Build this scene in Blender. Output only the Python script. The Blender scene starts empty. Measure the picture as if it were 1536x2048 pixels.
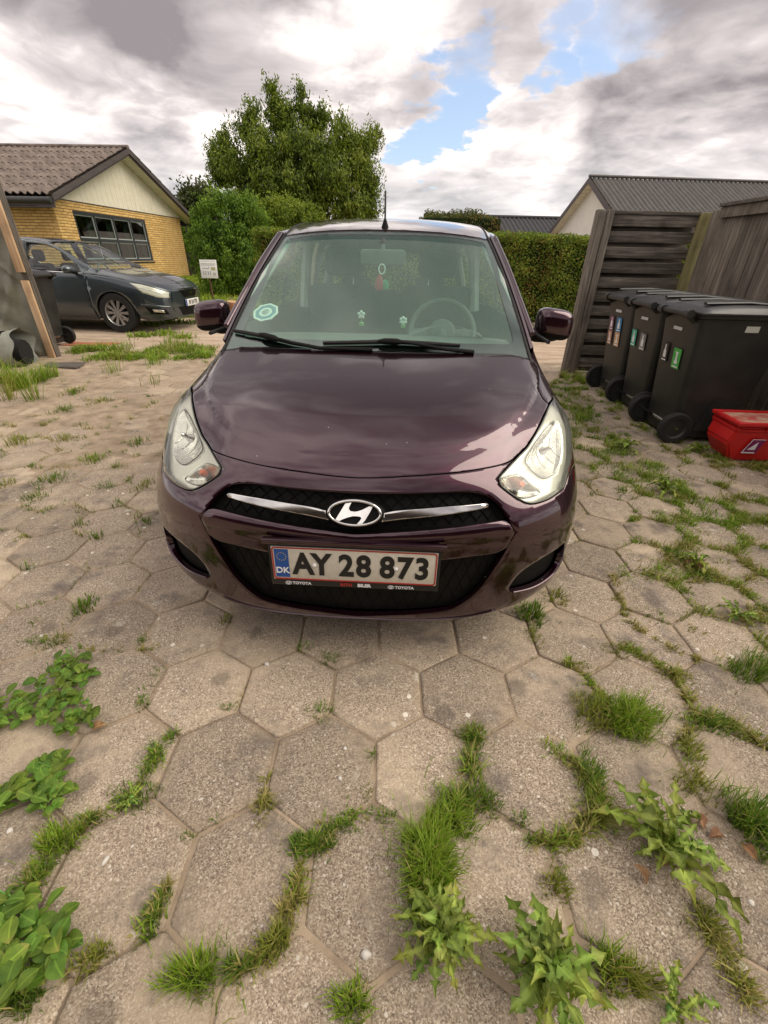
import bpy, bmesh, math, random
import numpy as np
from mathutils import Vector, Matrix
from mathutils.geometry import delaunay_2d_cdt
rad = math.radians
rng = random.Random(7)
nrng = np.random.default_rng(7)
scene = bpy.context.scene
COL = scene.collection

# ------------------------------------------------------------------ camera
F_PX, PITCH, ROLL, CAM_H = 862.5, rad(30.7), rad(-1.19), 1.2743      # focal length in photo pixels (1536 x 2048)
cam_d = bpy.data.cameras.new('camera')
cam_d.sensor_fit = 'VERTICAL'
cam_d.sensor_height = 36.0
cam_d.lens = 36.0 * F_PX / 2048.0
cam_d.clip_start = 0.05
cam_d.clip_end = 2000.0
cam = bpy.data.objects.new('camera', cam_d)
COL.objects.link(cam)
cam.matrix_world = Matrix.Translation((0, 0, CAM_H)) @ Matrix.Rotation(math.pi/2 - PITCH, 4, 'X') @ Matrix.Rotation(-ROLL, 4, 'Z')
scene.camera = cam
_MC = np.array(cam.matrix_world)[:3, :3]

def ray(u, v):
    """direction of a photo pixel, from the camera"""
    d = _MC @ np.array([(u - 768.0) / F_PX, -(v - 1024.0) / F_PX, -1.0])
    return d
CAMP = np.array([0, 0, CAM_H])
def gp(u, v, z=0.0):
    d = ray(u, v); k = (z - CAM_H) / d[2]
    return CAMP + d * k
def aty(u, v, Y):
    d = ray(u, v); return CAMP + d * (Y / d[1])
def atx(u, v, X):
    d = ray(u, v); return CAMP + d * (X / d[0])

# ------------------------------------------------------------------ render / exposure
scene.render.engine = 'CYCLES'
scene.cycles.use_denoising = True
scene.cycles.max_bounces = 8
scene.cycles.transparent_max_bounces = 16
scene.cycles.diffuse_bounces = 3
scene.cycles.glossy_bounces = 4
scene.cycles.transmission_bounces = 6
scene.cycles.caustics_reflective = False
scene.cycles.caustics_refractive = False
scene.render.film_transparent = False
vs = scene.view_settings
vs.view_transform = 'Standard'
vs.look = 'None'
vs.gamma = 1.0
vs.use_curve_mapping = False
vs.exposure = 1.0

# ------------------------------------------------------------------ world: sky with broken cloud
SUN_EL, SUN_AZ = rad(46), rad(98)       # azimuth from +Y (ahead of the camera), negative = to the left
world = bpy.data.worlds.new('World')
scene.world = world
world.use_nodes = True
class NT:
    """tiny node-tree helper"""
    def __init__(s, tree):
        s.t = tree; s.n = tree.nodes; s.l = tree.links
    def new(s, typ, ins=None, **props):
        nd = s.n.new(typ)
        for k, v in props.items(): setattr(nd, k, v)
        if ins:
            for k, v in ins.items(): s.put(nd.inputs[k], v)
        return nd
    def put(s, sock, v):
        if isinstance(v, bpy.types.NodeSocket): s.l.new(v, sock)
        elif isinstance(v, bpy.types.Node): s.l.new(v.outputs[0], sock)
        else:
            if sock.type == 'RGBA' and len(v) == 3: v = (*v, 1)
            sock.default_value = v
    def math(s, op, a, b=0.0, c=0.0, clamp=False):
        nd = s.n.new('ShaderNodeMath'); nd.operation = op; nd.use_clamp = clamp
        for i, v in enumerate((a, b, c)): s.put(nd.inputs[i], v)
        return nd.outputs[0]
    def vmath(s, op, a, b=(0, 0, 0), out=0):
        nd = s.n.new('ShaderNodeVectorMath'); nd.operation = op
        s.put(nd.inputs[0], a); s.put(nd.inputs[1], b)
        return nd.outputs[out]
    def mix(s, fac, a, b, blend='MIX'):
        nd = s.n.new('ShaderNodeMix'); nd.data_type = 'RGBA'; nd.blend_type = blend
        s.put(nd.inputs[0], fac); s.put(nd.inputs[6], a); s.put(nd.inputs[7], b)
        return nd.outputs[2]
    def noise(s, vec, scale, detail=4.0, rough=0.55, dist=0.0, out=0):
        nd = s.n.new('ShaderNodeTexNoise')
        if vec is not None: s.put(nd.inputs['Vector'], vec)
        s.put(nd.inputs['Scale'], scale); s.put(nd.inputs['Detail'], detail); s.put(nd.inputs['Roughness'], rough); s.put(nd.inputs['Distortion'], dist)
        return nd.outputs[out]
    def ramp(s, fac, stops, interp='LINEAR'):
        nd = s.n.new('ShaderNodeValToRGB'); nd.color_ramp.interpolation = interp
        els = nd.color_ramp.elements
        while len(els) < len(stops): els.new(0.5)
        for e, (p, c) in zip(els, stops):
            e.position = p; e.color = (*c, 1) if not isinstance(c, (int, float)) else (c, c, c, 1)
        s.put(nd.inputs[0], fac)
        return nd.outputs[0]
    def maprange(s, v, a, b, c=0.0, d=1.0, smooth=True):
        nd = s.n.new('ShaderNodeMapRange'); nd.interpolation_type = 'SMOOTHSTEP' if smooth else 'LINEAR'
        for i, x in enumerate((v, a, b, c, d)): s.put(nd.inputs[i], x)
        return nd.outputs[0]

w = NT(world.node_tree)
w.n.clear()
wout = w.new('ShaderNodeOutputWorld')
wbg = w.new('ShaderNodeBackground')
w.l.new(wbg.outputs[0], wout.inputs[0])
sky = w.new('ShaderNodeTexSky', sky_type='NISHITA')
sky.sun_disc = False
sky.sun_elevation = SUN_EL
sky.sun_rotation = SUN_AZ
sky.air_density = 1.0; sky.dust_density = 1.6; sky.ozone_density = 1.5
wdir = w.new('ShaderNodeTexCoord').outputs['Generated']
wsep = w.new('ShaderNodeSeparateXYZ', {0: wdir})
zz = w.math('ADD', w.math('MAXIMUM', wsep.outputs[2], 0.0), 0.20)
plane = w.new('ShaderNodeCombineXYZ', {0: w.math('DIVIDE', wsep.outputs[0], zz), 1: w.math('DIVIDE', wsep.outputs[1], zz), 2: 0.37})
# a gentle swirl so that the cloud edges billow
swirl = w.vmath('SUBTRACT', w.noise(plane, 1.3, 3, .5, out=1), (.5, .5, .5))
pl2 = w.vmath('ADD', plane, w.vmath('MULTIPLY', swirl, (.55, .55, 0)))
big = w.noise(pl2, 0.70, 5.0, .52)
fine = w.noise(pl2, 1.45, 6.0, .54)
# the gap of blue that runs up through the clouds, and the dark bank beside it
wob = w.vmath('ADD', w.vmath('MULTIPLY', w.vmath('SUBTRACT', w.noise(plane, 1.7, 4, .6, out=1), (.5, .5, .5)), (.24, .24, .24)), w.vmath('MULTIPLY', w.vmath('SUBTRACT', w.noise(plane, 5.5, 4, .6, out=1), (.5, .5, .5)), (.14, .14, .14)))
pdir = w.vmath('NORMALIZE', w.vmath('ADD', wdir, wob))
def blob(px, r0, r1):
    d = ray(*px); d = d / np.linalg.norm(d)
    dot = w.vmath('DOT_PRODUCT', pdir, tuple(d), out=1)
    return w.maprange(dot, math.cos(rad(r1)), math.cos(rad(r0)))
def blobs(lst):
    out = None
    for b in lst:
        k = blob(*b)
        out = k if out is None else w.math('MAXIMUM', out, k)
    return out
gap = blobs([((885, 210), 0, 4.5), ((940, 120), 0, 4.5), ((855, 275), 0, 4.5), ((1240, 50), 0, 5.5), ((1320, 5), 0, 6.5), ((1130, 75), 0, 4), ((1400, -90), 0, 9)])
bank = blobs([((150, 30), 8, 26), ((380, 80), 6, 22), ((600, 20), 6, 22), ((330, 330), 2, 12), ((1150, 290), 2, 14), ((1330, 320), 2, 12), ((930, 360), 2, 10), ((1500, 30), 1, 9), ((1000, 300), 2, 14), ((760, -250), 5, 30)])
lit = blobs([((130, 170), 1, 10), ((470, 175), 1, 9), ((620, 165), 1, 6), ((1080, 140), 1, 11), ((1380, 70), 1, 10), ((820, 90), 1, 9), ((1150, 20), 1, 8)])
dens = w.math('SUBTRACT', w.math('ADD', w.math('MULTIPLY', big, 0.9), w.math('MULTIPLY', fine, 0.22)), w.math('MULTIPLY', gap, 0.42))
cover = w.maprange(dens, 0.16, 0.36)
puff = w.noise(w.vmath('ADD', pl2, (0.0, -.10, .0)), 1.45, 6.0, .54)
thick = w.maprange(w.math('ADD', w.math('ADD', w.math('MULTIPLY', fine, .95), w.math('MULTIPLY', puff, -.35)), w.math('MULTIPLY', big, .55)), 0.38, 0.80)
thick = w.math('ADD', thick, w.math('SUBTRACT', w.math('MULTIPLY', bank, .34), w.math('MULTIPLY', lit, .38)), clamp=True)
ccol = w.ramp(thick, [(0.0, (6.2, 5.65, 5.2)), (.25, (4.6, 4.15, 3.95)), (.52, (3.0, 2.72, 2.68)), (1.0, (1.28, 1.15, 1.19))])
hor = w.maprange(wsep.outputs[2], 0.0, 0.22)
ccol = w.mix(hor, w.mix(thick, (4.9, 4.65, 4.45), (2.9, 2.85, 2.9)), ccol)
blue = w.mix(1.0, sky.outputs[0], (.72, .72, .74), 'MULTIPLY')
blue = w.mix(.12, blue, (4.2, 4.3, 4.5))
wcol = w.mix(cover, blue, ccol)
w.put(wbg.inputs['Color'], wcol)
wbg.inputs['Strength'].default_value = 0.14

# ------------------------------------------------------------------ sun, soft through the cloud
sun_d = bpy.data.lights.new('sun', 'SUN')
sun_d.energy = 1.5
sun_d.angle = rad(50)
sun_d.color = (1.0, 0.91, 0.76)
sun = bpy.data.objects.new('sun', sun_d)
COL.objects.link(sun)
_sd = Vector((math.cos(SUN_EL)*math.sin(SUN_AZ), math.cos(SUN_EL)*math.cos(SUN_AZ), math.sin(SUN_EL)))
sun.rotation_euler = _sd.to_track_quat('Z', 'Y').to_euler()
sun.location = (0, 0, 30)

# ------------------------------------------------------------------ object helpers
def thing(name, label, cat, loc=(0, 0, 0), rot=(0, 0, 0), group=None):
    o = bpy.data.objects.new(name, None)
    o.empty_display_size = 0.1
    COL.objects.link(o)
    o.location = tuple(float(c) for c in loc); o.rotation_euler = rot
    o['label'] = label; o['category'] = cat
    if group: o['group'] = group
    return o
def tag(o, label, cat, group=None):
    o['label'] = label; o['category'] = cat
    if group: o['group'] = group
    return o
def kind(o, k): o['kind'] = k; return o
def link(name, me, mat=None, parent=None):
    o = bpy.data.objects.new(name, me)
    COL.objects.link(o)
    if mat is not None and len(me.materials) == 0: me.materials.append(mat)
    if parent is not None: o.parent = parent
    return o
def npmesh(name, V, Fc, mat=None, smooth=True, angle=40, normals=None):
    me = bpy.data.meshes.new(name)
    V = np.asarray(V, dtype=np.float32)
    if isinstance(Fc, np.ndarray):
        k = Fc.shape[1]; nf = len(Fc)
        me.vertices.add(len(V)); me.vertices.foreach_set('co', V.ravel())
        me.loops.add(nf*k); me.loops.foreach_set('vertex_index', Fc.astype(np.int32).ravel())
        me.polygons.add(nf); me.polygons.foreach_set('loop_start', np.arange(0, nf*k, k, dtype=np.int32))
        me.update(calc_edges=True); me.validate()
    else:
        me.from_pydata([tuple(v) for v in V.tolist()], [], Fc); me.update()
    if mat is not None: me.materials.append(mat)
    if smooth:
        me.shade_smooth()
        if normals is not None: me.normals_split_custom_set_from_vertices([tuple(n) for n in np.asarray(normals, float).tolist()])
        elif angle is not None: me.set_sharp_from_angle(angle=rad(angle))
    return me
def copy_tree(o, parent=None):
    c = o.copy(); COL.objects.link(c); c.parent = parent
    for ch in list(o.children): copy_tree(ch, c)
    return c

class MB:
    """collects shapes into one mesh"""
    def __init__(s): s.v = []; s.f = []; s.m = Matrix.Identity(4)
    def at(s, m): s.m = m; return s
    def add(s, vs, fs):
        b = len(s.v)
        for p in vs: s.v.append(tuple(s.m @ Vector(p)))
        for f in fs: s.f.append([i + b for i in f])
        return s
    def box(s, x0, x1, y0, y1, z0, z1, b=0.0):
        if x0 > x1: x0, x1 = x1, x0
        if y0 > y1: y0, y1 = y1, y0
        if z0 > z1: z0, z1 = z1, z0
        if b <= 0:
            vs = [(x, y, z) for z in (z0, z1) for y in (y0, y1) for x in (x0, x1)]
            return s.add(vs, [(0, 2, 3, 1), (4, 5, 7, 6), (0, 1, 5, 4), (2, 6, 7, 3), (0, 4, 6, 2), (1, 3, 7, 5)])
        b = min(b, (x1-x0)/2.01, (y1-y0)/2.01, (z1-z0)/2.01)
        bm = bmesh.new(); bmesh.ops.create_cube(bm, size=1)
        for v in bm.verts: v.co = Vector(((x0+x1)/2+v.co.x*(x1-x0), (y0+y1)/2+v.co.y*(y1-y0), (z0+z1)/2+v.co.z*(z1-z0)))
        bmesh.ops.bevel(bm, geom=bm.edges[:], offset=b, segments=2, profile=.5, affect='EDGES')
        bm.verts.index_update()
        s.add([v.co[:] for v in bm.verts], [[v.index for v in f.verts] for f in bm.faces]); bm.free(); return s
    def tube(s, path, r, n=10, caps=True, flat=None):
        P = [Vector(p) for p in path]; k = len(P)
        rs = r if isinstance(r, (list, tuple)) else [r]*k
        vs, fs = [], []; up0 = None
        for i, p in enumerate(P):
            t = (P[min(i+1, k-1)] - P[max(i-1, 0)]).normalized()
            if up0 is None:
                up0 = Vector((0, 0, 1)) if abs(t.z) < .9 else Vector((1, 0, 0))
            a = t.cross(up0)
            if a.length < 1e-6: a = t.orthogonal()
            a.normalize(); bb = a.cross(t).normalized(); up0 = bb
            for j in range(n):
                an = 2*math.pi*j/n
                vs.append(p + (a*math.cos(an) + bb*math.sin(an)*(flat or 1))*rs[i])
        for i in range(k-1):
            for j in range(n):
                j2 = (j+1) % n
                fs.append((i*n+j, i*n+j2, (i+1)*n+j2, (i+1)*n+j))
        if caps: fs.append(list(range(n))[::-1]); fs.append([(k-1)*n+j for j in range(n)])
        return s.add(vs, [f[::-1] for f in fs])
    def lathe(s, prof, n=24, axis='Z', caps=True):
        """prof: (radius, height)"""
        vs, fs = [], []
        for r, h in prof:
            for j in range(n):
                a = 2*math.pi*j/n
                c, d = r*math.cos(a), r*math.sin(a)
                vs.append({'Z': (c, d, h), 'Y': (d, h, c), 'X': (h, c, d)}[axis])
        for i in range(len(prof)-1):
            for j in range(n):
                j2 = (j+1) % n
                fs.append((i*n+j, i*n+j2, (i+1)*n+j2, (i+1)*n+j))
        if caps and prof[0][0] > 1e-5: fs.append(list(range(n))[::-1])
        if caps and prof[-1][0] > 1e-5: fs.append([(len(prof)-1)*n+j for j in range(n)])
        return s.add(vs, fs)
    def prism(s, poly, h0, h1, axis='Z'):
        """poly in the two other axes, extruded h0..h1"""
        n = len(poly); vs = []
        for h in (h0, h1):
            for a, b in poly:
                vs.append({'Z': (a, b, h), 'Y': (a, h, b), 'X': (h, a, b)}[axis])
        fs = [(i, (i+1) % n, n+(i+1) % n, n+i) for i in range(n)]
        return s.add(vs, fs + [list(range(n))[::-1], list(range(n, 2*n))])
    def grid(s, fn, nu, nv):
        vs = [fn(i/nu, j/nv) for i in range(nu+1) for j in range(nv+1)]
        w_ = nv+1
        return s.add(vs, [(i*w_+j, (i+1)*w_+j, (i+1)*w_+j+1, i*w_+j+1) for i in range(nu) for j in range(nv)])
    def mesh(s, name, mat=None, angle=35, fix=True):
        me = bpy.data.meshes.new(name)
        me.from_pydata(s.v, [], s.f)
        if fix:
            bm = bmesh.new(); bm.from_mesh(me)
            bmesh.ops.recalc_face_normals(bm, faces=bm.faces); bm.to_mesh(me); bm.free()
        if mat is not None: me.materials.append(mat)
        me.update()
        me.shade_smooth()
        me.set_sharp_from_angle(angle=rad(angle))
        return me
    def build(s, name, mat=None, parent=None, angle=35, fix=True):
        return link(name, s.mesh(name, mat, angle, fix), None, parent)

# ------------------------------------------------------------------ materials
def bsdf_mat(name, col=(.5, .5, .5), rough=.5, metal=0.0, coat=0.0, spec=.5, coat_rough=.03, trans=0.0):
    m = bpy.data.materials.new(name); m.use_nodes = True
    t = NT(m.node_tree); b = t.n['Principled BSDF']
    t.put(b.inputs['Base Color'], col)
    b.inputs['Roughness'].default_value = rough; b.inputs['Metallic'].default_value = metal
    b.inputs['Coat Weight'].default_value = coat; b.inputs['Coat Roughness'].default_value = coat_rough
    b.inputs['Specular IOR Level'].default_value = spec
    if trans: b.inputs['Transmission Weight'].default_value = trans
    m.diffuse_color = (*col[:3], 1)
    return m, t, b
def obco(t): return t.new('ShaderNodeTexCoord').outputs['Object']
def worldco(t): return t.new('ShaderNodeNewGeometry').outputs['Position']
def vary(name, c1, c2, scale=8.0, rough=.7, bump=0.0, bscale=None, detail=5, metal=0.0, coat=0.0, spec=.4, stretch=None, world_space=False, rnd=0.0, contrast=(.3, .7)):
    """a material mottled between two colours, with fine relief; rnd = per-object brightness scatter"""
    m, t, b = bsdf_mat(name, c1, rough, metal, coat, spec)
    co = worldco(t) if world_space else obco(t)
    if stretch: co = t.vmath('MULTIPLY', co, stretch)
    if rnd:
        oi = t.new('ShaderNodeObjectInfo')
        co = t.vmath('ADD', co, t.new('ShaderNodeCombineXYZ', {0: t.math('MULTIPLY', oi.outputs['Random'], 37.0), 1: t.math('MULTIPLY', oi.outputs['Random'], 91.0), 2: 0.0}))
    n = t.noise(co, scale, detail, .6)
    c = t.ramp(n, [(contrast[0], c1), (contrast[1], c2)])
    if rnd:
        hsv = t.new('ShaderNodeHueSaturation', {'Color': c, 'Value': t.maprange(oi.outputs['Random'], 0, 1, 1-rnd, 1+rnd, False)})
        c = hsv.outputs[0]
    t.put(b.inputs['Base Color'], c)
    if bump:
        bn = t.new('ShaderNodeBump', {'Height': t.noise(co, bscale or scale*4, 6, .65), 'Strength': bump, 'Distance': .01})
        t.put(b.inputs['Normal'], bn.outputs[0])
    return m
# ================================================================== the purple car: body surface
CAR_X, CAR_Y, CAR_YAW = -0.0875, 1.048, rad(2.265)
_cc, _cs = math.cos(CAR_YAW), math.sin(CAR_YAW)
_RC = np.array([[_cc, _cs, 0], [-_cs, _cc, 0], [0, 0, 1.0]])          # car local -> world
def cray(u, v):
    """camera ray in car coordinates (x to the right, y towards the tail, z up, nose at y = 0)"""
    return _RC.T @ (CAMP - np.array([CAR_X, CAR_Y, 0])), _RC.T @ ray(u, v)
def c_aty(u, v, y):
    o, d = cray(u, v); return o + d * ((y - o[1]) / d[1])
def c_atx(u, v, x):
    o, d = cray(u, v); return o + d * ((x - o[0]) / d[0])

def _bs_coefs(Y):
    n = len(Y)
    A = np.zeros((n+2, n+2)); B = np.zeros((n+2,) + Y.shape[1:])
    for i in range(n): A[i+1, i:i+3] = (1/6, 4/6, 1/6); B[i+1] = Y[i]
    A[0, :3] = (1, -2, 1); A[-1, -3:] = (1, -2, 1)
    return np.linalg.solve(A, B.reshape(n+2, -1)).reshape(B.shape)
def _basis(f):
    b = np.stack([(1-f)**3, 3*f**3-6*f**2+4, -3*f**3+3*f**2+3*f+1, f**3], -1)/6
    d = np.stack([-(1-f)**2, 3*f**2-4*f, -3*f**2+2*f+1, f**2], -1)/2
    return b, d
class Surf:
    """smooth body skin through rows (t, bumper to cowl) and columns (s, centre line to door), mirrored left to right"""
    def __init__(q, P, mirror=True):
        P = np.asarray(P, float)
        full = np.concatenate([P[:, :0:-1] * np.array([-1, 1, 1]), P], 1) if mirror else P
        q.ns = P.shape[1]-1; q.nt = P.shape[0]-1; q.o = q.ns if mirror else 0
        q.C = _bs_coefs(np.swapaxes(_bs_coefs(np.swapaxes(full, 0, 1)), 0, 1))
        q.extra = None
    def ev(q, s, t):
        s = np.asarray(s, float); t = np.asarray(t, float)
        a = np.clip(s + q.o, 0, q.ns+q.o-1e-6); i = np.floor(a).astype(int); bs, ds = _basis(a-i)
        c = np.clip(t, 0, q.nt-1e-6); j = np.floor(c).astype(int); bt, dt = _basis(c-j)
        K = q.C[j[..., None, None]+np.arange(4)[:, None], i[..., None, None]+np.arange(4)[None, :]]
        f = lambda x, y: np.einsum('...a,...b,...abk->...k', x, y, K)
        return f(bt, bs), f(bt, ds), f(dt, bs)
    def pos(q, s, t): return q.ev(s, t)[0]
    def nrm(q, s, t):
        _, a, b = q.ev(s, t); n = np.cross(a, b)
        return n/np.linalg.norm(n, axis=-1, keepdims=True)
    def st(q, u, v):
        """where the ray of photo pixel (u, v) meets the skin"""
        o, d = cray(u, v)
        if not hasattr(q, 'tab'):
            S, T = np.meshgrid(np.linspace(-q.ns, q.ns, 241), np.linspace(0, q.nt, 181))
            q.tab = (S, T, q.pos(S, T), q.nrm(S, T))
        S, T, P, N = q.tab
        w_ = P - o; lam = w_ @ d / (d @ d)
        dist = np.linalg.norm(w_ - lam[..., None]*d, axis=-1) + np.where((N @ d) < 0, 0, 1.0)
        k = np.unravel_index(np.argmin(dist), dist.shape)
        x = np.array([S[k], T[k], lam[k]])
        for _ in range(14):
            p, a, b = q.ev(x[0], x[1])
            r = p - o - x[2]*d
            J = np.stack([a, b, -d], 1)
            dx = np.linalg.lstsq(J, -r, rcond=1e-4)[0]
            m = np.abs(dx[:2]).max()
            if m > .5: dx *= .5/m
            x = x + dx; x[0] = np.clip(x[0], -q.ns, q.ns); x[1] = np.clip(x[1], 0, q.nt)
        return x[0], x[1]
# rows from under the bumper up to the cowl: (x.., y.., z..), columns from the centre line out to the door
_X = [0, .22, .42, .56, .67, .745, .785, .80, .795]
ROWS = [
 ([0, .22, .42, .55, .65, .715, .75, .765, .77],   [.17, .175, .20, .25, .32, .43, .62, .95, 1.35], [.165, .165, .17, .178, .186, .19, .19, .19, .19]),
 ([0, .22, .42, .56, .665, .735, .77, .785, .785], [.05, .056, .083, .138, .215, .33, .55, .92, 1.35], [.197, .197, .203, .215, .228, .235, .235, .235, .235]),
 ([0, .22, .42, .56, .68, .75, .785, .795, .792],  [.024, .030, .058, .113, .190, .305, .53, .92, 1.35], [.265, .265, .27, .28, .292, .30, .30, .30, .30]),
 ([0, .22, .42, .56, .69, .76, .792, .80, .797],   [.014, .021, .050, .104, .192, .318, .53, .91, 1.35], [.385, .385, .39, .395, .40, .40, .40, .40, .40]),
 ([0, .22, .42, .56, .69, .765, .794, .80, .797],  [.016, .023, .050, .104, .198, .33, .54, .92, 1.35], [.495, .495, .50, .505, .505, .50, .50, .50, .50]),
 ([0, .22, .42, .555, .685, .762, .793, .80, .797], [.024, .032, .065, .123, .227, .368, .57, .93, 1.35], [.572, .573, .58, .59, .59, .585, .58, .58, .58]),
 ([0, .22, .42, .54, .67, .752, .785, .796, .794], [.058, .068, .115, .185, .290, .415, .61, .95, 1.35], [.655, .656, .66, .667, .665, .652, .64, .635, .635]),
 ([0, .22, .42, .52, .65, .738, .776, .790, .790], [.10, .112, .17, .255, .345, .45, .63, .97, 1.35], [.714, .715, .718, .724, .728, .714, .70, .692, .69]),
 ([0, .22, .42, .525, .645, .73, .767, .782, .785], [.19, .203, .255, .325, .405, .51, .69, 1.0, 1.35], [.770, .770, .772, .776, .785, .770, .755, .746, .745]),
 ([0, .22, .42, .53, .638, .709, .746, .768, .776], [.36, .37, .41, .46, .525, .625, .79, 1.05, 1.35], [.830, .830, .830, .830, .832, .819, .806, .80, .80]),
 ([0, .22, .42, .54, .635, .694, .727, .750, .764], [.60, .605, .63, .665, .72, .80, .92, 1.11, 1.35], [.884, .883, .881, .876, .872, .863, .857, .855, .855]),
 ([0, .22, .42, .54, .625, .676, .708, .736, .755], [.85, .855, .87, .895, .93, .975, 1.04, 1.17, 1.35], [.922, .922, .921, .918, .915, .914, .913, .912, .912]),
 ([0, .22, .42, .54, .61, .655, .688, .718, .745],  [.99, .995, 1.005, 1.02, 1.045, 1.075, 1.12, 1.21, 1.35], [.938, .938, .938, .938, .944, .954, .960, .962, .962]),
]
BODY = Surf([np.stack([np.array(a, float) for a in r], 1) for r in ROWS])
# ------------------------------------------------------------------ panels cut from a smooth skin
def crom(P, n=14):
    """centripetal-ish Catmull-Rom through P (k,2)"""
    P = np.asarray(P, float)
    if len(P) < 3: return np.stack([P[0] + (P[-1]-P[0])*f for f in np.linspace(0, 1, n)])
    E = np.concatenate([[2*P[0]-P[1]], P, [2*P[-1]-P[-2]]])
    out = []
    f = np.linspace(0, 1, n, endpoint=False)[:, None]
    for i in range(1, len(E)-2):
        a, b, c, d = E[i-1:i+3]
        m1, m2 = (c-a)*.5, (d-b)*.5
        out.append((2*f**3-3*f**2+1)*b + (f**3-2*f**2+f)*m1 + (-2*f**3+3*f**2)*c + (f**3-f**2)*m2)
    out.append(P[-1:])
    return np.concatenate(out)
def resample(S, c, step):
    c = np.asarray(c, float)
    p = S.pos(c[:, 0], c[:, 1])
    L = np.concatenate([[0], np.cumsum(np.linalg.norm(np.diff(p, axis=0), axis=1))])
    n = max(2, int(round(L[-1]/step))+1)
    x = np.linspace(0, L[-1], n)
    return np.stack([np.interp(x, L, c[:, 0]), np.interp(x, L, c[:, 1])], 1)
def seg(S, pts, step=.008, px=True):
    q = [S.st(*p) for p in pts] if px else pts
    return resample(S, crom(q), step)
def loop(*segs):
    out = []
    for s_ in segs:
        for p in s_:
            if not out or np.hypot(*(np.asarray(p)-out[-1])) > 1e-4: out.append(np.asarray(p, float))
    if np.hypot(*(out[0]-out[-1])) < 1e-4: out.pop()
    return np.array(out)
def flip(l):
    l = np.array(l)[::-1].copy(); l[:, 0] *= -1; return l
def sym(half):
    """half outline from the centre line round to the centre line -> the whole outline"""
    half = np.array(half); half[0, 0] = 0; half[-1, 0] = 0
    return loop(half, flip(half))
def area2(l): return .5*np.sum(l[:, 0]*np.roll(l[:, 1], -1) - np.roll(l[:, 0], -1)*l[:, 1])
def inset(S, l, g):
    """move a closed outline inwards by g metres along the skin"""
    if abs(g) < 1e-9: return np.array(l)
    l = np.array(l); s, t = l[:, 0], l[:, 1]
    p, a, b = S.ev(s, t)
    n = np.cross(a, b); n /= np.linalg.norm(n, axis=1, keepdims=True)
    tg = np.roll(p, -1, 0) - np.roll(p, 1, 0)
    tg /= np.linalg.norm(tg, axis=1, keepdims=True)+1e-12
    inn = np.cross(n, tg) * (1 if area2(l) > 0 else -1)
    aa, bb, ab = (a*a).sum(1), (b*b).sum(1), (a*b).sum(1)
    ra, rb = (a*inn).sum(1)*g, (b*inn).sum(1)*g
    det = aa*bb-ab*ab
    out = l + np.stack([(ra*bb-rb*ab)/det, (rb*aa-ra*ab)/det], 1)
    return out
def inside(poly, pts):
    x, y = pts[:, 0][:, None], pts[:, 1][:, None]
    x1, y1 = poly[:, 0][None], poly[:, 1][None]
    x2, y2 = np.roll(poly[:, 0], -1)[None], np.roll(poly[:, 1], -1)[None]
    c = ((y1 > y) != (y2 > y)) & (x < (x2-x1)*(y-y1)/(y2-y1+1e-15)+x1)
    return c.sum(1) % 2 == 1
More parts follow.
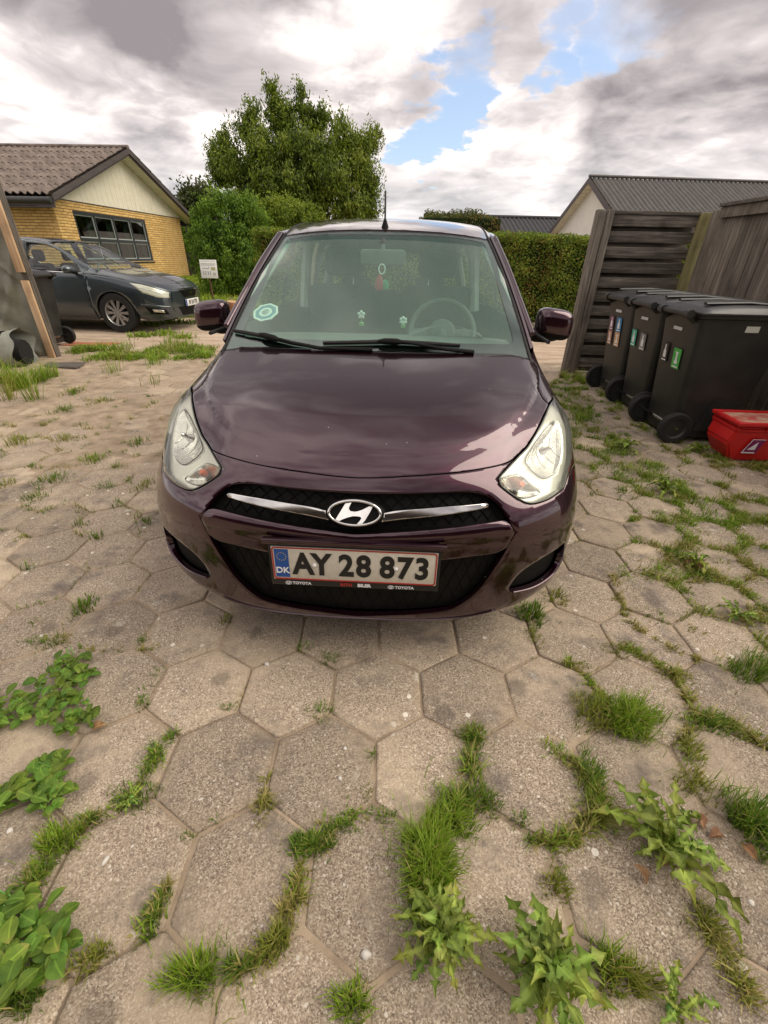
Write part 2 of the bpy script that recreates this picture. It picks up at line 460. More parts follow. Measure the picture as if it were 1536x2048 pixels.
def panel(name, S, outer, holes=(), off=0.0, gap=.0018, depth=.012, mat=None, parent=None, ds=.12, dt=.10, roll=.55, offn=None):
    """one sheet of the skin S inside an outline, minus holes, with turned-down edges"""
    loops = [inset(S, outer, gap)] + [inset(S, h, -gap) for h in holes]
    lo, hi = loops[0].min(0), loops[0].max(0)
    gx, gy = np.meshgrid(np.arange(lo[0]+ds/2, hi[0], ds), np.arange(lo[1]+dt/2, hi[1], dt))
    gx = gx + ((np.arange(gx.shape[0]) % 2)*ds/2)[:, None]
    G = np.stack([gx.ravel(), gy.ravel()], 1)
    G = G[inside(loops[0], G)]
    for h in loops[1:]: G = G[~inside(h, G)]
    B = np.concatenate(loops)
    sc = np.array([1/ds, 1/dt])
    if len(G):
        keep = np.ones(len(G), bool)
        for i in range(0, len(G), 2000):
            dd = np.linalg.norm((G[i:i+2000, None]-B[None])*sc, axis=2).min(1)
            keep[i:i+2000] = dd > .55
        G = G[keep]
    pts = np.concatenate([B, G]) if len(G) else B
    edges = []; k = 0
    for l in loops:
        n = len(l); edges += [(k+i, k+(i+1) % n) for i in range(n)]; k += n
    r = delaunay_2d_cdt([Vector((float(a*sc[0]), float(b*sc[1]))) for a, b in pts], edges, [], 0, 1e-6)
    V = np.array([[v.x/sc[0], v.y/sc[1]] for v in r[0]]); T = np.array([f for f in r[2] if len(f) == 3])
    cen = V[T].mean(1)
    ok = inside(loops[0], cen)
    for h in loops[1:]: ok &= ~inside(h, cen)
    T = T[ok]
    Pn = S.nrm(V[:, 0], V[:, 1]); P0 = S.pos(V[:, 0], V[:, 1])
    o_ = off if offn is None else offn(V[:, 0], V[:, 1])[:, None]
    P = P0 + Pn*o_
    # orientation: outward normal
    tri = P[T]; fn = np.cross(tri[:, 1]-tri[:, 0], tri[:, 2]-tri[:, 0])
    bad = (fn*Pn[T].mean(1)).sum(1) < 0
    T[bad] = T[bad][:, ::-1]
    N = Pn.copy()
    if offn is not None:          # normals from the mesh itself when the sheet is displaced
        N = np.zeros_like(P); fn = np.cross(P[T[:, 1]]-P[T[:, 0]], P[T[:, 2]]-P[T[:, 0]])
        for c in range(3): np.add.at(N, T[:, c], fn)
        N /= np.linalg.norm(N, axis=1, keepdims=True)+1e-12
    verts = [P]; norms = [N]; faces = [tuple(f) for f in T.tolist()]; base = len(P)
    look = {(round(a*sc[0], 4), round(b*sc[1], 4)): i for i, (a, b) in enumerate(V)}
    for li, l in enumerate(loops):
        n = len(l)
        idx = [look.get((round(a*sc[0], 4), round(b*sc[1], 4)), None) for a, b in l]
        if any(i is None for i in idx):
            idx = [int(np.argmin(np.abs((V-q_)*sc).sum(1))) for q_ in l]
        idx = np.array(idx)
        p, nn = P[idx], N[idx]
        tg = np.roll(p, -1, 0)-np.roll(p, 1, 0); tg /= np.linalg.norm(tg, axis=1, keepdims=True)+1e-12
        outd = -np.cross(nn, tg) * (1 if area2(l) > 0 else -1) * (1 if li == 0 else -1)
        m = nn + roll*outd; norms[0][idx] = m/np.linalg.norm(m, axis=1, keepdims=True)
        r1 = p; r2 = p - Pn[idx]*depth
        verts += [r1, r2]; norms += [outd, outd]
        for i in range(n):
            j = (i+1) % n
            f = (base+i, base+n+i, base+n+j, base+j)
            flipf = (area2(l) > 0) != (li == 0)
            faces.append(f if not flipf else f[::-1])
        base += 2*n
    me = npmesh(name, np.concatenate(verts), faces, mat, True, None, np.concatenate(norms))
    return link(name, me, None, parent)
def ribbon(S, path, off, w, h, name=None):
    """a bar of width w (along the skin) and height h following a path on the skin"""
    c = np.array(path); p, a, b = S.ev(c[:, 0], c[:, 1])
    n = np.cross(a, b); n /= np.linalg.norm(n, axis=1, keepdims=True)
    tg = np.gradient(p, axis=0); tg /= np.linalg.norm(tg, axis=1, keepdims=True)
    sd = np.cross(n, tg)
    w = np.broadcast_to(w, len(c))[:, None]; h = np.broadcast_to(h, len(c))[:, None]
    prof = [(-.5, 0), (-.46, .55), (-.25, .93), (0, 1), (.25, .93), (.46, .55), (.5, 0)]
    vs = np.concatenate([p + sd*w*x + n*(off+h*(y)) for x, y in prof]); k = len(c); fs = []
    for i in range(len(prof)-1):
        for j in range(k-1): fs.append((i*k+j, i*k+j+1, (i+1)*k+j+1, (i+1)*k+j))
    for j in (0, k-1): fs.append([i*k+j for i in range(len(prof))])
    return vs, fs
def text_mesh(name, body, size, mat, depth=.0015, bold=.0, sx=1.0, align='CENTER'):
    cu = bpy.data.curves.new(name, 'FONT'); cu.body = body; cu.size = size; cu.extrude = depth; cu.offset = bold
    cu.align_x = align; cu.align_y = 'CENTER'; cu.resolution_u = 4
    o = bpy.data.objects.new(name, cu); COL.objects.link(o)
    bpy.context.view_layer.update()
    me = bpy.data.meshes.new_from_object(o.evaluated_get(bpy.context.evaluated_depsgraph_get()))
    me.name = name
    bpy.data.objects.remove(o); bpy.data.curves.remove(cu)
    if sx != 1.0: me.transform(Matrix.Diagonal((sx, 1, 1, 1)))
    me.materials.clear(); me.materials.append(mat)
    return me
# ------------------------------------------------------------------ car materials
def paint_mat(name, base, flake, coat=1.0, rough=.30, metal=.55, dust=.0):
    m, t, b = bsdf_mat(name, base, rough, metal, coat, .5, .025)
    co = obco(t)
    fl = t.new('ShaderNodeTexVoronoi', {'Vector': co, 'Scale': 900.0})
    c = t.mix(t.math('MULTIPLY', fl.outputs['Distance'], .9), base, flake)
    if dust:
        d = t.math('MULTIPLY', t.maprange(t.noise(co, 5.0, 6, .7), .35, .8), dust)
        c = t.mix(d, c, (.30, .27, .24))
        t.put(b.inputs['Coat Roughness'], t.math('ADD', t.math('MULTIPLY', d, .6), .02))
    t.put(b.inputs['Base Color'], c)
    vo = t.new('ShaderNodeTexVoronoi', {'Vector': co, 'Scale': 48.0}); vc = t.new('ShaderNodeSeparateColor', {0: vo.outputs['Color']})
    sp = t.math('MULTIPLY', t.maprange(vc.outputs[0], .955, .96), t.maprange(vo.outputs['Distance'], .10, .06))      # chips and dried specks on the lacquer
    t.put(b.inputs['Base Color'], t.mix(sp, c, (.34, .31, .28))); t.put(b.inputs['Metallic'], t.math('MULTIPLY', t.math('SUBTRACT', 1.0, sp), metal))
    b.inputs['Coat IOR'].default_value = 1.62
    return m
M_PAINT = paint_mat('aubergine_paint', (.021, .0026, .0088), (.052, .0076, .024), metal=.85, rough=.24, dust=.03)
M_BLACKPL = vary('black_plastic', (.004, .004, .004), (.008, .008, .007), 30, .6, .15, 300, spec=.15)
M_GLOSSBLK = bsdf_mat('gloss_black', (.008, .008, .009), .15, 0, .5)[0]
M_RUBBER = vary('rubber', (.012, .012, .012), (.022, .021, .02), 20, .75, .2, 200)
M_CHROME = vary('chrome', (.72, .72, .71), (.60, .60, .59), 40, .10, 0, metal=1.0)
M_REFL = vary('lamp_reflector', (.86, .86, .82), (.70, .70, .66), 45, .10, .25, 70, metal=1.0)
M_LAMPGREY = bsdf_mat('lamp_bezel', (.66, .67, .61), .30, .45)[0]
M_AMBER = bsdf_mat('amber_bulb', (.55, .10, .02), .25)[0]
M_INT = vary('interior_grey', (.10, .108, .106), (.14, .148, .144), 14, .7, .1, 250)
M_INTL = vary('interior_light_grey', (.38, .40, .38), (.46, .48, .46), 14, .65, .1, 250)
M_SEAT = vary('seat_fabric', (.022, .023, .026), (.038, .039, .043), 60, .9, .3, 400)
M_UNDER = bsdf_mat('underbody_black', (.006, .006, .006), .9)[0]
def glass_mat(name, tint, refl=.9, ior=1.5, milk=0.0, milkcol=(.8, .82, .75), rough=0.0):
    """a thin pane: clear, tinted, reflecting by angle"""
    m = bpy.data.materials.new(name); m.use_nodes = True
    t = NT(m.node_tree); t.n.clear()
    out = t.new('ShaderNodeOutputMaterial')
    tr = t.new('ShaderNodeBsdfTransparent', {'Color': tint})
    gl = t.new('ShaderNodeBsdfGlossy', {'Color': (refl, refl, refl), 'Roughness': rough})
    fr = t.new('ShaderNodeFresnel', {'IOR': ior})
    geo = t.new('ShaderNodeNewGeometry')
    fac = t.math('MULTIPLY', fr.outputs[0], t.math('SUBTRACT', 1.0, geo.outputs['Backfacing']))
    base = tr.outputs[0]
    if milk:
        df = t.new('ShaderNodeBsdfDiffuse', {'Color': milkcol})
        base = t.new('ShaderNodeMixShader', {0: milk, 1: tr.outputs[0], 2: df.outputs[0]}).outputs[0]
    mx = t.new('ShaderNodeMixShader', {0: fac, 1: base, 2: gl.outputs[0]})
    t.l.new(mx.outputs[0], out.inputs[0])
    m.diffuse_color = (*tint, .3)
    return m
M_SCREEN = glass_mat('windscreen_glass', (.74, .90, .83), 1.0, 1.6, 0, (.55, .70, .63))
M_HAZE = glass_mat('reflection_haze', (.92, .98, .95), .0, 1.0, .14, (.62, .72, .67))  # pale haze colour standing in for the dashboard reflected in the screen
M_SIDEGL = glass_mat('side_glass', (.80, .86, .83), 1.0, 1.5)
M_LENS = glass_mat('lamp_lens', (.95, .96, .91), 1.0, 1.5, .07, (.72, .74, .62))
M_WHITE = vary('plate_white', (.50, .47, .39), (.60, .57, .49), 60, .45, .1, 200)
M_PBLUE = bsdf_mat('plate_blue', (.012, .075, .30), .4)[0]
M_PRED = bsdf_mat('plate_red', (.36, .025, .02), .4)[0]
M_PBLACK = bsdf_mat('plate_black', (.008, .008, .009), .4)[0]
M_PWHITE = bsdf_mat('print_white', (.75, .76, .77), .5)[0]
M_STEEL = vary('wheel_steel', (.42, .42, .42), (.52, .52, .52), 20, .35, 0, metal=.8)

CAR = thing('hatchback_car', 'dark purple hatchback with number plate AY 28 873, parked facing the camera', 'car', (CAR_X, CAR_Y, 0), (0, 0, -CAR_YAW))
B = BODY
# ---- outlines traced on the right half of the body
h_front = loop([(0, B.st(718, 956)[1])], [B.st(*p) for p in [(760, 955.5), (826, 952), (912, 945), (983, 933.5), (1026, 920.5)]])
h_front = resample(B, crom(h_front), .008)
h_lamp = seg(B, [(1026, 920.5), (1034, 912), (1051, 895), (1066, 872), (1078, 850), (1088, 828), (1097, 808)])
h_edge = seg(B, [(1097, 808), (1086, 797), (1079.5, 785), (1077, 773), (1077, 752), (1075, 738), (1070, 727), (1062, 719.5), (1057, 715.5)])
h_rear = resample(B, crom([B.st(*p) for p in [(1057, 715.5), (1046, 713), (1016, 712), (960, 711), (860, 709)]] + [(0, B.st(757, 707)[1])]), .008)
hood_half = loop(h_front, h_lamp, h_edge, h_rear)
HOOD = sym(hood_half)
# raised middle of the bonnet, bounded by an arc
dome_px = [(1064, 724), (1073, 752), (1072, 781), (1058, 817), (1027, 854), (992, 880), (930, 900), (850, 912)]
dome_half = np.concatenate([resample(B, crom([B.st(*p) for p in dome_px]), .02)[::-1]])
dome_half = loop([(0, dome_half[0, 1]-.02)], dome_half, [(0, 12.0)])
DOME = sym(dome_half)
dome_line = np.concatenate([flip(dome_half[:-1])[:-1], dome_half[:-1]])
dome_xyz = B.pos(dome_line[:, 0], dome_line[:, 1])
def dome_off(s, t):
    p = B.pos(s, t); d = np.full(len(p), 9.0)
    for i in range(0, len(p), 1500):
        d[i:i+1500] = np.linalg.norm(p[i:i+1500, None]-dome_xyz[None], axis=2).min(1)
    d = np.where(inside(DOME, np.stack([s, t], 1)), d, -d)
    k = np.clip((d+.022)/.055, 0, 1); k = k*k*(3-2*k)
    fade = np.clip((t-7.6)/1.2, 0, 1)
    return .011*k*fade
panel('hood', B, HOOD, off=0, gap=.002, depth=.014, mat=M_PAINT, parent=CAR, ds=.085, dt=.05, offn=dome_off, roll=.35)

# ---- headlamps
l_in = seg(B, [(1106, 794), (1098, 810), (1089.5, 829), (1079, 851), (1067, 873), (1052, 896), (1035, 913), (1018, 931), (1003, 947.5), (996.5, 957)])
l_bot = seg(B, [(996.5, 957), (1001, 972), (1018, 986.5), (1041, 1001.5), (1058.7, 1008), (1077, 1006), (1102, 996), (1128, 976)])
l_out = resample(B, crom([tuple(B.st(1128, 976)), (4.30, 5.95), (4.72, 6.45), (4.98, 7.05), (5.10, 7.75), (5.0, 8.45), (4.78, 8.9), tuple(B.st(1106, 794))]), .008)
LAMP = loop(l_in, l_bot, l_out)
main_px = [(1118, 838), (1100, 850), (1083, 874), (1068, 898), (1058, 916), (1063, 928), (1075, 941), (1090, 951), (1105, 949), (1120, 936), (1130, 913), (1133, 886), (1129, 856)]
indi_px = [(1003, 961), (1020, 952), (1040, 947), (1053, 952), (1063, 963), (1075, 974), (1086, 981), (1076, 988), (1060, 992), (1044, 991), (1024, 981)]
def closed(px, step=.008):
    q = np.array([B.st(*p) for p in px]); k = 14
    c = crom(np.concatenate([q[-3:], q, q[:3]]), k)[2*k+k:-(2*k)]
    return loop(resample(B, c, step))
MAINL, INDI = closed(main_px), closed(indi_px)
def bowl(poly, top, deep):
    c = poly.mean(0); pc = B.pos(*c); rr = np.linalg.norm(B.pos(poly[:, 0], poly[:, 1])-pc, axis=1)
    ang = np.arctan2(poly[:, 1]-c[1], poly[:, 0]-c[0]); o = np.argsort(ang)
    def f(s, t):
        d = np.linalg.norm(B.pos(s, t)-pc, axis=1); a = np.arctan2(t-c[1], s-c[0])
        r = np.interp(a, ang[o], rr[o], period=2*math.pi)
        q = np.clip(d/r, 0, 1)
        return top - deep*(1-q*q)
    return f
for sg in (1, -1):
    fx = (lambda l: l) if sg > 0 else flip
    hl = bpy.data.objects.new('headlight', None); COL.objects.link(hl); hl.parent = CAR
    panel('lens', B, fx(LAMP), off=.0045, gap=.0022, depth=.008, mat=M_LENS, parent=hl, roll=.9)
    panel('rim', B, fx(LAMP), [inset(B, fx(LAMP), .0075)], off=.0005, gap=.0016, depth=.03, mat=M_GLOSSBLK, parent=hl)
    panel('housing', B, fx(LAMP), [fx(MAINL), fx(INDI)], off=-.016, gap=.004, depth=.03, mat=M_LAMPGREY, parent=hl)
    pm = fx(MAINL); pi_ = fx(INDI)
    panel('reflector', B, pm, off=0, gap=-.001, depth=-.004, mat=M_REFL, parent=hl, ds=.07, dt=.09, offn=bowl(pm, -.018, .05), roll=0)
    panel('indicator', B, pi_, off=0, gap=-.001, depth=-.004, mat=M_REFL, parent=hl, ds=.05, dt=.07, offn=bowl(pi_, -.018, .025), roll=0)
    # ribs inside the reflector, the bulb and its shield, the amber bulb
    c = pm.mean(0); n = B.nrm(*c); p = B.pos(*c)
    q = Vector(p - n*.045); nv = Vector(n)
    mb = MB().at(Matrix.Translation(q) @ nv.to_track_quat('Z', 'Y').to_matrix().to_4x4())
    mb.lathe([(.016, 0), (.015, .012), (.009, .02), (.0085, .038), (.004, .045), (0, .046)], 14); mb.build('bulb', M_CHROME, hl)
    ci = pi_.mean(0)+np.array([.12*sg, .05]); n = B.nrm(*ci); p = B.pos(*ci)
    mb = MB().at(Matrix.Translation(Vector(p-n*.036)) @ Vector(n).to_track_quat('Z', 'Y').to_matrix().to_4x4())
    mb.lathe([(.012, 0), (.013, .012), (.009, .022), (0, .025)], 12); mb.build('amber_bulb', M_AMBER, hl)
    for k_ in range(5):
        f = -.5+.25*k_
        a0 = c + (pm[np.argmax(pm[:, 1])]-c)*.0
        lo_, hi_ = pm.min(0), pm.max(0)
        line = np.stack([np.full(9, c[0]+f*(hi_[0]-lo_[0])*.62), np.linspace(c[1]-(hi_[1]-lo_[1])*.30, c[1]+(hi_[1]-lo_[1])*.26, 9)], 1)
        line = line[inside(pm, line)]
        if len(line) > 3:
            vs_, fs_ = ribbon(B, line, 0, .004, .003)
            dd = bowl(pm, -.018, .05)(line[:, 0], line[:, 1])
            nn = np.tile(B.nrm(line[:, 0], line[:, 1])*dd[:, None], (7, 1))
            MB().add(vs_+nn, fs_).build('flute', M_REFL, hl)

# ---- bumper with its openings
g_top = resample(B, crom([(0, B.st(716, 988)[1])] + [B.st(*p) for p in [(760, 988.5), (850, 987.5), (915, 985), (945, 986), (969, 991), (987, 1002), (1004, 1019), (1016, 1038), (1029, 1062)]]), .008)
g_side = seg(B, [(1029, 1062), (1021, 1081), (1006, 1110), (983.5, 1144), (957.7, 1178), (923, 1207), (894, 1219.5), (826, 1228)])
g_side = loop(g_side, resample(B, crom([B.st(826, 1228), B.st(770, 1230.5), (0, B.st(705, 1231.5)[1])]), .008))
MOUTH = sym(loop(g_top, g_side))
fog_px_t = [(1019, 1176), (1030, 1157), (1052, 1137), (1090, 1113), (1128, 1086)]
fog_px_b = [(1128, 1086), (1126, 1108), (1118, 1130), (1104, 1149), (1069, 1172), (1024, 1183), (1019, 1176)]
FOG = loop(seg(B, fog_px_t), seg(B, fog_px_b))
WHEEL_Y, WHEEL_Z, ARCH = .745, .285, .335
def st_yz(y, z, s0=6.2, t0=3.0):
    x = np.array([s0, t0])
    for _ in range(20):
        p, a, b = B.ev(x[0], x[1])
        r = np.array([y-p[1], z-p[2]]); J = np.array([[a[1], b[1]], [a[2], b[2]]])
        d = np.linalg.lstsq(J, r, rcond=None)[0]; m = np.abs(d).max(); d = d*min(1, .6/m) if m > 0 else d
        x = x+d; x[0] = np.clip(x[0], 3.5, 8); x[1] = np.clip(x[1], 0, 12)
    return tuple(x)
arch_pts = [(WHEEL_Y - ARCH*math.cos(a), WHEEL_Z + ARCH*math.sin(a)) for a in np.linspace(-.22, math.pi+.22, 21)]
arch = [st_yz(y, z) for y, z in arch_pts]
arch_front = [q for q, (y, z) in zip(arch, arch_pts) if y < WHEEL_Y-.23]
arch_rear = [q for q, (y, z) in zip(arch, arch_pts) if y >= WHEEL_Y-.235]
seam_top = tuple(l_out[int(len(l_out)*.16)])
a0 = arch_front[0]
bump_half = loop(h_front, h_lamp[:1], [p for p in l_in[::-1] if p[1] < h_lamp[0][1]-.05][::-1] if False else l_in[np.argmin(np.linalg.norm(l_in-h_lamp[0], axis=1)):], l_bot, l_out[:int(len(l_out)*.16)+1],
                 resample(B, crom([seam_top, (seam_top[0]*.5+arch_front[-1][0]*.5, seam_top[1]-.06), arch_front[-1]]), .012),
                 resample(B, crom(arch_front[::-1]), .012), resample(B, [a0, (a0[0], .35)], .012), resample(B, crom([(a0[0], .35), (4, .3), (3, .25), (2, .25), (1, .25), (0, .25)]), .012))
panel('bumper', B, sym(bump_half), [MOUTH, FOG, flip(FOG)], off=0, gap=.0018, depth=.018, mat=M_PAINT, parent=CAR, ds=.1, dt=.08)
# body-coloured bar across the mouth
lip = resample(B, crom([(0, B.st(710, 1065.5)[1])] + [B.st(*p) for p in [(740, 1064.5), (797, 1062), (854, 1058), (912, 1052), (969, 1043.5), (1000, 1039), (1012, 1041)]]), .008)
tip = seg(B, [(1012, 1041), (1020, 1049), (1027, 1062)])
barside = g_side[:int(np.argmin(np.linalg.norm(g_side-np.array(B.st(1014, 1096)), axis=1)))+1]
barlow = resample(B, crom([tuple(barside[-1])] + [B.st(*p) for p in [(992, 1106), (946, 1113), (880, 1121), (800, 1124)]] + [(0, B.st(711, 1125)[1])]), .008)
BAR = sym(loop(lip, tip, barside, barlow))
lip_xyz = np.concatenate([B.pos(lip[:, 0], lip[:, 1]), B.pos(-lip[:, 0], lip[:, 1])])
def bar_off(s, t):
    d = np.linalg.norm(B.pos(s, t)[:, None]-lip_xyz[None], axis=2).min(1)
    q = np.clip(d/.022, 0, 1)
    return .010*np.sqrt(np.clip(1-(1-q)**2, 0, 1)) * np.clip(1-(d-.03)/.05, .25, 1)
panel('bumper_bar', B, BAR, off=0, gap=.003, depth=.03, mat=M_PAINT, parent=CAR, ds=.08, dt=.05, offn=bar_off)
# the dark body behind the openings, upper and lower grille with their lattice
shell = panel('inner_shell', B, sym(loop([(0, 7.4)], [(2.3, 7.3), (2.2, 6.0), (2.9, 5.2), (4.0, 5.2), (5.6, 5.0), (5.3, .4), (0, .4)])), off=-.045, gap=0, depth=.01, mat=M_UNDER, parent=CAR, ds=.2, dt=.2, roll=0)
panel('engine_tray', B, sym(loop([(0, 6.6)], [(2.2, 6.7), (4.6, 9.0), (5.0, 11.5), (0, 11.6)])), off=-.10, gap=0, depth=.01, mat=M_UNDER, parent=CAR, ds=.3, dt=.3, roll=0)
UPPER = sym(loop(g_top, tip[::-1], lip[::-1]))
LOWER = sym(loop(barlow[::-1], g_side[len(barside)-1:]))
gr = panel('grille', B, UPPER, off=-.034, gap=-.006, depth=.01, mat=M_BLACKPL, parent=CAR, roll=0)
lg = panel('lower_grille', B, LOWER, off=-.028, gap=-.006, depth=.01, mat=M_BLACKPL, parent=CAR, roll=0)
def lattice(poly, off, du, dv, slope, w, h, parent, mirror=True):
    lo, hi = poly.min(0), poly.max(0); mb = MB(); W = (hi[0]-lo[0])
    for sg in (1, -1):
        x = lo[0]-slope*(hi[1]-lo[1])-du
        while x < hi[0]+slope*(hi[1]-lo[1])+du:
            tt = np.linspace(lo[1], hi[1], 40); ss = x + sg*slope*(tt-lo[1]) + (0 if sg > 0 else slope*(hi[1]-lo[1]))
            P = np.stack([ss, tt], 1); ok = inside(poly, P)
            i = 0
            while i < 40:
                if ok[i]:
                    j = i
                    while j+1 < 40 and ok[j+1]: j += 1
                    if j-i >= 2: mb.add(*ribbon(B, P[i:j+1], off, w, h))
                    i = j
                i += 1
            x += du
    return mb.build('grille_lattice', M_BLACKPL, parent)
lattice(UPPER, -.034, .21, 0, .42, .0022, .005, gr)
lattice(LOWER, -.030, .19, 0, .22, .0020, .004, lg)
panel('lower_lip', B, loop(resample(B, crom([(2.35, 1.52), (1.2, 1.22), (0, 1.16), (-1.2, 1.22), (-2.35, 1.52)]), .01), resample(B, crom([(-2.30, 1.62), (-1.2, 1.32), (0, 1.26), (1.2, 1.32), (2.30, 1.62)]), .01)), off=.004, gap=0, depth=.02, mat=M_PAINT, parent=CAR, dt=.04)
for sg in (1, -1):
    fx = (lambda l: l) if sg > 0 else flip
    panel('fog_recess', B, fx(FOG), off=-.028, gap=-.004, depth=-.024, mat=M_BLACKPL, parent=CAR, roll=0)
    vs_, fs_ = ribbon(B, fx(seg(B, [(1126, 1112), (1117, 1131), (1103, 1150), (1069, 1173), (1026, 1184)])), -.002, .006, .006)
    MB().add(vs_, fs_).build('fog_recess_edge', M_PAINT, CAR)
    # chrome wing of the grille
    wing_t = [(764, 1027), (800, 1021), (883, 1014.5), (930, 1010.5), (972, 1006.5)]
    wing_b = [(974, 1015), (912, 1027), (826, 1036.5), (762, 1044)]
    W_ = loop(fx(loop(seg(B, wing_t), seg(B, [(972, 1006.5), (977, 1010), (974, 1015)], .002), seg(B, wing_b))))
    panel('chrome_wing', B, W_, off=.002, gap=0, depth=.014, mat=M_CHROME, parent=CAR, ds=.1, dt=.02, roll=1.2)
    # front wing (fender)
    ar = arch_rear
    hd_tip = h_lamp[-1]
    lo_tail = l_out[int(len(l_out)*.16):]
    FEN = loop([hd_tip], [lo_tail[-1]], lo_tail[::-1], resample(B, crom([seam_top, (seam_top[0]*.5+arch_front[-1][0]*.5, seam_top[1]-.06), arch_front[-1]]), .012),
               resample(B, crom(ar), .012), [(7.0, .8), (7.99, .8), (7.99, 11.6), (7.0, 11.7), (6.0, 11.8), (5.4, 11.8), (4.9, 11.3)], h_edge[::-1])
    panel('front_fender', B, fx(FEN), off=0, gap=.0018, depth=.018, mat=M_PAINT, parent=CAR, ds=.1, dt=.12)
    mb = MB()      # inner arch liner
    mb.grid(lambda u, v: (sg*(.50+.27*v), WHEEL_Y-(ARCH-.005)*math.cos(math.pi*(u*1.1-.05)), WHEEL_Z+(ARCH-.005)*math.sin(math.pi*(u*1.1-.05))), 16, 2)
    mb.build('wheel_arch_liner', M_UNDER, CAR)

# ---- badge
ec = np.array(B.st(711, 1024)); en = B.nrm(*ec); ep = B.pos(*ec)
ez = Vector((0, en[1]*.0-.10, 1)).normalized()
e_n = Vector((0, -math.cos(rad(30)), math.sin(rad(30)))); e_up = Vector((0, math.sin(rad(30)), math.cos(rad(30)))); e_rt = Vector((1, 0, 0))
ew = abs(c_aty(765, 1026, ep[1])[0]-c_aty(657, 1022, ep[1])[0])/2
eh = ew*.50
EM = Matrix.Translation(Vector((0, ep[1]-.006, ep[2]))) @ Matrix((( e_rt.x, e_up.x, e_n.x, 0), (e_rt.y, e_up.y, e_n.y, 0), (e_rt.z, e_up.z, e_n.z, 0), (0, 0, 0, 1)))
badge = bpy.data.objects.new('badge', None); COL.objects.link(badge); badge.parent = CAR
mb = MB().at(EM)
prof = [(1.16, -.03), (1.14, -.012), (1.07, -.002), (1.0, .001), (.96, -.003), (0, -.004)]
vs_, fs_ = [], []; n_ = 48
for r, h in prof:
    for j in range(n_):
        a = 2*math.pi*j/n_; vs_.append((ew*r*math.cos(a), eh*r*math.sin(a)*(1 if r <= 1 else 1.0), h))
for i in range(len(prof)-1):
    for j in range(n_): fs_.append((i*n_+j, i*n_+(j+1) % n_, (i+1)*n_+(j+1) % n_, (i+1)*n_+j))
mb.add(vs_, fs_); mb.build('badge_backing', M_BLACKPL, badge)
mb = MB().at(EM)
vs_, fs_ = [], []; m_ = 10
for j in range(64):
    a = 2*math.pi*j/64
    for k in range(m_):
        b_ = 2*math.pi*k/m_; rr = .0042*(1.15 if math.sin(a) > 0 else .95)
        vs_.append(((ew-.004+rr*math.cos(b_))*math.cos(a), (eh-.004+rr*math.cos(b_))*math.sin(a), .004+rr*math.sin(b_)))
for j in range(64):
    for k in range(m_): fs_.append((j*m_+k, ((j+1) % 64)*m_+k, ((j+1) % 64)*m_+(k+1) % m_, j*m_+(k+1) % m_))
mb.add(vs_, fs_); mb.build('badge_ring', M_CHROME, badge, 60)
Hp = [(-.36, .70), (-.13, .80), (-.21, .45), (-.22, .29), (-.15, .13), (.0, .10), (.12, .14), (.31, .29), (.54, .56), (.66, .52), (.60, .20), (.52, -.10), (.40, -.55), (.28, -.86), (.08, -.90), (.20, -.62), (.27, -.38), (.22, -.27), (.08, -.24), (-.06, -.25), (-.25, -.36), (-.42, -.50), (-.60, -.70), (-.71, -.58)]
bm = bmesh.new(); vv = [bm.verts.new((ew*a*.98, eh*b_*.95, 0)) for a, b_ in Hp]; f = bm.faces.new(vv)
r_ = bmesh.ops.extrude_face_region(bm, geom=[f]); top = [e for e in r_['geom'] if isinstance(e, bmesh.types.BMVert)]
for v_ in top: v_.co.z += .006
bmesh.ops.recalc_face_normals(bm, faces=bm.faces)
bmesh.ops.bevel(bm, geom=[e for e in bm.edges if all(v_ in top for v_ in e.verts)], offset=.0022, segments=2, affect='EDGES')
me = bpy.data.meshes.new('badge_letter'); bm.to_mesh(me); bm.free(); me.transform(EM); me.materials.append(M_CHROME); me.shade_smooth(); me.set_sharp_from_angle(angle=rad(30))
link('badge_letter', me, None, badge)

# ---- number plate
PL_Z, PL_T = .4597, rad(-3.0)
PM = Matrix.Translation((0, -.004, PL_Z)) @ Matrix.Rotation(math.pi/2 - PL_T*-1, 4, 'X')
plate = bpy.data.objects.new('number_plate', None); COL.objects.link(plate); plate.parent = CAR; plate.matrix_local = PM
MB().box(-.262, .262, -.085, .068, -.016, -.004, .003).build('plate_holder', M_PBLACK, plate)
mb = MB()
mb.box(-.275, .275, .073, .088, -.012, .010, .003); mb.build('holder_top_strip', M_PAINT, plate)
MB().box(-.252, .252, -.060, .060, -.004, 0, .0015).build('plate_sheet', M_WHITE, plate)
mb = MB()
def rrect(w_, h_, r_, n=5):
    o = []
    for cx, cy, a in ((w_-r_, h_-r_, 0), (-w_+r_, h_-r_, 90), (-w_+r_, -h_+r_, 180), (w_-r_, -h_+r_, 270)):
        for k in range(n+1): o.append((cx+r_*math.cos(rad(a+90*k/n)), cy+r_*math.sin(rad(a+90*k/n))))
    return o
o1, o2 = rrect(.2505, .0585, .010), rrect(.2465, .0545, .007); k = len(o1)
mb.add([(a, b_, .0012) for a, b_ in o1]+[(a, b_, .0012) for a, b_ in o2]+[(a, b_, -.001) for a, b_ in o1]+[(a, b_, -.001) for a, b_ in o2],
       [(i, (i+1) % k, k+(i+1) % k, k+i) for i in range(k)]+[(i, 2*k+i, 2*k+(i+1) % k, (i+1) % k) for i in range(k)]+[(k+i, k+(i+1) % k, 3*k+(i+1) % k, 3*k+i) for i in range(k)])
mb.build('plate_border', M_PRED, plate)
MB().box(-.243, -.200, -.051, .051, -.001, .0006).build('country_band', M_PBLUE, plate)
mb = MB()
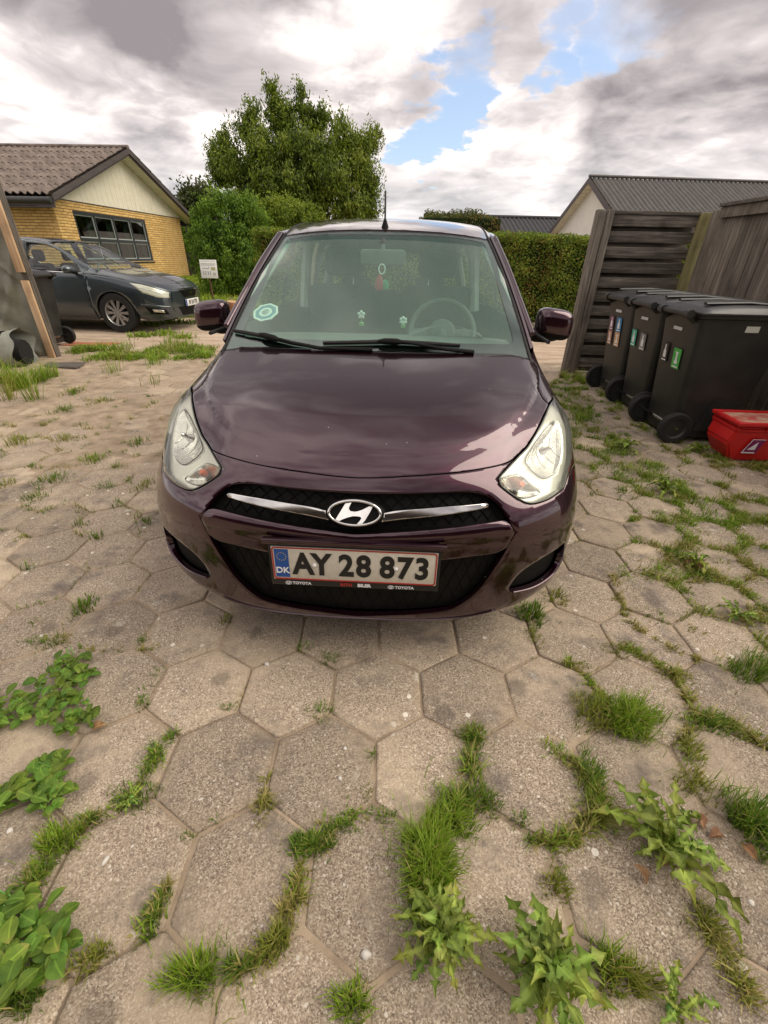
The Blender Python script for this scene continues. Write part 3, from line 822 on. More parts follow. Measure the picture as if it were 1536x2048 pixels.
for k in range(12):
    a = 2*math.pi*k/12; x, y = -.2215+.014*math.cos(a), .025+.014*math.sin(a)
    mb.prism([(x+.0022*(1 if i % 2 == 0 else .45)*math.sin(math.pi*i/5), y+.0022*(1 if i % 2 == 0 else .45)*math.cos(math.pi*i/5)) for i in range(10)], .0004, .0012)
mb.build('star_ring', bsdf_mat('plate_yellow', (.55, .42, .06), .5)[0], plate)
def put_text(body, x, y, size, mat, bold=0.0, sx=1.0, parent=plate, z=.0008, name='lettering', align='CENTER', depth=.0008):
    o = link(name, text_mesh(name, body, size, mat, depth, bold, sx, align), None, parent); o.location = (x, y, z); return o
put_text('DK', -.2215, -.026, .030, M_PWHITE, .0006)
for ch, x in zip('AY28873', (-.157, -.100, -.024, .029, .101, .154, .207)):
    put_text(ch, x, -.003, .107, M_PBLACK, .0036, .86)
for x in (-.121, .128):
    mb = MB(); mb.lathe([(.0065, 0), (.006, .003), (.003, .005), (0, .0055)], 14); o = mb.build('plate_screw', M_PWHITE, plate); o.location = (x, -.002, .0008)
for x in (-.172, .150):
    put_text('TOYOTA', x+.006, -.0755, .0135, M_PWHITE, .0004, 1.05, z=-.0038)
    mb = MB()
    for a_, b_, ox, oy in ((.0095, .0062, 0, 0), (.0055, .0034, 0, .0022), (.0028, .0058, 0, 0)):
        mb.tube([(x-.036+ox+a_*math.cos(q), -.0755+oy+b_*math.sin(q), -.0036) for q in np.linspace(0, 2*math.pi, 22)], .0008, 5)
    mb.build('holder_emblem', M_PWHITE, plate)
put_text('RITH', -.026, -.0745, .0155, M_PRED, .0007, 1.1, z=-.0038)
put_text('BILER', .030, -.0745, .0155, M_PWHITE, .0009, 1.1, z=-.0038)
# ------------------------------------------------------------------ windscreen, pillars, roof
def lerp(a, b, f): return a+(b-a)*f
def ws_edge(r):   return np.array([lerp(.657, .541, r) - .006*4*r*(1-r)*-1, lerp(.885, 1.662, r), lerp(.908, 1.356, r) + .014*4*r*(1-r)])
def ws_mid(r):    return np.array([0, lerp(.795, 1.622, r), lerp(.900, 1.386, r) + .012*4*r*(1-r)])
_fr = [0, .3, .55, .78, .93, 1.0]
WS = Surf([[[f*ws_edge(r)[0], *(ws_mid(r)[1:]+(ws_edge(r)-ws_mid(r))[1:]*f**2.4)] for f in _fr] for r in np.linspace(-.06, 1.0, 6)])
WSN = 5.0
def ws_outline(f, t0, t1, n=16):
    f = np.interp(f, _fr, range(6))
    half = loop([(0, t0)], [(f*k/n, t0) for k in range(n+1)], [(f, t0+(t1-t0)*k/n) for k in range(n+1)], [(f*(1-k/n), t1) for k in range(n+1)])
    return sym(half)
M_FRIT = bsdf_mat('screen_black_band', (.012, .013, .013), .08, 0, 1.0)[0]
def frit_outline():
    """clear area inside the black printed band"""
    c = lambda u, v: tuple(WS.st(u, v))
    b = [(0, WS.st(757, 681)[1])] + [c(*p) for p in [(860, 684), (960, 686), (1012, 687)]]
    sd = [c(*p) for p in [(1012, 687), (1022, 684), (1026, 676), (1017, 640), (1002, 590), (985, 530), (972, 493), (966, 484), (958, 482)]]
    tp = [c(*p) for p in [(958, 482), (910, 474), (860, 470.5)]] + [(0, WS.st(765, 468)[1])]
    return sym(loop(resample(WS, crom(b), .01), resample(WS, crom(sd), .008), resample(WS, crom(tp), .01)))
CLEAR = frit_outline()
screen = panel('windscreen', WS, ws_outline(1.0, .05, 5.0), off=.0, gap=.0015, depth=.004, mat=M_SCREEN, parent=CAR, ds=.2, dt=.2, roll=.1)
panel('screen_band', WS, ws_outline(.995, .06, 4.97), [CLEAR], off=-.003, gap=.001, depth=.001, mat=M_FRIT, parent=screen, ds=.15, dt=.12, roll=0)
panel('screen_haze', WS, CLEAR, off=-.0065, gap=.002, depth=0, mat=M_HAZE, parent=screen, ds=.2, dt=.2, roll=0)  # added sheet that paints the reflection veil over the clear glass
M_TINT = glass_mat('tint_strip', (.30, .62, .58), .0, 1.0)
# blue-green sun strip along the top of the screen
band = sym(loop([(0, 4.62)], [(4.75, 4.60), (4.85, 4.93), (0, 4.93)]))
panel('sun_strip', WS, loop(resample(WS, loop(band, band[:1]), .02)), off=-.0045, gap=0, depth=0, mat=M_TINT, parent=screen, roll=0)
# wiper-side scuttle under the rear edge of the bonnet
MB().grid(lambda u, v: (-.66+1.32*u, .80+.10*v+.16*abs(2*u-1)**2.4, .888-.03*v+.01*abs(2*u-1)**2.4), 24, 2).build('scuttle', M_BLACKPL, CAR)
def sweep(fn, prof, n, name, mat, parent, r0=-.05, r1=1.03):
    """strip along the screen edge; prof = offsets (outward, back, up)"""
    mb = MB(); k = len(prof)
    for sg in (1, -1):
        vs_ = []
        for i in range(n+1):
            e = fn(lerp(r0, r1, i/n))
            for a, b_, c in prof: vs_.append((sg*(e[0]+a), e[1]+b_, e[2]+c))
        fs_ = [(i*k+j, (i+1)*k+j, (i+1)*k+j+1, i*k+j+1) for i in range(n) for j in range(k-1)]
        m2 = MB(); m2.add(vs_, [f if sg > 0 else f[::-1] for f in fs_]); m2.build(name, mat, parent, 60, fix=False)
sweep(ws_edge, [(-.003, .004, -.006), (-.002, 0, .004), (.004, .002, .007), (.008, .004, .004), (.009, .006, -.004)], 20, 'screen_seal', M_RUBBER, CAR)
sweep(ws_edge, [(.009, .010, -.004), (.012, .009, .010), (.022, .018, .0145), (.031, .034, .010), (.038, .055, .000), (.041, .075, -.012), (.041, .10, -.03)], 20, 'a_pillar', M_PAINT, CAR, .05, 1.02)
_rx = np.array([0, .2, .36, .46, .525, .562, .585, .600])
_rd = np.array([0, .003, .012, .022, .0315, .043, .065, .10])
_ry = np.array([0, .004, .012, .022, .034, .045, .06, .08])
RY = [1.628, 1.75, 1.95, 2.3, 2.75, 3.15, 3.40]; RZ = [1.391, 1.415, 1.446, 1.482, 1.498, 1.478, 1.44]
ROOF = Surf([np.stack([_rx*w_, y+_ry*e_, z-_rd*1.0], 1) for y, z, w_, e_ in zip(RY, RZ, [1.0, 1.012, 1.03, 1.05, 1.05, 1.02, .98], [1, 1, .6, .2, 0, -.3, -.6])])
roof = panel('roof', ROOF, sym(loop([(0, .02)], [(k*.5, .02) for k in range(1, 14)], [(6.6, .1+k*.3) for k in range(20)], [(6.6*(1-k/12), 6.0) for k in range(13)])), off=0, gap=0, depth=.02, mat=M_PAINT, parent=CAR, ds=.2, dt=.12, roll=.2)
MB().grid(lambda u, v: tuple(ROOF.pos(-6.2+12.4*u, .15+5.8*v)-np.array([0, 0, .03])), 20, 12).build('headliner', M_INTL, CAR)
for sg in (1, -1):      # gutter strip on the roof edge
    q = ROOF.pos(np.full(24, 4.35*sg), np.linspace(.15, 5.6, 24)); n = ROOF.nrm(np.full(24, 4.35*sg), np.linspace(.15, 5.6, 24))
    MB().tube([tuple(p) for p in q+n*.001], .006, 6, flat=.6).build('roof_strip', M_RUBBER, roof)
# aerial
ab = c_aty(770, 457, 1.70)
mb = MB(); mb.at(Matrix.Translation((float(ab[0]), 1.70, float(ab[2])-.004)))
mb.lathe([(.022, 0), (.020, .008), (.012, .03), (.007, .045), (0, .046)], 16); base = mb.build('aerial_base', M_BLACKPL, roof)
tp = c_aty(771, 382, 1.80)
mb = MB(); a_, b_ = Vector((float(ab[0]), 1.702, float(ab[2])+.035)), Vector((float(tp[0]), 1.80, float(tp[2])))
pp = [a_.lerp(b_, i/30) for i in range(31)]
mb.tube([tuple(p) for p in pp], [.0042 + (.0016 if i % 2 else 0) for i in range(31)], 8); mb.build('aerial_rod', M_RUBBER, roof)

# ------------------------------------------------------------------ sides, tail, glass
def side_x(y, z):
    q = (z-.46)/.46
    w_ = .799 - .026*max(q, 0)**2.2 - .020*max(-q, 0)**2
    if y > 2.7: w_ -= .11*((y-2.7)/.85)**2
    return w_
ZL = [.19, .28, .40, .52, .64, .76, .87, .955]; YL = [1.352, 1.6, 1.9, 2.2, 2.5, 2.8, 3.05, 3.28, 3.45]
def side_surf(sg):
    P = [[(sg*side_x(y, z), y, z) for y in YL] for z in ZL]
    if sg < 0: P = [r[::-1] for r in P]
    return Surf(P, mirror=False)
RWY = WHEEL_Y+2.38
for sg in (1, -1):
    S2 = side_surf(sg)
    fs = (lambda y: np.interp(y, YL, range(9))) if sg > 0 else (lambda y: 8-np.interp(y, YL, range(9)))
    ft = lambda z: np.interp(z, ZL, range(8))
    def lp(pts, k=10):
        P = np.array([(fs(y), ft(z)) for y, z in pts])
        return loop(*[np.stack([np.linspace(P[i, 0], P[(i+1) % len(P), 0], k), np.linspace(P[i, 1], P[(i+1) % len(P), 1], k)], 1) for i in range(len(P))])
    ra = [(RWY-ARCH*math.cos(a), WHEEL_Z+ARCH*math.sin(a)) for a in np.linspace(0, math.pi, 15)]
    fd = panel('front_door', S2, lp([(1.353, .27), (2.33, .27), (2.33, .95), (1.353, .95)]), gap=.002, depth=.02, mat=M_PAINT, parent=CAR, ds=.3, dt=.3)
    rd = panel('rear_door', S2, lp([(2.335, .27), (2.80, .27), (2.93, .60), (3.06, .95), (2.335, .95)]), gap=.002, depth=.02, mat=M_PAINT, parent=CAR, ds=.3, dt=.3)
    panel('sill', S2, lp([(1.355, .20), (2.79, .20), (2.79, .265), (1.355, .265)]), gap=.001, depth=.02, mat=M_PAINT, parent=CAR, ds=.3, dt=.3)
    panel('rear_quarter', S2, lp([(3.07, .95), (2.94, .60)], 4) if False else lp([(2.81, .30)]+[p for p in ra if p[1] < .62 and p[0] < 3.45]+[(3.445, .30), (3.445, .95), (3.065, .95), (2.935, .60)], 3), gap=.001, depth=.02, mat=M_PAINT, parent=CAR, ds=.3, dt=.3)
    for dd, yh in ((fd, 2.20), (rd, 2.93)):
        x_ = side_x(yh, .80)
        MB().tube([(sg*(x_+.004), yh-.09, .80), (sg*(x_+.022), yh-.07, .803), (sg*(x_+.024), yh+.05, .803), (sg*(x_+.004), yh+.07, .80)], .011, 8).build('door_handle', M_PAINT, dd)
    # side glass between the belt and the roof rail
    rail_y = [1.0, 1.2, 1.45, 1.72, 2.0, 2.4, 2.9, 3.25]; rail_z = [.965, 1.09, 1.235, 1.362, 1.385, 1.405, 1.40, 1.37]; rail_x = [.695, .660, .622, .588, .607, .616, .612, .58]
    rz = lambda y: np.interp(y, rail_y, rail_z); rx = lambda y: np.interp(y, rail_y, rail_x)
    def pane(y0, y1, name, mat, parent, n=10, inset_=0.0, w_=0.0):
        mb = MB()
        def f(u, v):
            y = lerp(y0, y1, u); zt = max(rz(y)-inset_, .958); z = lerp(.955, zt, v)
            x = lerp(side_x(y, .955)-.012, rx(y), (z-.955)/max(rz(y)-.955, .01)) + w_ + .012*math.sin(math.pi*v)
            return (sg*x, y, z)
        mb.grid(f, n, 6); return mb.build(name, mat, parent, 60)
    pane(1.06, 2.29, 'side_window', M_SIDEGL, fd); pane(2.36, 3.0, 'side_window', M_SIDEGL, rd)
    pane(2.28, 2.38, 'b_pillar', M_GLOSSBLK, CAR, 2, 0, .004); pane(3.0, 3.30, 'c_pillar', M_PAINT, CAR, 4, 0, .003)
    mb = MB(); mb.tube([(sg*(rx(y)-.004), y, rz(y)+.004) for y in np.linspace(1.03, 3.28, 40)], .013, 8); mb.build('roof_rail', M_PAINT, CAR, 60)
    mb = MB(); mb.tube([(sg*(side_x(y, .955)-.006), y, .957) for y in np.linspace(1.02, 3.02, 20)], .008, 6); mb.build('window_seal', M_RUBBER, CAR)
    # door card and inner pillar trims
    mb = MB(); mb.grid(lambda u, v: (sg*(side_x(1.35+1.9*u, .3+.65*v)-.06), 1.15+2.1*u, .3+.66*v), 6, 4); mb.build('door_card', M_INT, CAR)
    MB().tube([(sg*.60, 2.32, .95), (sg*.575, 2.34, 1.2), (sg*.55, 2.36, 1.39)], .035, 8).build('pillar_trim', M_INTL, CAR)
    MB().tube([(sg*.64, 1.0, .95), (sg*.585, 1.35, 1.17), (sg*.525, 1.72, 1.35)], .022, 8).build('pillar_trim', M_INTL, CAR)
# tail
mb = MB()
TY = [(3.42, 1.42), (3.50, 1.22), (3.555, .98), (3.585, .80), (3.575, .55), (3.58, .35), (3.50, .22)]
mb.grid(lambda u, v: (lambda q: ((1.1 if q[1] > .98 else 1.36)*(u-.5)*(1.0 if q[1] < .98 else 1.0), q[0]-.16*abs(2*u-1)**3, q[1]))((np.interp(v, np.linspace(0, 1, 5), [p[0] for p in TY[2:]]), np.interp(v, np.linspace(0, 1, 5), [p[1] for p in TY[2:]]))), 14, 12)
mb.build('tailgate', M_PAINT, CAR, 60)
MB().grid(lambda u, v: ((1.06+.22*v)*(u-.5), lerp(3.40, 3.555, v)-.12*abs(2*u-1)**3, lerp(1.41, .985, v)), 12, 6).build('rear_window', M_SIDEGL, CAR)
mb = MB()
mb.box(-.62, .62, 3.33, 3.40, 1.30, 1.42, .01)
for sg in (1, -1): mb.tube([(sg*.52, 3.36, 1.36), (sg*.60, 3.46, 1.1), (sg*.64, 3.47, .95)], .045, 8)
mb.build('rear_frame', M_INT, CAR)
# underbody and wheels
MB().box(-.70, .70, .42, 3.40, .19, .26).build('underbody', M_UNDER, CAR)
MB().box(-.60, .60, 1.02, 3.45, .26, .50).build('floor_tunnel', M_UNDER, CAR)
def wheel(parent, x, y, r, wd, sg, spokes=8, name='wheel', rimmat=None, tyre=None):
    w_ = bpy.data.objects.new(name, None); COL.objects.link(w_); w_.parent = parent; w_.location = (x, y, r)
    mb = MB(); rr = r*.66
    mb.lathe([(rr, -wd/2), (r-.012, -wd/2), (r-.002, -wd/2+.015), (r, -wd/4), (r, wd/4), (r-.002, wd/2-.015), (r-.012, wd/2), (rr, wd/2)], 40, 'X', False); mb.build('tyre', tyre or M_RUBBER, w_)
    mb = MB(); mb.lathe([(rr, -wd*.42), (rr-.008, -wd*.40), (rr-.02, 0), (rr-.008, wd*.40), (rr, wd*.46), (rr+.004, wd*.50) if sg > 0 else (rr, wd*.5)], 36, 'X', False)
    fx_ = sg*wd*.38
    mb.lathe([(.0, fx_), (.05, fx_), (.055, fx_-sg*.02)], 20, 'X')
    for k in range(spokes):
        a = 2*math.pi*k/spokes
        c_, s_ = math.cos(a), math.sin(a)
        pts = []
        for q, wv in ((.045, .016), (rr*.55, .020), (rr-.004, .030)):
            for e in (-1, 1):
                pts.append((fx_+sg*(.004), q*c_-e*wv*s_, q*s_+e*wv*c_))
        mb.add(pts+[(p[0]-sg*.022, p[1], p[2]) for p in pts], [(0, 1, 3, 2), (2, 3, 5, 4), (6, 7, 9, 8), (8, 9, 11, 10), (0, 2, 8, 6), (2, 4, 10, 8), (1, 3, 9, 7), (3, 5, 11, 9)])
    mb.build('rim', rimmat or M_STEEL, w_)
    return w_
for sg in (1, -1):
    wheel(CAR, sg*.70, WHEEL_Y, .283, .165, sg); wheel(CAR, sg*.70, RWY, .283, .165, sg)

# ------------------------------------------------------------------ door mirrors
def mirror(sg):
    m = bpy.data.objects.new('door_mirror', None); COL.objects.link(m); m.parent = CAR
    C = Vector((sg*.858, 1.315, .999)); a, b_, c = .090, .062, .070
    def shell(u, v, zlo=-1.0, zhi=1.0):
        th = 2*math.pi*u; ph = math.pi*(v-.5)
        se = lambda w__, e: math.copysign(abs(w__)**e, w__)
        x = a*se(math.cos(ph), .55)*se(math.cos(th), .62); y = b_*se(math.cos(ph), .6)*se(math.sin(th), .75); z = c*se(math.sin(ph), .62)
        x *= 1.0 + .10*(z/c)*0; z += .012*(x/a)*-sg*0
        if y > 0: y *= .55
        z -= .010*(x*sg/a)
        return (C.x+x, C.y+y, C.z+z)
    zcut = C.z-.040
    mb = MB(); mb.grid(lambda u, v: shell(u, .345+.655*v), 40, 22); mb.build('mirror_cap', M_PAINT, m, 80)
    mb = MB(); mb.grid(lambda u, v: tuple(C + (Vector(shell(u, .37*v))-C)*1.012), 40, 10)
    mb.build('mirror_base', M_BLACKPL, m, 80)
    # arm to the door
    mb = MB(); mb.tube([(sg*.745, 1.29, .955), (sg*.78, 1.30, .948), (sg*.83, 1.31, .945), (sg*.88, 1.315, .948), (sg*.935, 1.32, .958)], [.028, .034, .034, .028, .012], 12); mb.build('mirror_arm', M_BLACKPL, m, 80)
    MB().box(C.x-.075, C.x+.075, C.y+.030, C.y+.034, C.z-.045, C.z+.055, .001).build('mirror_glass', M_CHROME, m)
    mb = MB(); mb.add([(sg*.70, 1.06, .955), (sg*.752, 1.30, .955), (sg*.700, 1.24, 1.07), (sg*.675, 1.14, 1.04)], [(0, 1, 2, 3)]); mb.build('mirror_sail', M_BLACKPL, m)
for sg in (1, -1): mirror(sg)

# ------------------------------------------------------------------ wipers
def on_ws(u, v, lift): 
    s, t = WS.st(u, v); return Vector(WS.pos(s, t) + WS.nrm(s, t)*lift)
def wiper(blade, armpts, hub):
    w_ = bpy.data.objects.new('wiper', None); COL.objects.link(w_); w_.parent = CAR
    p = [on_ws(*q, .012) for q in blade]
    mb = MB(); path = [p[0].lerp(p[-1], f) if len(p) == 2 else None for f in np.linspace(0, 1, 8)] if len(p) == 2 else p
    mb.tube([tuple(q) for q in path], [.006]+[.0085]*(len(path)-2)+[.006], 8); mb.build('wiper_blade', M_RUBBER, w_)
    p2 = [on_ws(*q, .004) for q in blade]; mb = MB(); mb.tube([tuple(q) for q in p2], .003, 5); mb.build('wiper_edge', M_RUBBER, w_)
    h = [on_ws(*q, .018) for q in hub]; mb = MB(); mb.tube([tuple(h[0]), tuple(h[0].lerp(h[1], .25)), tuple(h[0].lerp(h[1], .75)), tuple(h[1])], [.008, .016, .016, .008], 10, flat=.8); mb.build('wiper_joint', M_BLACKPL, w_)
    a = [on_ws(*q, l) for *q, l in armpts]; mb = MB(); mb.tube([tuple(q) for q in a], [.007, .009, .011, .013][:len(a)], 8, flat=.7); mb.build('wiper_arm', M_BLACKPL, w_)
wiper([(469, 665), (500, 671), (545, 680), (585, 690), (622, 696)], [(556, 684, .020), (590, 693, .018), (640, 702, .016), (745, 704, .012)], [(522, 675), (562, 687)])
wiper([(647, 690), (720, 689), (785, 687.5), (850, 691), (919, 695)], [(800, 691, .020), (840, 696, .018), (888, 704, .016), (946, 709, .012)], [(757, 689), (806, 691)])

# ------------------------------------------------------------------ inside
mb = MB()
DASH = [(.90, .86), (1.0, .905), (1.15, .925), (1.32, .930), (1.42, .915), (1.47, .86), (1.48, .70), (1.44, .45)]
mb.grid(lambda u, v: (1.30*(u-.5), np.interp(v, np.linspace(0, 1, 8), [p[0] for p in DASH])+.10*abs(2*u-1)**3*(1-v), np.interp(v, np.linspace(0, 1, 8), [p[1] for p in DASH])-.02*abs(2*u-1)**4), 24, 28)
dash = mb.build('dashboard', M_INT, CAR, 60)
mb = MB(); mb.grid(lambda u, v: (.335+.20*(u-.5)*2*.95, 1.30+.17*v, .925+.055*math.sin(math.pi*u)*(1-.35*v)), 14, 6); mb.build('instrument_cowl', M_INT, dash, 60)
# steering wheel
SW = Matrix.Translation((.333, 1.60, .905)) @ Matrix.Rotation(rad(62), 4, 'X')
sw = bpy.data.objects.new('steering_wheel', None); COL.objects.link(sw); sw.parent = CAR
mb = MB().at(SW); mb.tube([(.178*math.cos(a), .178*math.sin(a), 0) for a in np.linspace(0, 2*math.pi, 49)], .0155, 10, caps=False); mb.build('wheel_ring', M_INT, sw, 60)
mb = MB().at(SW); mb.lathe([(.075, -.03), (.078, 0), (.06, .02), (0, .025)], 20); mb.box(-.165, .165, -.022, .022, -.012, .004, .004); mb.box(-.02, .02, -.165, 0, -.012, .004, .004); mb.build('wheel_hub', M_INT, sw)
mb = MB(); mb.tube([(.333, 1.60, .905), (.333, 1.40, .80)], .03, 10); mb.build('steering_column', M_INT, sw)
def seat(x, y, w_, name='front_seat'):
    s_ = bpy.data.objects.new(name, None); COL.objects.link(s_); s_.parent = CAR
    MB().box(x-w_/2, x+w_/2, y-.50, y, .42, .58, .05).build('cushion', M_SEAT, s_)
    mb = MB(); mb.at(Matrix.Translation((x, y-.03, .52)) @ Matrix.Rotation(rad(-14), 4, 'X')); mb.box(-w_/2, w_/2, -.06, .07, 0, .60, .05); mb.build('backrest', M_SEAT, s_)
    if name == 'front_seat':
        mb = MB(); mb.at(Matrix.Translation((x, y+.135, 1.12))); mb.box(-.135, .135, -.05, .05, .03, .20, .045); mb.build('headrest', M_SEAT, s_)
        mb = MB()
        mb.tube([(x-.06, y+.12, 1.06), (x-.06, y+.135, 1.155), (x+.06, y+.135, 1.155), (x+.06, y+.12, 1.06)], .006, 6)
        mb.build('headrest_rod', M_CHROME, s_)
seat(-.31, 2.20, .48); seat(.33, 2.25, .48)
mb = MB(); mb.box(-.58, .58, 2.70, 3.10, .45, .60, .05); mb.build('rear_bench', M_SEAT, CAR)
mb = MB(); mb.box(-.58, .58, 3.06, 3.18, .55, 1.02, .05)
for e in (-.32, .32): mb.box(e-.12, e+.12, 3.10, 3.18, 1.02, 1.13, .04)
mb.build('rear_backrest', M_SEAT, CAR)
MB().box(-.10, .09, 1.55, 2.4, .45, .62, .03).build('centre_console', M_INT, CAR)
mb = MB(); mb.tube([(0.0, 1.72, .62), (.02, 1.70, .78)], .012, 8); mb.lathe([(0, 0)], 3) if False else None; mb.build('gear_lever', M_INT, CAR)
# inside mirror on its stalk
im = c_aty(766, 515, 1.52)
rm = bpy.data.objects.new('interior_mirror', None); COL.objects.link(rm); rm.parent = CAR
MB().box(im[0]-.115, im[0]+.115, 1.505, 1.535, im[2]-.036, im[2]+.036, .014).build('mirror_body', M_INT, rm)
MB().tube([(im[0], 1.52, im[2]+.02), (im[0], 1.54, im[2]+.08)], .010, 8).build('mirror_stalk', M_INT, rm)
for sg in (-1, 1):
    MB().box(sg*.10, sg*.50, 1.70, 1.88, 1.352, 1.366, .005).build('sun_visor', M_INT, CAR)
# seat belts
for sg in (-1, 1):
    MB().tube([(sg*.585, 2.33, 1.22), (sg*.56, 2.30, .95), (sg*.58, 2.3, .55)], .022, 6, flat=.12).build('seat_belt', M_INTL, CAR)

# loose things on the dash, the mirror and the screen
CARW = CAR.matrix_basis.copy() if False else (Matrix.Translation((CAR_X, CAR_Y, 0)) @ Matrix.Rotation(-CAR_YAW, 4, 'Z'))
M_FLOW = bsdf_mat('toy_white', (.80, .82, .80), .5)[0]; M_TOYG = bsdf_mat('toy_green', (.18, .42, .10), .5)[0]
def cw(p): return CARW @ Vector(p)
def flower(u, v, y, h, label, petals):
    b_ = c_aty(u, v, y); top = c_aty(u, v-h, y)
    f = thing('toy_flower', label, 'ornament', cw((b_[0], y, b_[2])), group='toy flowers on the dashboard')
    H_ = float(top[2]-b_[2])
    mb = MB(); mb.lathe([(.011, 0), (.013, .012), (.010, .016), (0, .016)], 12); mb.build('pot', M_TOYG, f)
    mb = MB(); mb.tube([(0, 0, .01), (0, 0, H_*.6)], .002, 6); mb.build('stem', M_TOYG, f)
    for k in range(petals):
        a = 2*math.pi*k/petals
        m2 = MB().at(Matrix.Translation((0, -.004, H_*.78)) @ Matrix.Rotation(a, 4, 'Y') @ Matrix.Translation((0, 0, .011)))
        m2.lathe([(0, -.011), (.005, -.007), (.008, 0), (.006, .007), (0, .010)], 8); m2.build('petal', M_FLOW, f)
flower(723, 651, 1.30, 28, 'white toy flower on a thin stem on the dashboard, by the screen middle', 5)
flower(806, 655, 1.30, 18, 'round white toy flower on the dashboard beside the steering wheel', 6)
ps = WS.st(530, 621)
pc_, pn_ = WS.pos(*ps) - WS.nrm(*ps)*.010, WS.nrm(*ps)
pd_ = thing('parking_disc', 'pale blue parking disc stuck inside the lower corner of the windscreen', 'parking disc', cw(pc_), (0, 0, 0))
PDM = (Matrix.Rotation(-CAR_YAW, 4, 'Z') @ Vector(pn_).to_track_quat('Z', 'Y').to_matrix().to_4x4())
pd_.rotation_euler = PDM.to_euler()
M_DISCB = bsdf_mat('disc_blue', (.16, .30, .38), .4)[0]
mb = MB(); mb.lathe([(.058, -.001), (.058, .001)], 24); mb.build('disc_face', M_DISCB, pd_)
mb = MB(); mb.lathe([(.062, -.002), (.062, .0022), (.052, .0022), (.052, -.002), (.062, -.002)], 8); mb.build('disc_rim', M_FLOW, pd_)
mb = MB(); mb.lathe([(.030, .001), (.030, .0024), (.020, .0024), (.020, .001)], 24); mb.build('disc_dial', M_FLOW, pd_)
# charm on a cord below the inside mirror
ct = c_aty(764, 530, 1.50); cb = c_aty(766, 588, 1.50)
ch_ = thing('hanging_charm', 'red and green charm hanging on a white loop from the inside mirror', 'charm', cw((ct[0], 1.50, cb[2])))
L_ = float(ct[2]-cb[2])
mb = MB(); mb.tube([(.016*math.cos(a), 0, L_*.86+.022*math.sin(a)) for a in np.linspace(0, 2*math.pi, 20)], .004, 6, caps=False); mb.build('loop', M_FLOW, ch_)
mb = MB(); mb.lathe([(0, L_*.08), (.020, L_*.14), (.026, L_*.30), (.018, L_*.5), (.007, L_*.66), (0, L_*.70)], 14); o = mb.build('charm_body', bsdf_mat('charm_red', (.45, .03, .04), .4)[0], ch_); o.scale = (1, .5, 1); o.location = (-.012, 0, 0)
mb = MB(); mb.lathe([(0, L_*.12), (.016, L_*.18), (.021, L_*.32), (.014, L_*.46), (0, L_*.52)], 14); o = mb.build('charm_leaf', bsdf_mat('charm_green', (.06, .30, .16), .4)[0], ch_); o.scale = (1, .5, 1); o.location = (.018, .0, 0)
# ================================================================== ground, driveway, paving
def smooth(a, b, x):
    k = min(max((x-a)/(b-a), 0), 1); return k*k*(3-2*k)
def ground_z(x, y):
    """level yard, lawn climbing a little towards the brick house"""
    z = -.016
    z += .40*smooth(10.2, 17, y)*smooth(-1.5, -5.0, x)
    z += .05*smooth(8, 14, y)*smooth(6, 0, x)*0
    return z
def soil_mat():
    m, t, b = bsdf_mat('sandy_soil', (.3, .24, .18), .95, spec=.2)
    co = worldco(t)
    n1 = t.noise(co, 1.1, 5, .6); n2 = t.noise(co, 9.0, 6, .65); n3 = t.noise(co, 70.0, 4, .6)
    c = t.ramp(n2, [(.30, (.19, .14, .095)), (.55, (.38, .295, .213)), (.78, (.53, .43, .32))])
    c = t.mix(t.maprange(n1, .42, .66), c, (.40, .315, .225))
    peb = t.new('ShaderNodeTexVoronoi', {'Vector': co, 'Scale': 55.0})
    c = t.mix(t.math('MULTIPLY', t.maprange(peb.outputs['Distance'], .32, .12), .45), c, (.52, .46, .38))
    moss = t.math('MULTIPLY', t.maprange(t.noise(co, 3.1, 5, .6), .52, .72), .45)
    c = t.mix(moss, c, (.10, .105, .035))
    t.put(b.inputs['Base Color'], c)
    h = t.math('ADD', t.math('MULTIPLY', n2, .6), t.math('MULTIPLY', n3, .5))
    bn = t.new('ShaderNodeBump', {'Height': h, 'Strength': .8, 'Distance': .02}); t.put(b.inputs['Normal'], bn.outputs[0])
    return m
M_SOIL = soil_mat()
xs = np.concatenate([[-150, -60, -30], np.arange(-20, 14.1, 1.0), [20, 40, 150]]); ys = np.concatenate([[-60, -20, -8], np.arange(-4, 30.1, 1.0), [45, 80, 260]])
V = [(x, y, ground_z(x, y)) for x in xs for y in ys]; ny = len(ys)
kind(link('ground', npmesh('ground', V, [(i*ny+j, (i+1)*ny+j, (i+1)*ny+j+1, i*ny+j+1) for i in range(len(xs)-1) for j in range(ny-1)], M_SOIL)), 'structure')

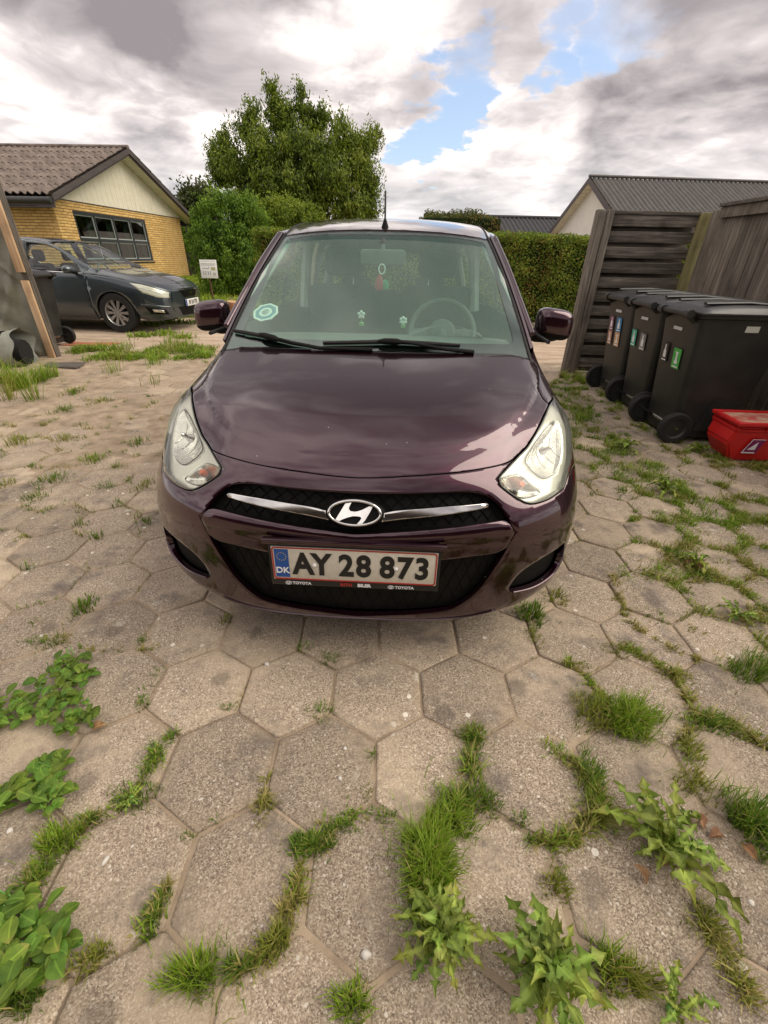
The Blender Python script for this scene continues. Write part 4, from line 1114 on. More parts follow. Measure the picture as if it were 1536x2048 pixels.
def slab_mat():
    m, t, b = bsdf_mat('old_concrete_drive', (.4, .33, .26), .9, spec=.25)
    co = worldco(t)
    st = t.vmath('MULTIPLY', co, (.7, 2.6, 1))
    n = t.noise(st, 1.6, 6, .65); n2 = t.noise(co, 16, 6, .65)
    c = t.ramp(n, [(.30, (.25, .18, .125)), (.5, (.43, .335, .25)), (.72, (.55, .46, .36))])
    c = t.mix(t.math('MULTIPLY', t.maprange(n2, .45, .7), .5), c, (.30, .23, .17))
    t.put(b.inputs['Base Color'], c)
    bn = t.new('ShaderNodeBump', {'Height': n2, 'Strength': .5, 'Distance': .02}); t.put(b.inputs['Normal'], bn.outputs[0])
    return m
M_DRIVE = slab_mat()
def sheet(name, pts, z, mat, rnd_=.12, n=8, k='structure'):
    """flat sheet with a ragged edge; follows the ground"""
    r_ = random.Random(len(pts)*7+n); out = []
    for i in range(len(pts)):
        a, b_ = Vector(pts[i]), Vector(pts[(i+1) % len(pts)])
        for j in range(n):
            p = a.lerp(b_, j/n); d = (b_-a).normalized(); q = r_.uniform(-rnd_, rnd_) if j else 0
            out.append((p.x - d.y*q, p.y + d.x*q))
    me = npmesh(name, [(x, y, ground_z(x, y)+z) for x, y in out], [list(range(len(out)))], mat, False)
    return kind(link(name, me), k)
sheet('driveway', [(-24, 6.75), (-4.2, 6.55), (.5, 6.2), (9, 5.9), (9, 10.4), (1.2, 10.5), (-2.4, 10.9), (-5, 10.15), (-24, 10.1)], .006, M_DRIVE, .18, 14)
# brick-red patch in the drive
rp = gp(182, 687)
sheet('tile_patch', [(rp[0]-.42, rp[1]-.16), (rp[0]+.34, rp[1]-.13), (rp[0]+.44, rp[1]+.14), (rp[0]-.34, rp[1]+.16)], .012, vary('red_tile', (.34, .10, .05), (.42, .17, .10), 9, .85, .3, 40), .03, 4)

# ---- hexagonal pavers
HEX_W = .30; HEX_A = HEX_W/math.sqrt(3); HX0, HY0 = .4397, .9498
def paver_mat():
    m, t, b = bsdf_mat('exposed_aggregate', (.33, .28, .23), .88, spec=.25)
    co = worldco(t)
    oi = t.new('ShaderNodeObjectInfo')
    v1 = t.new('ShaderNodeTexVoronoi', {'Vector': co, 'Scale': 330.0})
    v2 = t.new('ShaderNodeTexVoronoi', {'Vector': co, 'Scale': 120.0})
    v3 = t.new('ShaderNodeTexVoronoi', {'Vector': co, 'Scale': 30.0})
    g1 = t.new('ShaderNodeSeparateColor', {0: v1.outputs['Color']}); g2 = t.new('ShaderNodeSeparateColor', {0: v2.outputs['Color']}); g3 = t.new('ShaderNodeSeparateColor', {0: v3.outputs['Color']})
    c = t.ramp(g1.outputs[0], [(0, (.14, .110, .082)), (.28, (.245, .194, .146)), (.60, (.335, .270, .204)), (.86, (.42, .348, .268)), (1, (.54, .475, .385))])
    st2 = t.math('MULTIPLY', t.maprange(g2.outputs[1], .84, .87), t.maprange(v2.outputs['Distance'], .50, .36))
    c = t.mix(st2, c, t.ramp(g2.outputs[0], [(0, (.16, .11, .085)), (.5, (.38, .30, .23)), (1, (.62, .57, .50))]))
    st3 = t.math('MULTIPLY', t.maprange(g3.outputs[1], .975, .98), t.maprange(v3.outputs['Distance'], .30, .24))
    c = t.mix(st3, c, (.66, .62, .55))
    big = t.noise(co, 2.3, 6, .62)
    c = t.mix(t.maprange(big, .44, .70, 0, .85), c, (.50, .405, .295))          # sand washed over the slabs
    c = t.mix(t.maprange(t.noise(co, 4.7, 6, .65), .48, .72, 0, .85), c, (.115, .098, .090))   # dark weathering
    sp = t.new('ShaderNodeSeparateXYZ', {0: co})
    far = t.math('MULTIPLY', t.maprange(sp.outputs[1], 2.2, 4.2), t.maprange(sp.outputs[0], .3, -1.0))
    c = t.mix(t.math('MULTIPLY', far, t.maprange(t.noise(co, 1.7, 5, .6), .36, .56)), c, t.ramp(t.noise(co, 30, 5, .7), [(.3, (.28, .215, .155)), (.7, (.46, .37, .275))]))
    oc = t.new('ShaderNodeSeparateXYZ', {0: obco(t)})
    rr = t.math('SQRT', t.math('ADD', t.math('MULTIPLY', oc.outputs[0], oc.outputs[0]), t.math('MULTIPLY', oc.outputs[1], oc.outputs[1])))
    edge = t.math('MULTIPLY', t.maprange(rr, .095, .165), t.maprange(t.noise(co, 9.0, 5, .65), .40, .62))
    c = t.mix(t.math('MULTIPLY', edge, .7), c, t.ramp(t.noise(co, 90, 4, .6), [(.3, (.24, .185, .13)), (.7, (.46, .37, .27))]))      # grit swept into the joints
    lv = t.new('ShaderNodeTexVoronoi', {'Vector': t.vmath('ADD', co, t.vmath('MULTIPLY', t.noise(co, 40, 3, .6, out=1), (.03, .03, .03))), 'Scale': 9.0})
    lc = t.new('ShaderNodeSeparateColor', {0: lv.outputs['Color']})
    lich = t.math('MULTIPLY', t.maprange(lc.outputs[2], .82, .86), t.maprange(lv.outputs['Distance'], .26, .15))
    c = t.mix(t.math('MULTIPLY', lich, t.maprange(t.noise(co, 120, 3, .6), .35, .6, .15, .75)), c, (.52, .50, .44))      # lichen
    ds_ = t.math('MULTIPLY', t.maprange(lc.outputs[1], .86, .90), t.maprange(lv.outputs['Distance'], .42, .20))
    c = t.mix(t.math('MULTIPLY', ds_, .45), c, (.085, .070, .060))      # oil and damp spots
    hs = t.new('ShaderNodeHueSaturation', {'Color': c, 'Value': t.maprange(oi.outputs['Random'], 0, 1, .80, 1.18, False)})
    t.put(b.inputs['Base Color'], hs.outputs[0])
    h = t.math('ADD', t.math('MULTIPLY', t.math('SUBTRACT', 1, v1.outputs['Distance']), .35), t.math('ADD', t.math('MULTIPLY', t.math('SUBTRACT', 1, v2.outputs['Distance']), .5), t.math('MULTIPLY', t.noise(co, 12, 5, .6), 1.2)))
    bn = t.new('ShaderNodeBump', {'Height': h, 'Strength': .65, 'Distance': .006}); t.put(b.inputs['Normal'], bn.outputs[0])
    return m
M_PAVER = paver_mat()
def hex_mesh(seed):
    r_ = random.Random(seed); mb = MB(); rings = []
    ra = HEX_A-.0042
    # edge points, a little chipped
    def ring(rad_, z, jit):
        o = []
        for k in range(6):
            a0_, a1_ = rad(30+60*k), rad(90+60*k)
            p0, p1 = Vector((rad_*math.cos(a0_), rad_*math.sin(a0_))), Vector((rad_*math.cos(a1_), rad_*math.sin(a1_)))
            for f in (.03, .35, .66, .97):
                p = p0.lerp(p1, f)*(1+r_.uniform(-jit, jit)); o.append((p.x, p.y, z+r_.uniform(-.0008, .0008)))
        return o
    R_ = [ring(ra, -.03, .0), ring(ra, -.006, .006), ring(ra-.004, -.0012, .006), ring(ra-.012, 0.0, .004), ring(ra*.5, .0012, .05)]
    n = 24
    for r0 in R_: mb.v += r0
    for i in range(4):
        for j in range(n): mb.f.append((i*n+j, i*n+(j+1) % n, (i+1)*n+(j+1) % n, (i+1)*n+j))
    mb.v.append((0, 0, .001)); mb.f += [(4*n+j, 4*n+(j+1) % n, 5*n) for j in range(n)]
    return mb.mesh('paver', M_PAVER, 50)
HEXM = [hex_mesh(k) for k in range(5)]
_bx, _by = np.linspace(-5.0, 3.30, 210), np.linspace(-1.4, 6.45, 200)
def bed_z(x, y):
    n = math.sin(2.3*x+1.1*y)+math.sin(3.7*y-1.9*x+1)+.7*math.sin(6.1*x+4.7*y+2)+.5*math.sin(11*x-9*y)
    sand = .5*smooth(-.2, -1.4, x)+.5*smooth(1.6, 3.2, y) + .35*smooth(.5, -.4, abs(x+.2)-.4)*smooth(1.3, .9, y)
    return -.0075 + .0032*(n*.5) + .0050*min(sand, 1)
BEDM = npmesh('paving_bed', [(x, y, min(bed_z(x, y), .0006) + .0075*smooth(2.2, 3.5, y)*smooth(-.5, -1.3, x)*max(0, .62+.38*math.sin(2.1*x+1.7*y)+.22*math.sin(5.3*x-4.1*y)+.15*math.sin(13*x+11*y))*smooth(-.45, .25, math.sin(1.3*x+2.9*y)+.6*math.sin(3.7*x-1.1*y)+.5)) for x in _bx for y in _by], np.array([(i*200+j, (i+1)*200+j, (i+1)*200+j+1, i*200+j+1) for i in range(209) for j in range(199)]), vary('joint_soil', (.19, .145, .10), (.43, .335, .24), 7, .95, .6, 60, world_space=True))
paving = kind(link('paving', BEDM), 'structure')
cells = []
for j in range(-9, 22):
    yc = HY0 + j*1.5*HEX_A
    xo = HX0 - HEX_W/2 + (HEX_W/2 if j % 2 else 0)
    for i in range(-18, 11):
        xc = xo + i*HEX_W
        if -4.85 < xc < 3.22 and -1.3 < yc < 6.35 and not (xc < -3.6 and yc > 5.0): cells.append((xc, yc))
def frame_px(x, y, z=0):
    d = _MC.T @ (np.array([x, y, z])-CAMP)
    if d[2] > -.05: return None
    return 768+F_PX*d[0]/-d[2], 1024-F_PX*d[1]/-d[2], -d[2]
def shown(x, y):
    p = frame_px(x, y)
    if p is None: return 0
    hid = abs(x-CAR_X-.04*y) < .72 and 1.35 < y < 4.7
    if not (-90 < p[0] < 1626 and p[1] < 2180) or hid: return 0
    return 1/p[2]**2 * (CAM_H/math.hypot(y, CAM_H))
cells.sort(key=lambda c: -shown(*c))
rest = MB()
for k, (x, y) in enumerate(cells):
    me = HEXM[k % 5]; dz = rng.uniform(-.003, .003); rot = (rng.uniform(-.008, .008), rng.uniform(-.008, .008), rad(60)*rng.randint(0, 5)+rng.uniform(-.012, .012))
    if k < 300:
        o = link('paver', me, None, paving); o.location = (x+rng.uniform(-.002, .002), y+rng.uniform(-.002, .002), dz); o.rotation_euler = rot
    else:
        M_ = Matrix.Translation((x, y, dz)) @ Matrix.Rotation(rot[2], 4, 'Z') @ Matrix.Rotation(rot[0], 4, 'X')
        b_ = len(rest.v); rest.v += [tuple(M_ @ v.co) for v in me.vertices]; rest.f += [[b_+i for i in p.vertices] for p in me.polygons]
kind(rest.build('far_pavers', M_PAVER, paving, 50, fix=False), 'stuff')
# a few pale stones and crumbs lying on the slabs
M_STONE = vary('pale_stone', (.50, .47, .42), (.68, .65, .60), 30, .8, .3, 90)
def stone_mesh(seed):
    r_ = random.Random(seed); bm = bmesh.new(); bmesh.ops.create_icosphere(bm, subdivisions=2, radius=1)
    sx, sy, sz = 1, r_.uniform(.6, .9), r_.uniform(.4, .6); ph = [r_.uniform(0, 6) for _ in range(3)]
    for v in bm.verts:
        c = v.co; k_ = 1+.16*math.sin(3*c.x+ph[0])+.14*math.sin(4*c.y+ph[1])+.1*math.sin(5*c.z+ph[2]); v.co = Vector((c.x*k_*sx, c.y*k_*sy, max(c.z*k_*sz, -.3)))
    me = bpy.data.meshes.new('stone'); bm.to_mesh(me); bm.free(); me.materials.append(M_STONE); me.shade_smooth(); return me
STM = [stone_mesh(k) for k in range(4)]
stones = [(733, 1910, .012, 'white chipped stone on the paving near the lower frame edge'), (212, 1722, .010, 'thin white stone sliver on the left paving'), (535, 1330, .010, 'pale round stone on the paving before the car bumper'),
          (690, 1498, .007, 'tiny white pebble on the slab left of the grass joint'), (680, 1558, .007, 'white pebble on the middle slab'), (402, 1600, .007, 'white pebble on the slab beside the grass joint'),
          (20, 1663, .008, 'white crumb on the slab by the left frame edge'), (1500, 1806, .009, 'small pale stone right of the dandelion')]
for k, (u, v, r, lb) in enumerate(stones):
    p = gp(u, v); o = link('stone', STM[k % 4]); o.location = (p[0], p[1], r*.3); o.scale = (r, r, r); o.rotation_euler = (0, 0, k*1.3); tag(o, lb, 'stone', 'stones on the paving')
# ================================================================== vegetation
def leaf_mat(name, trans=.35, rough=.55, tcol=(1.1, 1.25, .55)):
    m = bpy.data.materials.new(name); m.use_nodes = True
    t = NT(m.node_tree); b = t.n['Principled BSDF']; out = t.n['Material Output']
    at = t.new('ShaderNodeAttribute', attribute_name='Col')
    t.put(b.inputs['Base Color'], at.outputs['Color']); b.inputs['Roughness'].default_value = rough; b.inputs['Specular IOR Level'].default_value = .35
    tl = t.new('ShaderNodeBsdfTranslucent', {'Color': t.mix(1.0, at.outputs['Color'], tcol, 'MULTIPLY')})
    mx = t.new('ShaderNodeMixShader', {0: trans, 1: b.outputs[0], 2: tl.outputs[0]})
    t.l.new(mx.outputs[0], out.inputs[0])
    return m
M_LEAF = leaf_mat('leaf_green'); M_GRASS = leaf_mat('grass_blade', .30, .6)
def colmesh(name, V, Fc, C, mat, smooth=False):
    me = npmesh(name, V, Fc, mat, smooth, None)
    a = me.color_attributes.new('Col', 'FLOAT_COLOR', 'POINT')
    a.data.foreach_set('color', np.concatenate([C, np.ones((len(C), 1))], 1).astype(np.float32).ravel())
    return me
def ramp3(k, cols):
    cols = np.array(cols, float); x = np.linspace(0, 1, len(cols)); k = np.clip(k, 0, 1)
    return np.stack([np.interp(k, x, cols[:, c]) for c in range(3)], 1)
class Blades:
    """grass: curved tapering blades collected into one mesh"""
    def __init__(s): s.V = []; s.C = []; s.n = 0
    def add(s, base, h, w, lean, az, col, tipcol=None):
        n = len(base)
        if n == 0: return
        d = np.stack([np.cos(az), np.sin(az), 0*az], 1); sd = np.stack([-np.sin(az+.4), np.cos(az+.4), 0*az], 1)
        up = np.array([0, 0, 1.0])
        f = [(0, 0), (.5, .30), (1, 1)]
        hv, lv, wv = h[:, None], lean[:, None], w[:, None]
        mid = base + up*hv*.58 + d*hv*lv*.28; tip = base + up*hv*(1-.45*np.minimum(lv, 1.2)**2*.8) + d*hv*lv
        v = np.stack([base-sd*wv/2, base+sd*wv/2, mid-sd*wv*.42, mid+sd*wv*.42, tip], 1)
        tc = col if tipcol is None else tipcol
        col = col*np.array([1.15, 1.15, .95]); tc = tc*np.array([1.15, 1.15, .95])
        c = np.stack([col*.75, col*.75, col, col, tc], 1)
        s.V.append(v.reshape(-1, 3)); s.C.append(c.reshape(-1, 3)); s.n += n
    def mesh(s, name, mat):
        V = np.concatenate(s.V); C = np.concatenate(s.C); k = np.arange(s.n)[:, None]*5
        T = np.concatenate([k+np.array([0, 1, 3]), k+np.array([0, 3, 2]), k+np.array([2, 3, 4])])
        return colmesh(name, V, T, C, mat)
GREENS = {'fresh': [(.11, .18, .016), (.19, .29, .028), (.30, .38, .07)], 'dark': [(.065, .12, .015), (.12, .20, .025), (.20, .27, .055)],
          'dry': [(.16, .15, .04), (.30, .26, .10), (.40, .33, .17)], 'olive': [(.12, .15, .02), (.21, .23, .045), (.33, .31, .10)]}
def tuft(B_, x, y, rx, ry, n, h, pal, w=.0035, lean=(.15, .75), rot=0.0, z=-.008, ang_out=.6, hj=.4):
    if n <= 0: return
    r = np.where(nrng.random(n) < .7, np.sqrt(nrng.random(n)), np.abs(nrng.normal(0, .75, n))); a = nrng.random(n)*2*np.pi; r = r*(1+.25*np.sin(3*a+x*40)+.18*np.sin(5*a+y*31))
    lx, ly = rx*r*np.cos(a), ry*r*np.sin(a); c_, s_ = math.cos(rot), math.sin(rot)
    bx, by = x+lx*c_-ly*s_, y+lx*s_+ly*c_
    base = np.stack([bx, by, np.full(n, z)], 1)
    az = np.where(nrng.random(n) < ang_out, np.arctan2(by-y, bx-x)+nrng.normal(0, .6, n), nrng.random(n)*2*np.pi)
    hh = h*np.clip(1-hj*r*nrng.random(n), .3, 1)*(.5+.8*nrng.random(n))
    col = ramp3(nrng.random(n)*.8+.1*nrng.normal(0, 1, n), GREENS[pal])
    dry = nrng.random(n) < .10; col[dry] = ramp3(nrng.random(dry.sum()), GREENS['dry'])
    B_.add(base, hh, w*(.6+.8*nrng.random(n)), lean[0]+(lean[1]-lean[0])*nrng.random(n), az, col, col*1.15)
GR = Blades()
# tufts named by where they stand in the photo: pixel centre, half-size in pixels, blades, height (m), kind
TUFTS = [(858, 1740, 48, 110, 1500, .085, 'fresh'), (905, 1640, 40, 50, 500, .06, 'fresh'), (945, 1600, 55, 30, 420, .05, 'dark'), (945, 1475, 24, 22, 260, .045, 'dark'), (935, 1530, 14, 35, 120, .04, 'dark'),
 (625, 1690, 45, 22, 500, .035, 'dark'), (680, 1655, 30, 14, 120, .03, 'dark'), (1255, 1440, 52, 40, 1100, .075, 'fresh'), (1185, 1430, 38, 42, 420, .06, 'olive'), (1500, 1650, 40, 60, 700, .08, 'dark'), (1515, 1345, 50, 34, 600, .06, 'dark'),
 (390, 1955, 52, 42, 480, .060, 'fresh'), (480, 1935, 30, 20, 140, .045, 'dark'), (560, 1880, 22, 34, 180, .05, 'olive'), (590, 1800, 10, 50, 70, .05, 'dry'), (705, 2010, 34, 40, 240, .055, 'fresh'), (310, 1830, 20, 55, 260, .03, 'dark'),
 (205, 1905, 26, 16, 110, .03, 'olive'), (120, 1690, 38, 40, 380, .055, 'fresh'), (60, 1780, 22, 50, 200, .05, 'dark'), (180, 1640, 24, 14, 120, .035, 'dark'), (275, 1595, 40, 30, 260, .03, 'dark'), (300, 1530, 16, 36, 110, .03, 'dark'),
 (1180, 1560, 28, 52, 320, .055, 'dark'), (1195, 1625, 30, 40, 260, .05, 'fresh'), (1120, 1685, 42, 16, 240, .035, 'olive'), (1040, 1640, 20, 16, 80, .03, 'dark'), (1420, 1450, 52, 24, 330, .045, 'dark'), (1380, 1500, 24, 36, 180, .045, 'olive'),
 (1110, 1770, 26, 36, 130, .04, 'olive'), (1380, 1570, 40, 36, 150, .05, 'olive'), (1250, 1960, 60, 36, 260, .06, 'olive'), (1215, 1925, 30, 40, 140, .06, 'fresh'), (1420, 1860, 40, 60, 110, .05, 'olive'), (1480, 1980, 40, 40, 60, .04, 'dry'),
 (1060, 1230, 26, 26, 260, .05, 'dark'), (1070, 1275, 14, 26, 110, .035, 'olive'), (1110, 1195, 24, 18, 90, .035, 'olive'), (1240, 1300, 32, 16, 170, .028, 'olive'), (1150, 1330, 36, 10, 160, .025, 'olive'), (1350, 1350, 34, 14, 150, .03, 'olive'),
 (168, 1215, 20, 22, 160, .04, 'dark'), (90, 1285, 34, 14, 150, .03, 'dark'), (125, 1280, 20, 12, 60, .03, 'dry'), (285, 1280, 12, 10, 40, .03, 'dark'), (640, 1425, 32, 20, 110, .03, 'dark'), (460, 1415, 20, 8, 50, .025, 'dark'), (285, 1410, 14, 12, 45, .03, 'dark'),
 (340, 1475, 16, 10, 45, .025, 'dark'), (535, 1612, 16, 18, 70, .03, 'olive'), (430, 1640, 12, 10, 25, .02, 'dark'), (375, 1675, 16, 12, 35, .02, 'dark'), (660, 1320, 22, 18, 110, .03, 'dark'), (610, 1295, 18, 12, 80, .025, 'dark'), (310, 1350, 12, 14, 30, .03, 'dark'),
 (770, 1635, 20, 18, 70, .03, 'dark'), (742, 1510, 10, 14, 30, .025, 'dark'), (452, 1240, 10, 16, 50, .03, 'olive'), (735, 1590, 9, 20, 30, .02, 'olive'), (40, 1990, 45, 45, 520, .06, 'dark'),
 (185, 920, 26, 9, 130, .06, 'fresh'), (110, 960, 30, 9, 110, .06, 'dark'), (70, 996, 24, 8, 90, .05, 'dark'), (150, 785, 18, 9, 120, .07, 'olive'), (130, 822, 22, 8, 110, .07, 'dark'), (200, 805, 16, 8, 90, .06, 'olive'), (275, 888, 18, 9, 90, .06, 'dark'), (15, 968, 16, 10, 60, .05, 'olive'),
 (215, 975, 24, 7, 60, .05, 'dark'), (290, 970, 16, 9, 60, .05, 'olive'), (235, 1010, 18, 6, 30, .05, 'dark'), (165, 1050, 14, 6, 24, .05, 'dark'), (290, 1045, 16, 8, 40, .05, 'dark'), (195, 1075, 14, 6, 30, .05, 'dark'), (130, 880, 26, 9, 70, .06, 'olive'), (35, 890, 26, 10, 90, .09, 'olive')]
def px_ellipse(u, v, ru, rv):
    p = gp(u, v); a, b_ = gp(u+ru, v), gp(u, v-rv); c_ = gp(u, v+rv)
    return p[0], p[1], abs(a[0]-p[0]), abs(b_[1]-c_[1])/2
for u, v, ru, rv, n, h, pal in TUFTS:
    x, y, rx, ry = px_ellipse(u, v, ru, rv)
    tuft(GR, x, y, rx, ry, int(n*1.15), h, pal, w=.0026 if v > 1250 else .004)
# grass and moss along the joints, thick on the right of the car
def joint_density(x, y):
    right = smooth(.75, 1.6, x)*smooth(4.8, 3.0, y)
    n = math.sin(3.1*x+1.3*y)+math.sin(2.3*y-1.7*x+2)+math.sin(5.3*x-4.1*y+1)
    d = .05 + .10*max(0, n-.6)
    d += right*(.35+.30*max(-.6, n*.5))
    if x < -.9 and y > 1.2: d += .06*max(0, n)
    return d
segs = []
for (x, y) in cells:
    for k in range(3):
        a0_, a1_ = rad(30+60*k), rad(90+60*k)
        segs.append((x+HEX_A*math.cos(a0_), y+HEX_A*math.sin(a0_), x+HEX_A*math.cos(a1_), y+HEX_A*math.sin(a1_)))
for (x0, y0, x1, y1) in segs:
    mx, my = (x0+x1)/2, (y0+y1)/2
    p = frame_px(mx, my)
    if p is None or not (-60 < p[0] < 1600 and p[1] < 2120): continue
    if abs(mx-CAR_X-.04*my) < .74 and my > 1.12: continue
    d = joint_density(mx, my)
    if rng.random() < min(1, d*1.8):
        n = int(110*d*rng.uniform(.4, 1.5)); f = nrng.random(n)*rng.uniform(.4, 1.0)+rng.uniform(0, .3)
        base = np.stack([x0+(x1-x0)*f+nrng.normal(0, .006+.012*d, n), y0+(y1-y0)*f+nrng.normal(0, .006+.012*d, n), np.full(n, -.010)], 1)
        pal = rng.choice(['olive', 'dark', 'fresh', 'olive', 'dry'] if mx > .7 else ['dark', 'olive', 'dry'])
        col = ramp3(nrng.random(n), GREENS[pal])
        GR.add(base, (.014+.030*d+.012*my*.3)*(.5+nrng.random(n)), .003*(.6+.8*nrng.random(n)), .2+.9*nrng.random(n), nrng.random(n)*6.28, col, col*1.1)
# low green running through the joints on the right, towards the bins
def band_pts(px, n, spread_):
    G = np.array([gp(*p)[:2] for p in px]); L = np.concatenate([[0], np.cumsum(np.linalg.norm(np.diff(G, axis=0), axis=1))])
    d = nrng.random(n)*L[-1]; P = np.stack([np.interp(d, L, G[:, k]) for k in (0, 1)], 1)
    return P + nrng.normal(0, spread_, (n, 2))
JS = np.array([[(a_+c_)/2, (b_+d_)/2, a_, b_, c_, d_] for a_, b_, c_, d_ in segs])
def green_band(px, n, spread_, h, pals, blades=(25, 70), snap=.8, r=(.02, .06)):
    for x, y in band_pts(px, n, spread_):
        if nrng.random() < snap:
            k = np.argmin((JS[:, 0]-x)**2+(JS[:, 1]-y)**2); f = nrng.random(); x, y = JS[k, 2]+(JS[k, 4]-JS[k, 2])*f+nrng.normal(0, .014), JS[k, 3]+(JS[k, 5]-JS[k, 3])*f+nrng.normal(0, .014)
        if abs(x-CAR_X-.04*y) < .78 and y > 1.1: continue
        if x > 2.45 and y > 3.1 and x < 3.2: continue
        q = rng.uniform(*r)
        tuft(GR, x, y, q, q*rng.uniform(.5, 1.2), rng.randint(*blades), h*rng.uniform(.5, 1.3), rng.choice(pals), w=.0042, lean=(.25, 1.2), ang_out=.35, rot=rng.uniform(0, 3))
for px_, n_, h_, pal_ in [([(60, 1780), (120, 1690), (185, 1640), (260, 1600), (320, 1500), (345, 1470)], 60, .035, ['fresh', 'dark']), ([(110, 1960), (210, 1905)], 14, .03, ['olive']), ([(330, 1780), (270, 1885)], 22, .03, ['dark', 'fresh']), ([(460, 1955), (560, 1890), (590, 1790), (600, 1710)], 46, .038, ['fresh', 'olive', 'dry']),
      ([(945, 1475), (940, 1560), (900, 1620), (850, 1700), (845, 1850)], 80, .055, ['fresh', 'fresh', 'dark']), ([(1090, 1490), (1180, 1560), (1205, 1630), (1120, 1685), (1060, 1690)], 80, .045, ['fresh', 'olive', 'dark', 'dry']), ([(1060, 1230), (1075, 1290), (1150, 1335), (1180, 1360), (1215, 1405)], 60, .03, ['olive', 'fresh', 'dry']),
      ([(1235, 1285), (1300, 1320), (1350, 1350), (1390, 1420), (1365, 1500), (1400, 1580)], 80, .035, ['olive', 'fresh', 'dry']), ([(1390, 1430), (1460, 1450), (1545, 1500)], 40, .04, ['olive', 'dry', 'dark']), ([(1390, 1820), (1440, 1900), (1500, 2000)], 34, .04, ['dry', 'olive', 'dry']), ([(1225, 1140), (1250, 1240), (1330, 1290), (1420, 1330)], 50, .03, ['olive', 'dry']),
      ([(770, 1640), (700, 1630), (640, 1680), (590, 1700)], 34, .03, ['dark', 'fresh']), ([(1130, 1200), (1090, 1230)], 14, .035, ['olive']), ([(300, 1350), (290, 1410)], 8, .025, ['dark']), ([(450, 1235), (455, 1290)], 8, .03, ['olive', 'dry']), ([(530, 1560), (520, 1640)], 12, .03, ['olive', 'dry']), ([(400, 1290), (250, 1300), (100, 1290)], 20, .022, ['dark', 'olive'])]:
    green_band(px_, int(n_*.75), .008, h_, pal_+['dry'], blades=(8, 22), snap=0, r=(.006, .022))
green_band([(1120, 770), (1165, 850), (1230, 910), (1320, 975), (1400, 1010)], 170, .16, .055, ['fresh', 'fresh', 'dark', 'olive'], r=(.03, .085), snap=.45)
green_band([(1330, 985), (1420, 1050), (1536, 1090)], 90, .20, .040, ['fresh', 'olive', 'fresh'], snap=.9)
green_band([(1430, 1000), (1540, 1040)], 60, .16, .040, ['fresh', 'olive'], snap=.9)
green_band([(1160, 900), (1240, 1030), (1330, 1130), (1500, 1250)], 90, .28, .030, ['olive', 'dark', 'dry', 'fresh'], blades=(15, 45), snap=.95)
green_band([(1400, 1130), (1536, 1240)], 60, .20, .038, ['fresh', 'olive', 'dry'], snap=.9)
green_band([(1420, 925), (1540, 930)], 50, .10, .045, ['olive', 'dry', 'fresh'], snap=.5)
green_band([(1130, 765), (1210, 790), (1290, 850), (1370, 900)], 90, .12, .055, ['fresh', 'dark', 'olive'], snap=.4)
green_band([(1130, 755), (1190, 765)], 30, .08, .12, ['fresh', 'olive'], snap=.0)
green_band([(1370, 1115), (1400, 1160)], 22, .06, .045, ['dry', 'dark', 'dry'], snap=.3)
green_band([(20, 880), (150, 830), (300, 900)], 60, .45, .05, ['olive', 'dark', 'dry'], blades=(10, 30), snap=.8)
green_band([(20, 1060), (200, 960), (310, 1050)], 45, .35, .04, ['dark', 'olive'], blades=(8, 24), snap=.95)
kind(link('grass_between_slabs', GR.mesh('grass_between_slabs', M_GRASS)), 'stuff')
bpy.data.objects['grass_between_slabs']['label'] = 'grass tufts and moss growing in the paving joints'

# taller weeds along the edge of the drive
WG = Blades()
for k in range(46):
    u = rng.uniform(150, 425); v = 708+rng.uniform(-10, 14)-(u-150)*.02
    x, y, rx, ry = px_ellipse(u, v, rng.uniform(10, 22), rng.uniform(3, 7)); tuft(WG, x, y, rx, ry, rng.randint(70, 150), rng.uniform(.06, .13), rng.choice(['fresh', 'fresh', 'dark', 'olive']), w=.010, lean=(.4, 1.5), z=-.01)
for (u, v, n, h) in [(15, 765, 160, .28), (45, 775, 160, .24), (75, 765, 220, .22), (100, 755, 160, .18), (30, 780, 120, .2), (365, 700, 90, .2), (225, 745, 40, .22), (310, 730, 60, .24), (245, 700, 80, .2), (340, 690, 80, .22), (390, 705, 60, .16), (305, 770, 25, .16), (70, 800, 40, .35), (20, 800, 30, .3)]:
    x, y, rx, ry = px_ellipse(u, v, 16, 6); tuft(WG, x, y, rx, ry, n, h, rng.choice(['fresh', 'olive']), w=.006, lean=(.1, .8), z=-.01)
for (u, v) in [(345, 645), (300, 650), (390, 645), (330, 668), (365, 675), (285, 672)]:
    x, y, rx, ry = px_ellipse(u, v, 26, 4); tuft(WG, x, y, rx, ry, 130, .10, 'fresh', w=.016, lean=(.2, 1.0), z=-.01)
kind(link('weeds_by_drive', WG.mesh('weeds_by_drive', M_GRASS)), 'stuff')['label'] = 'green weeds growing along the edge of the drive'

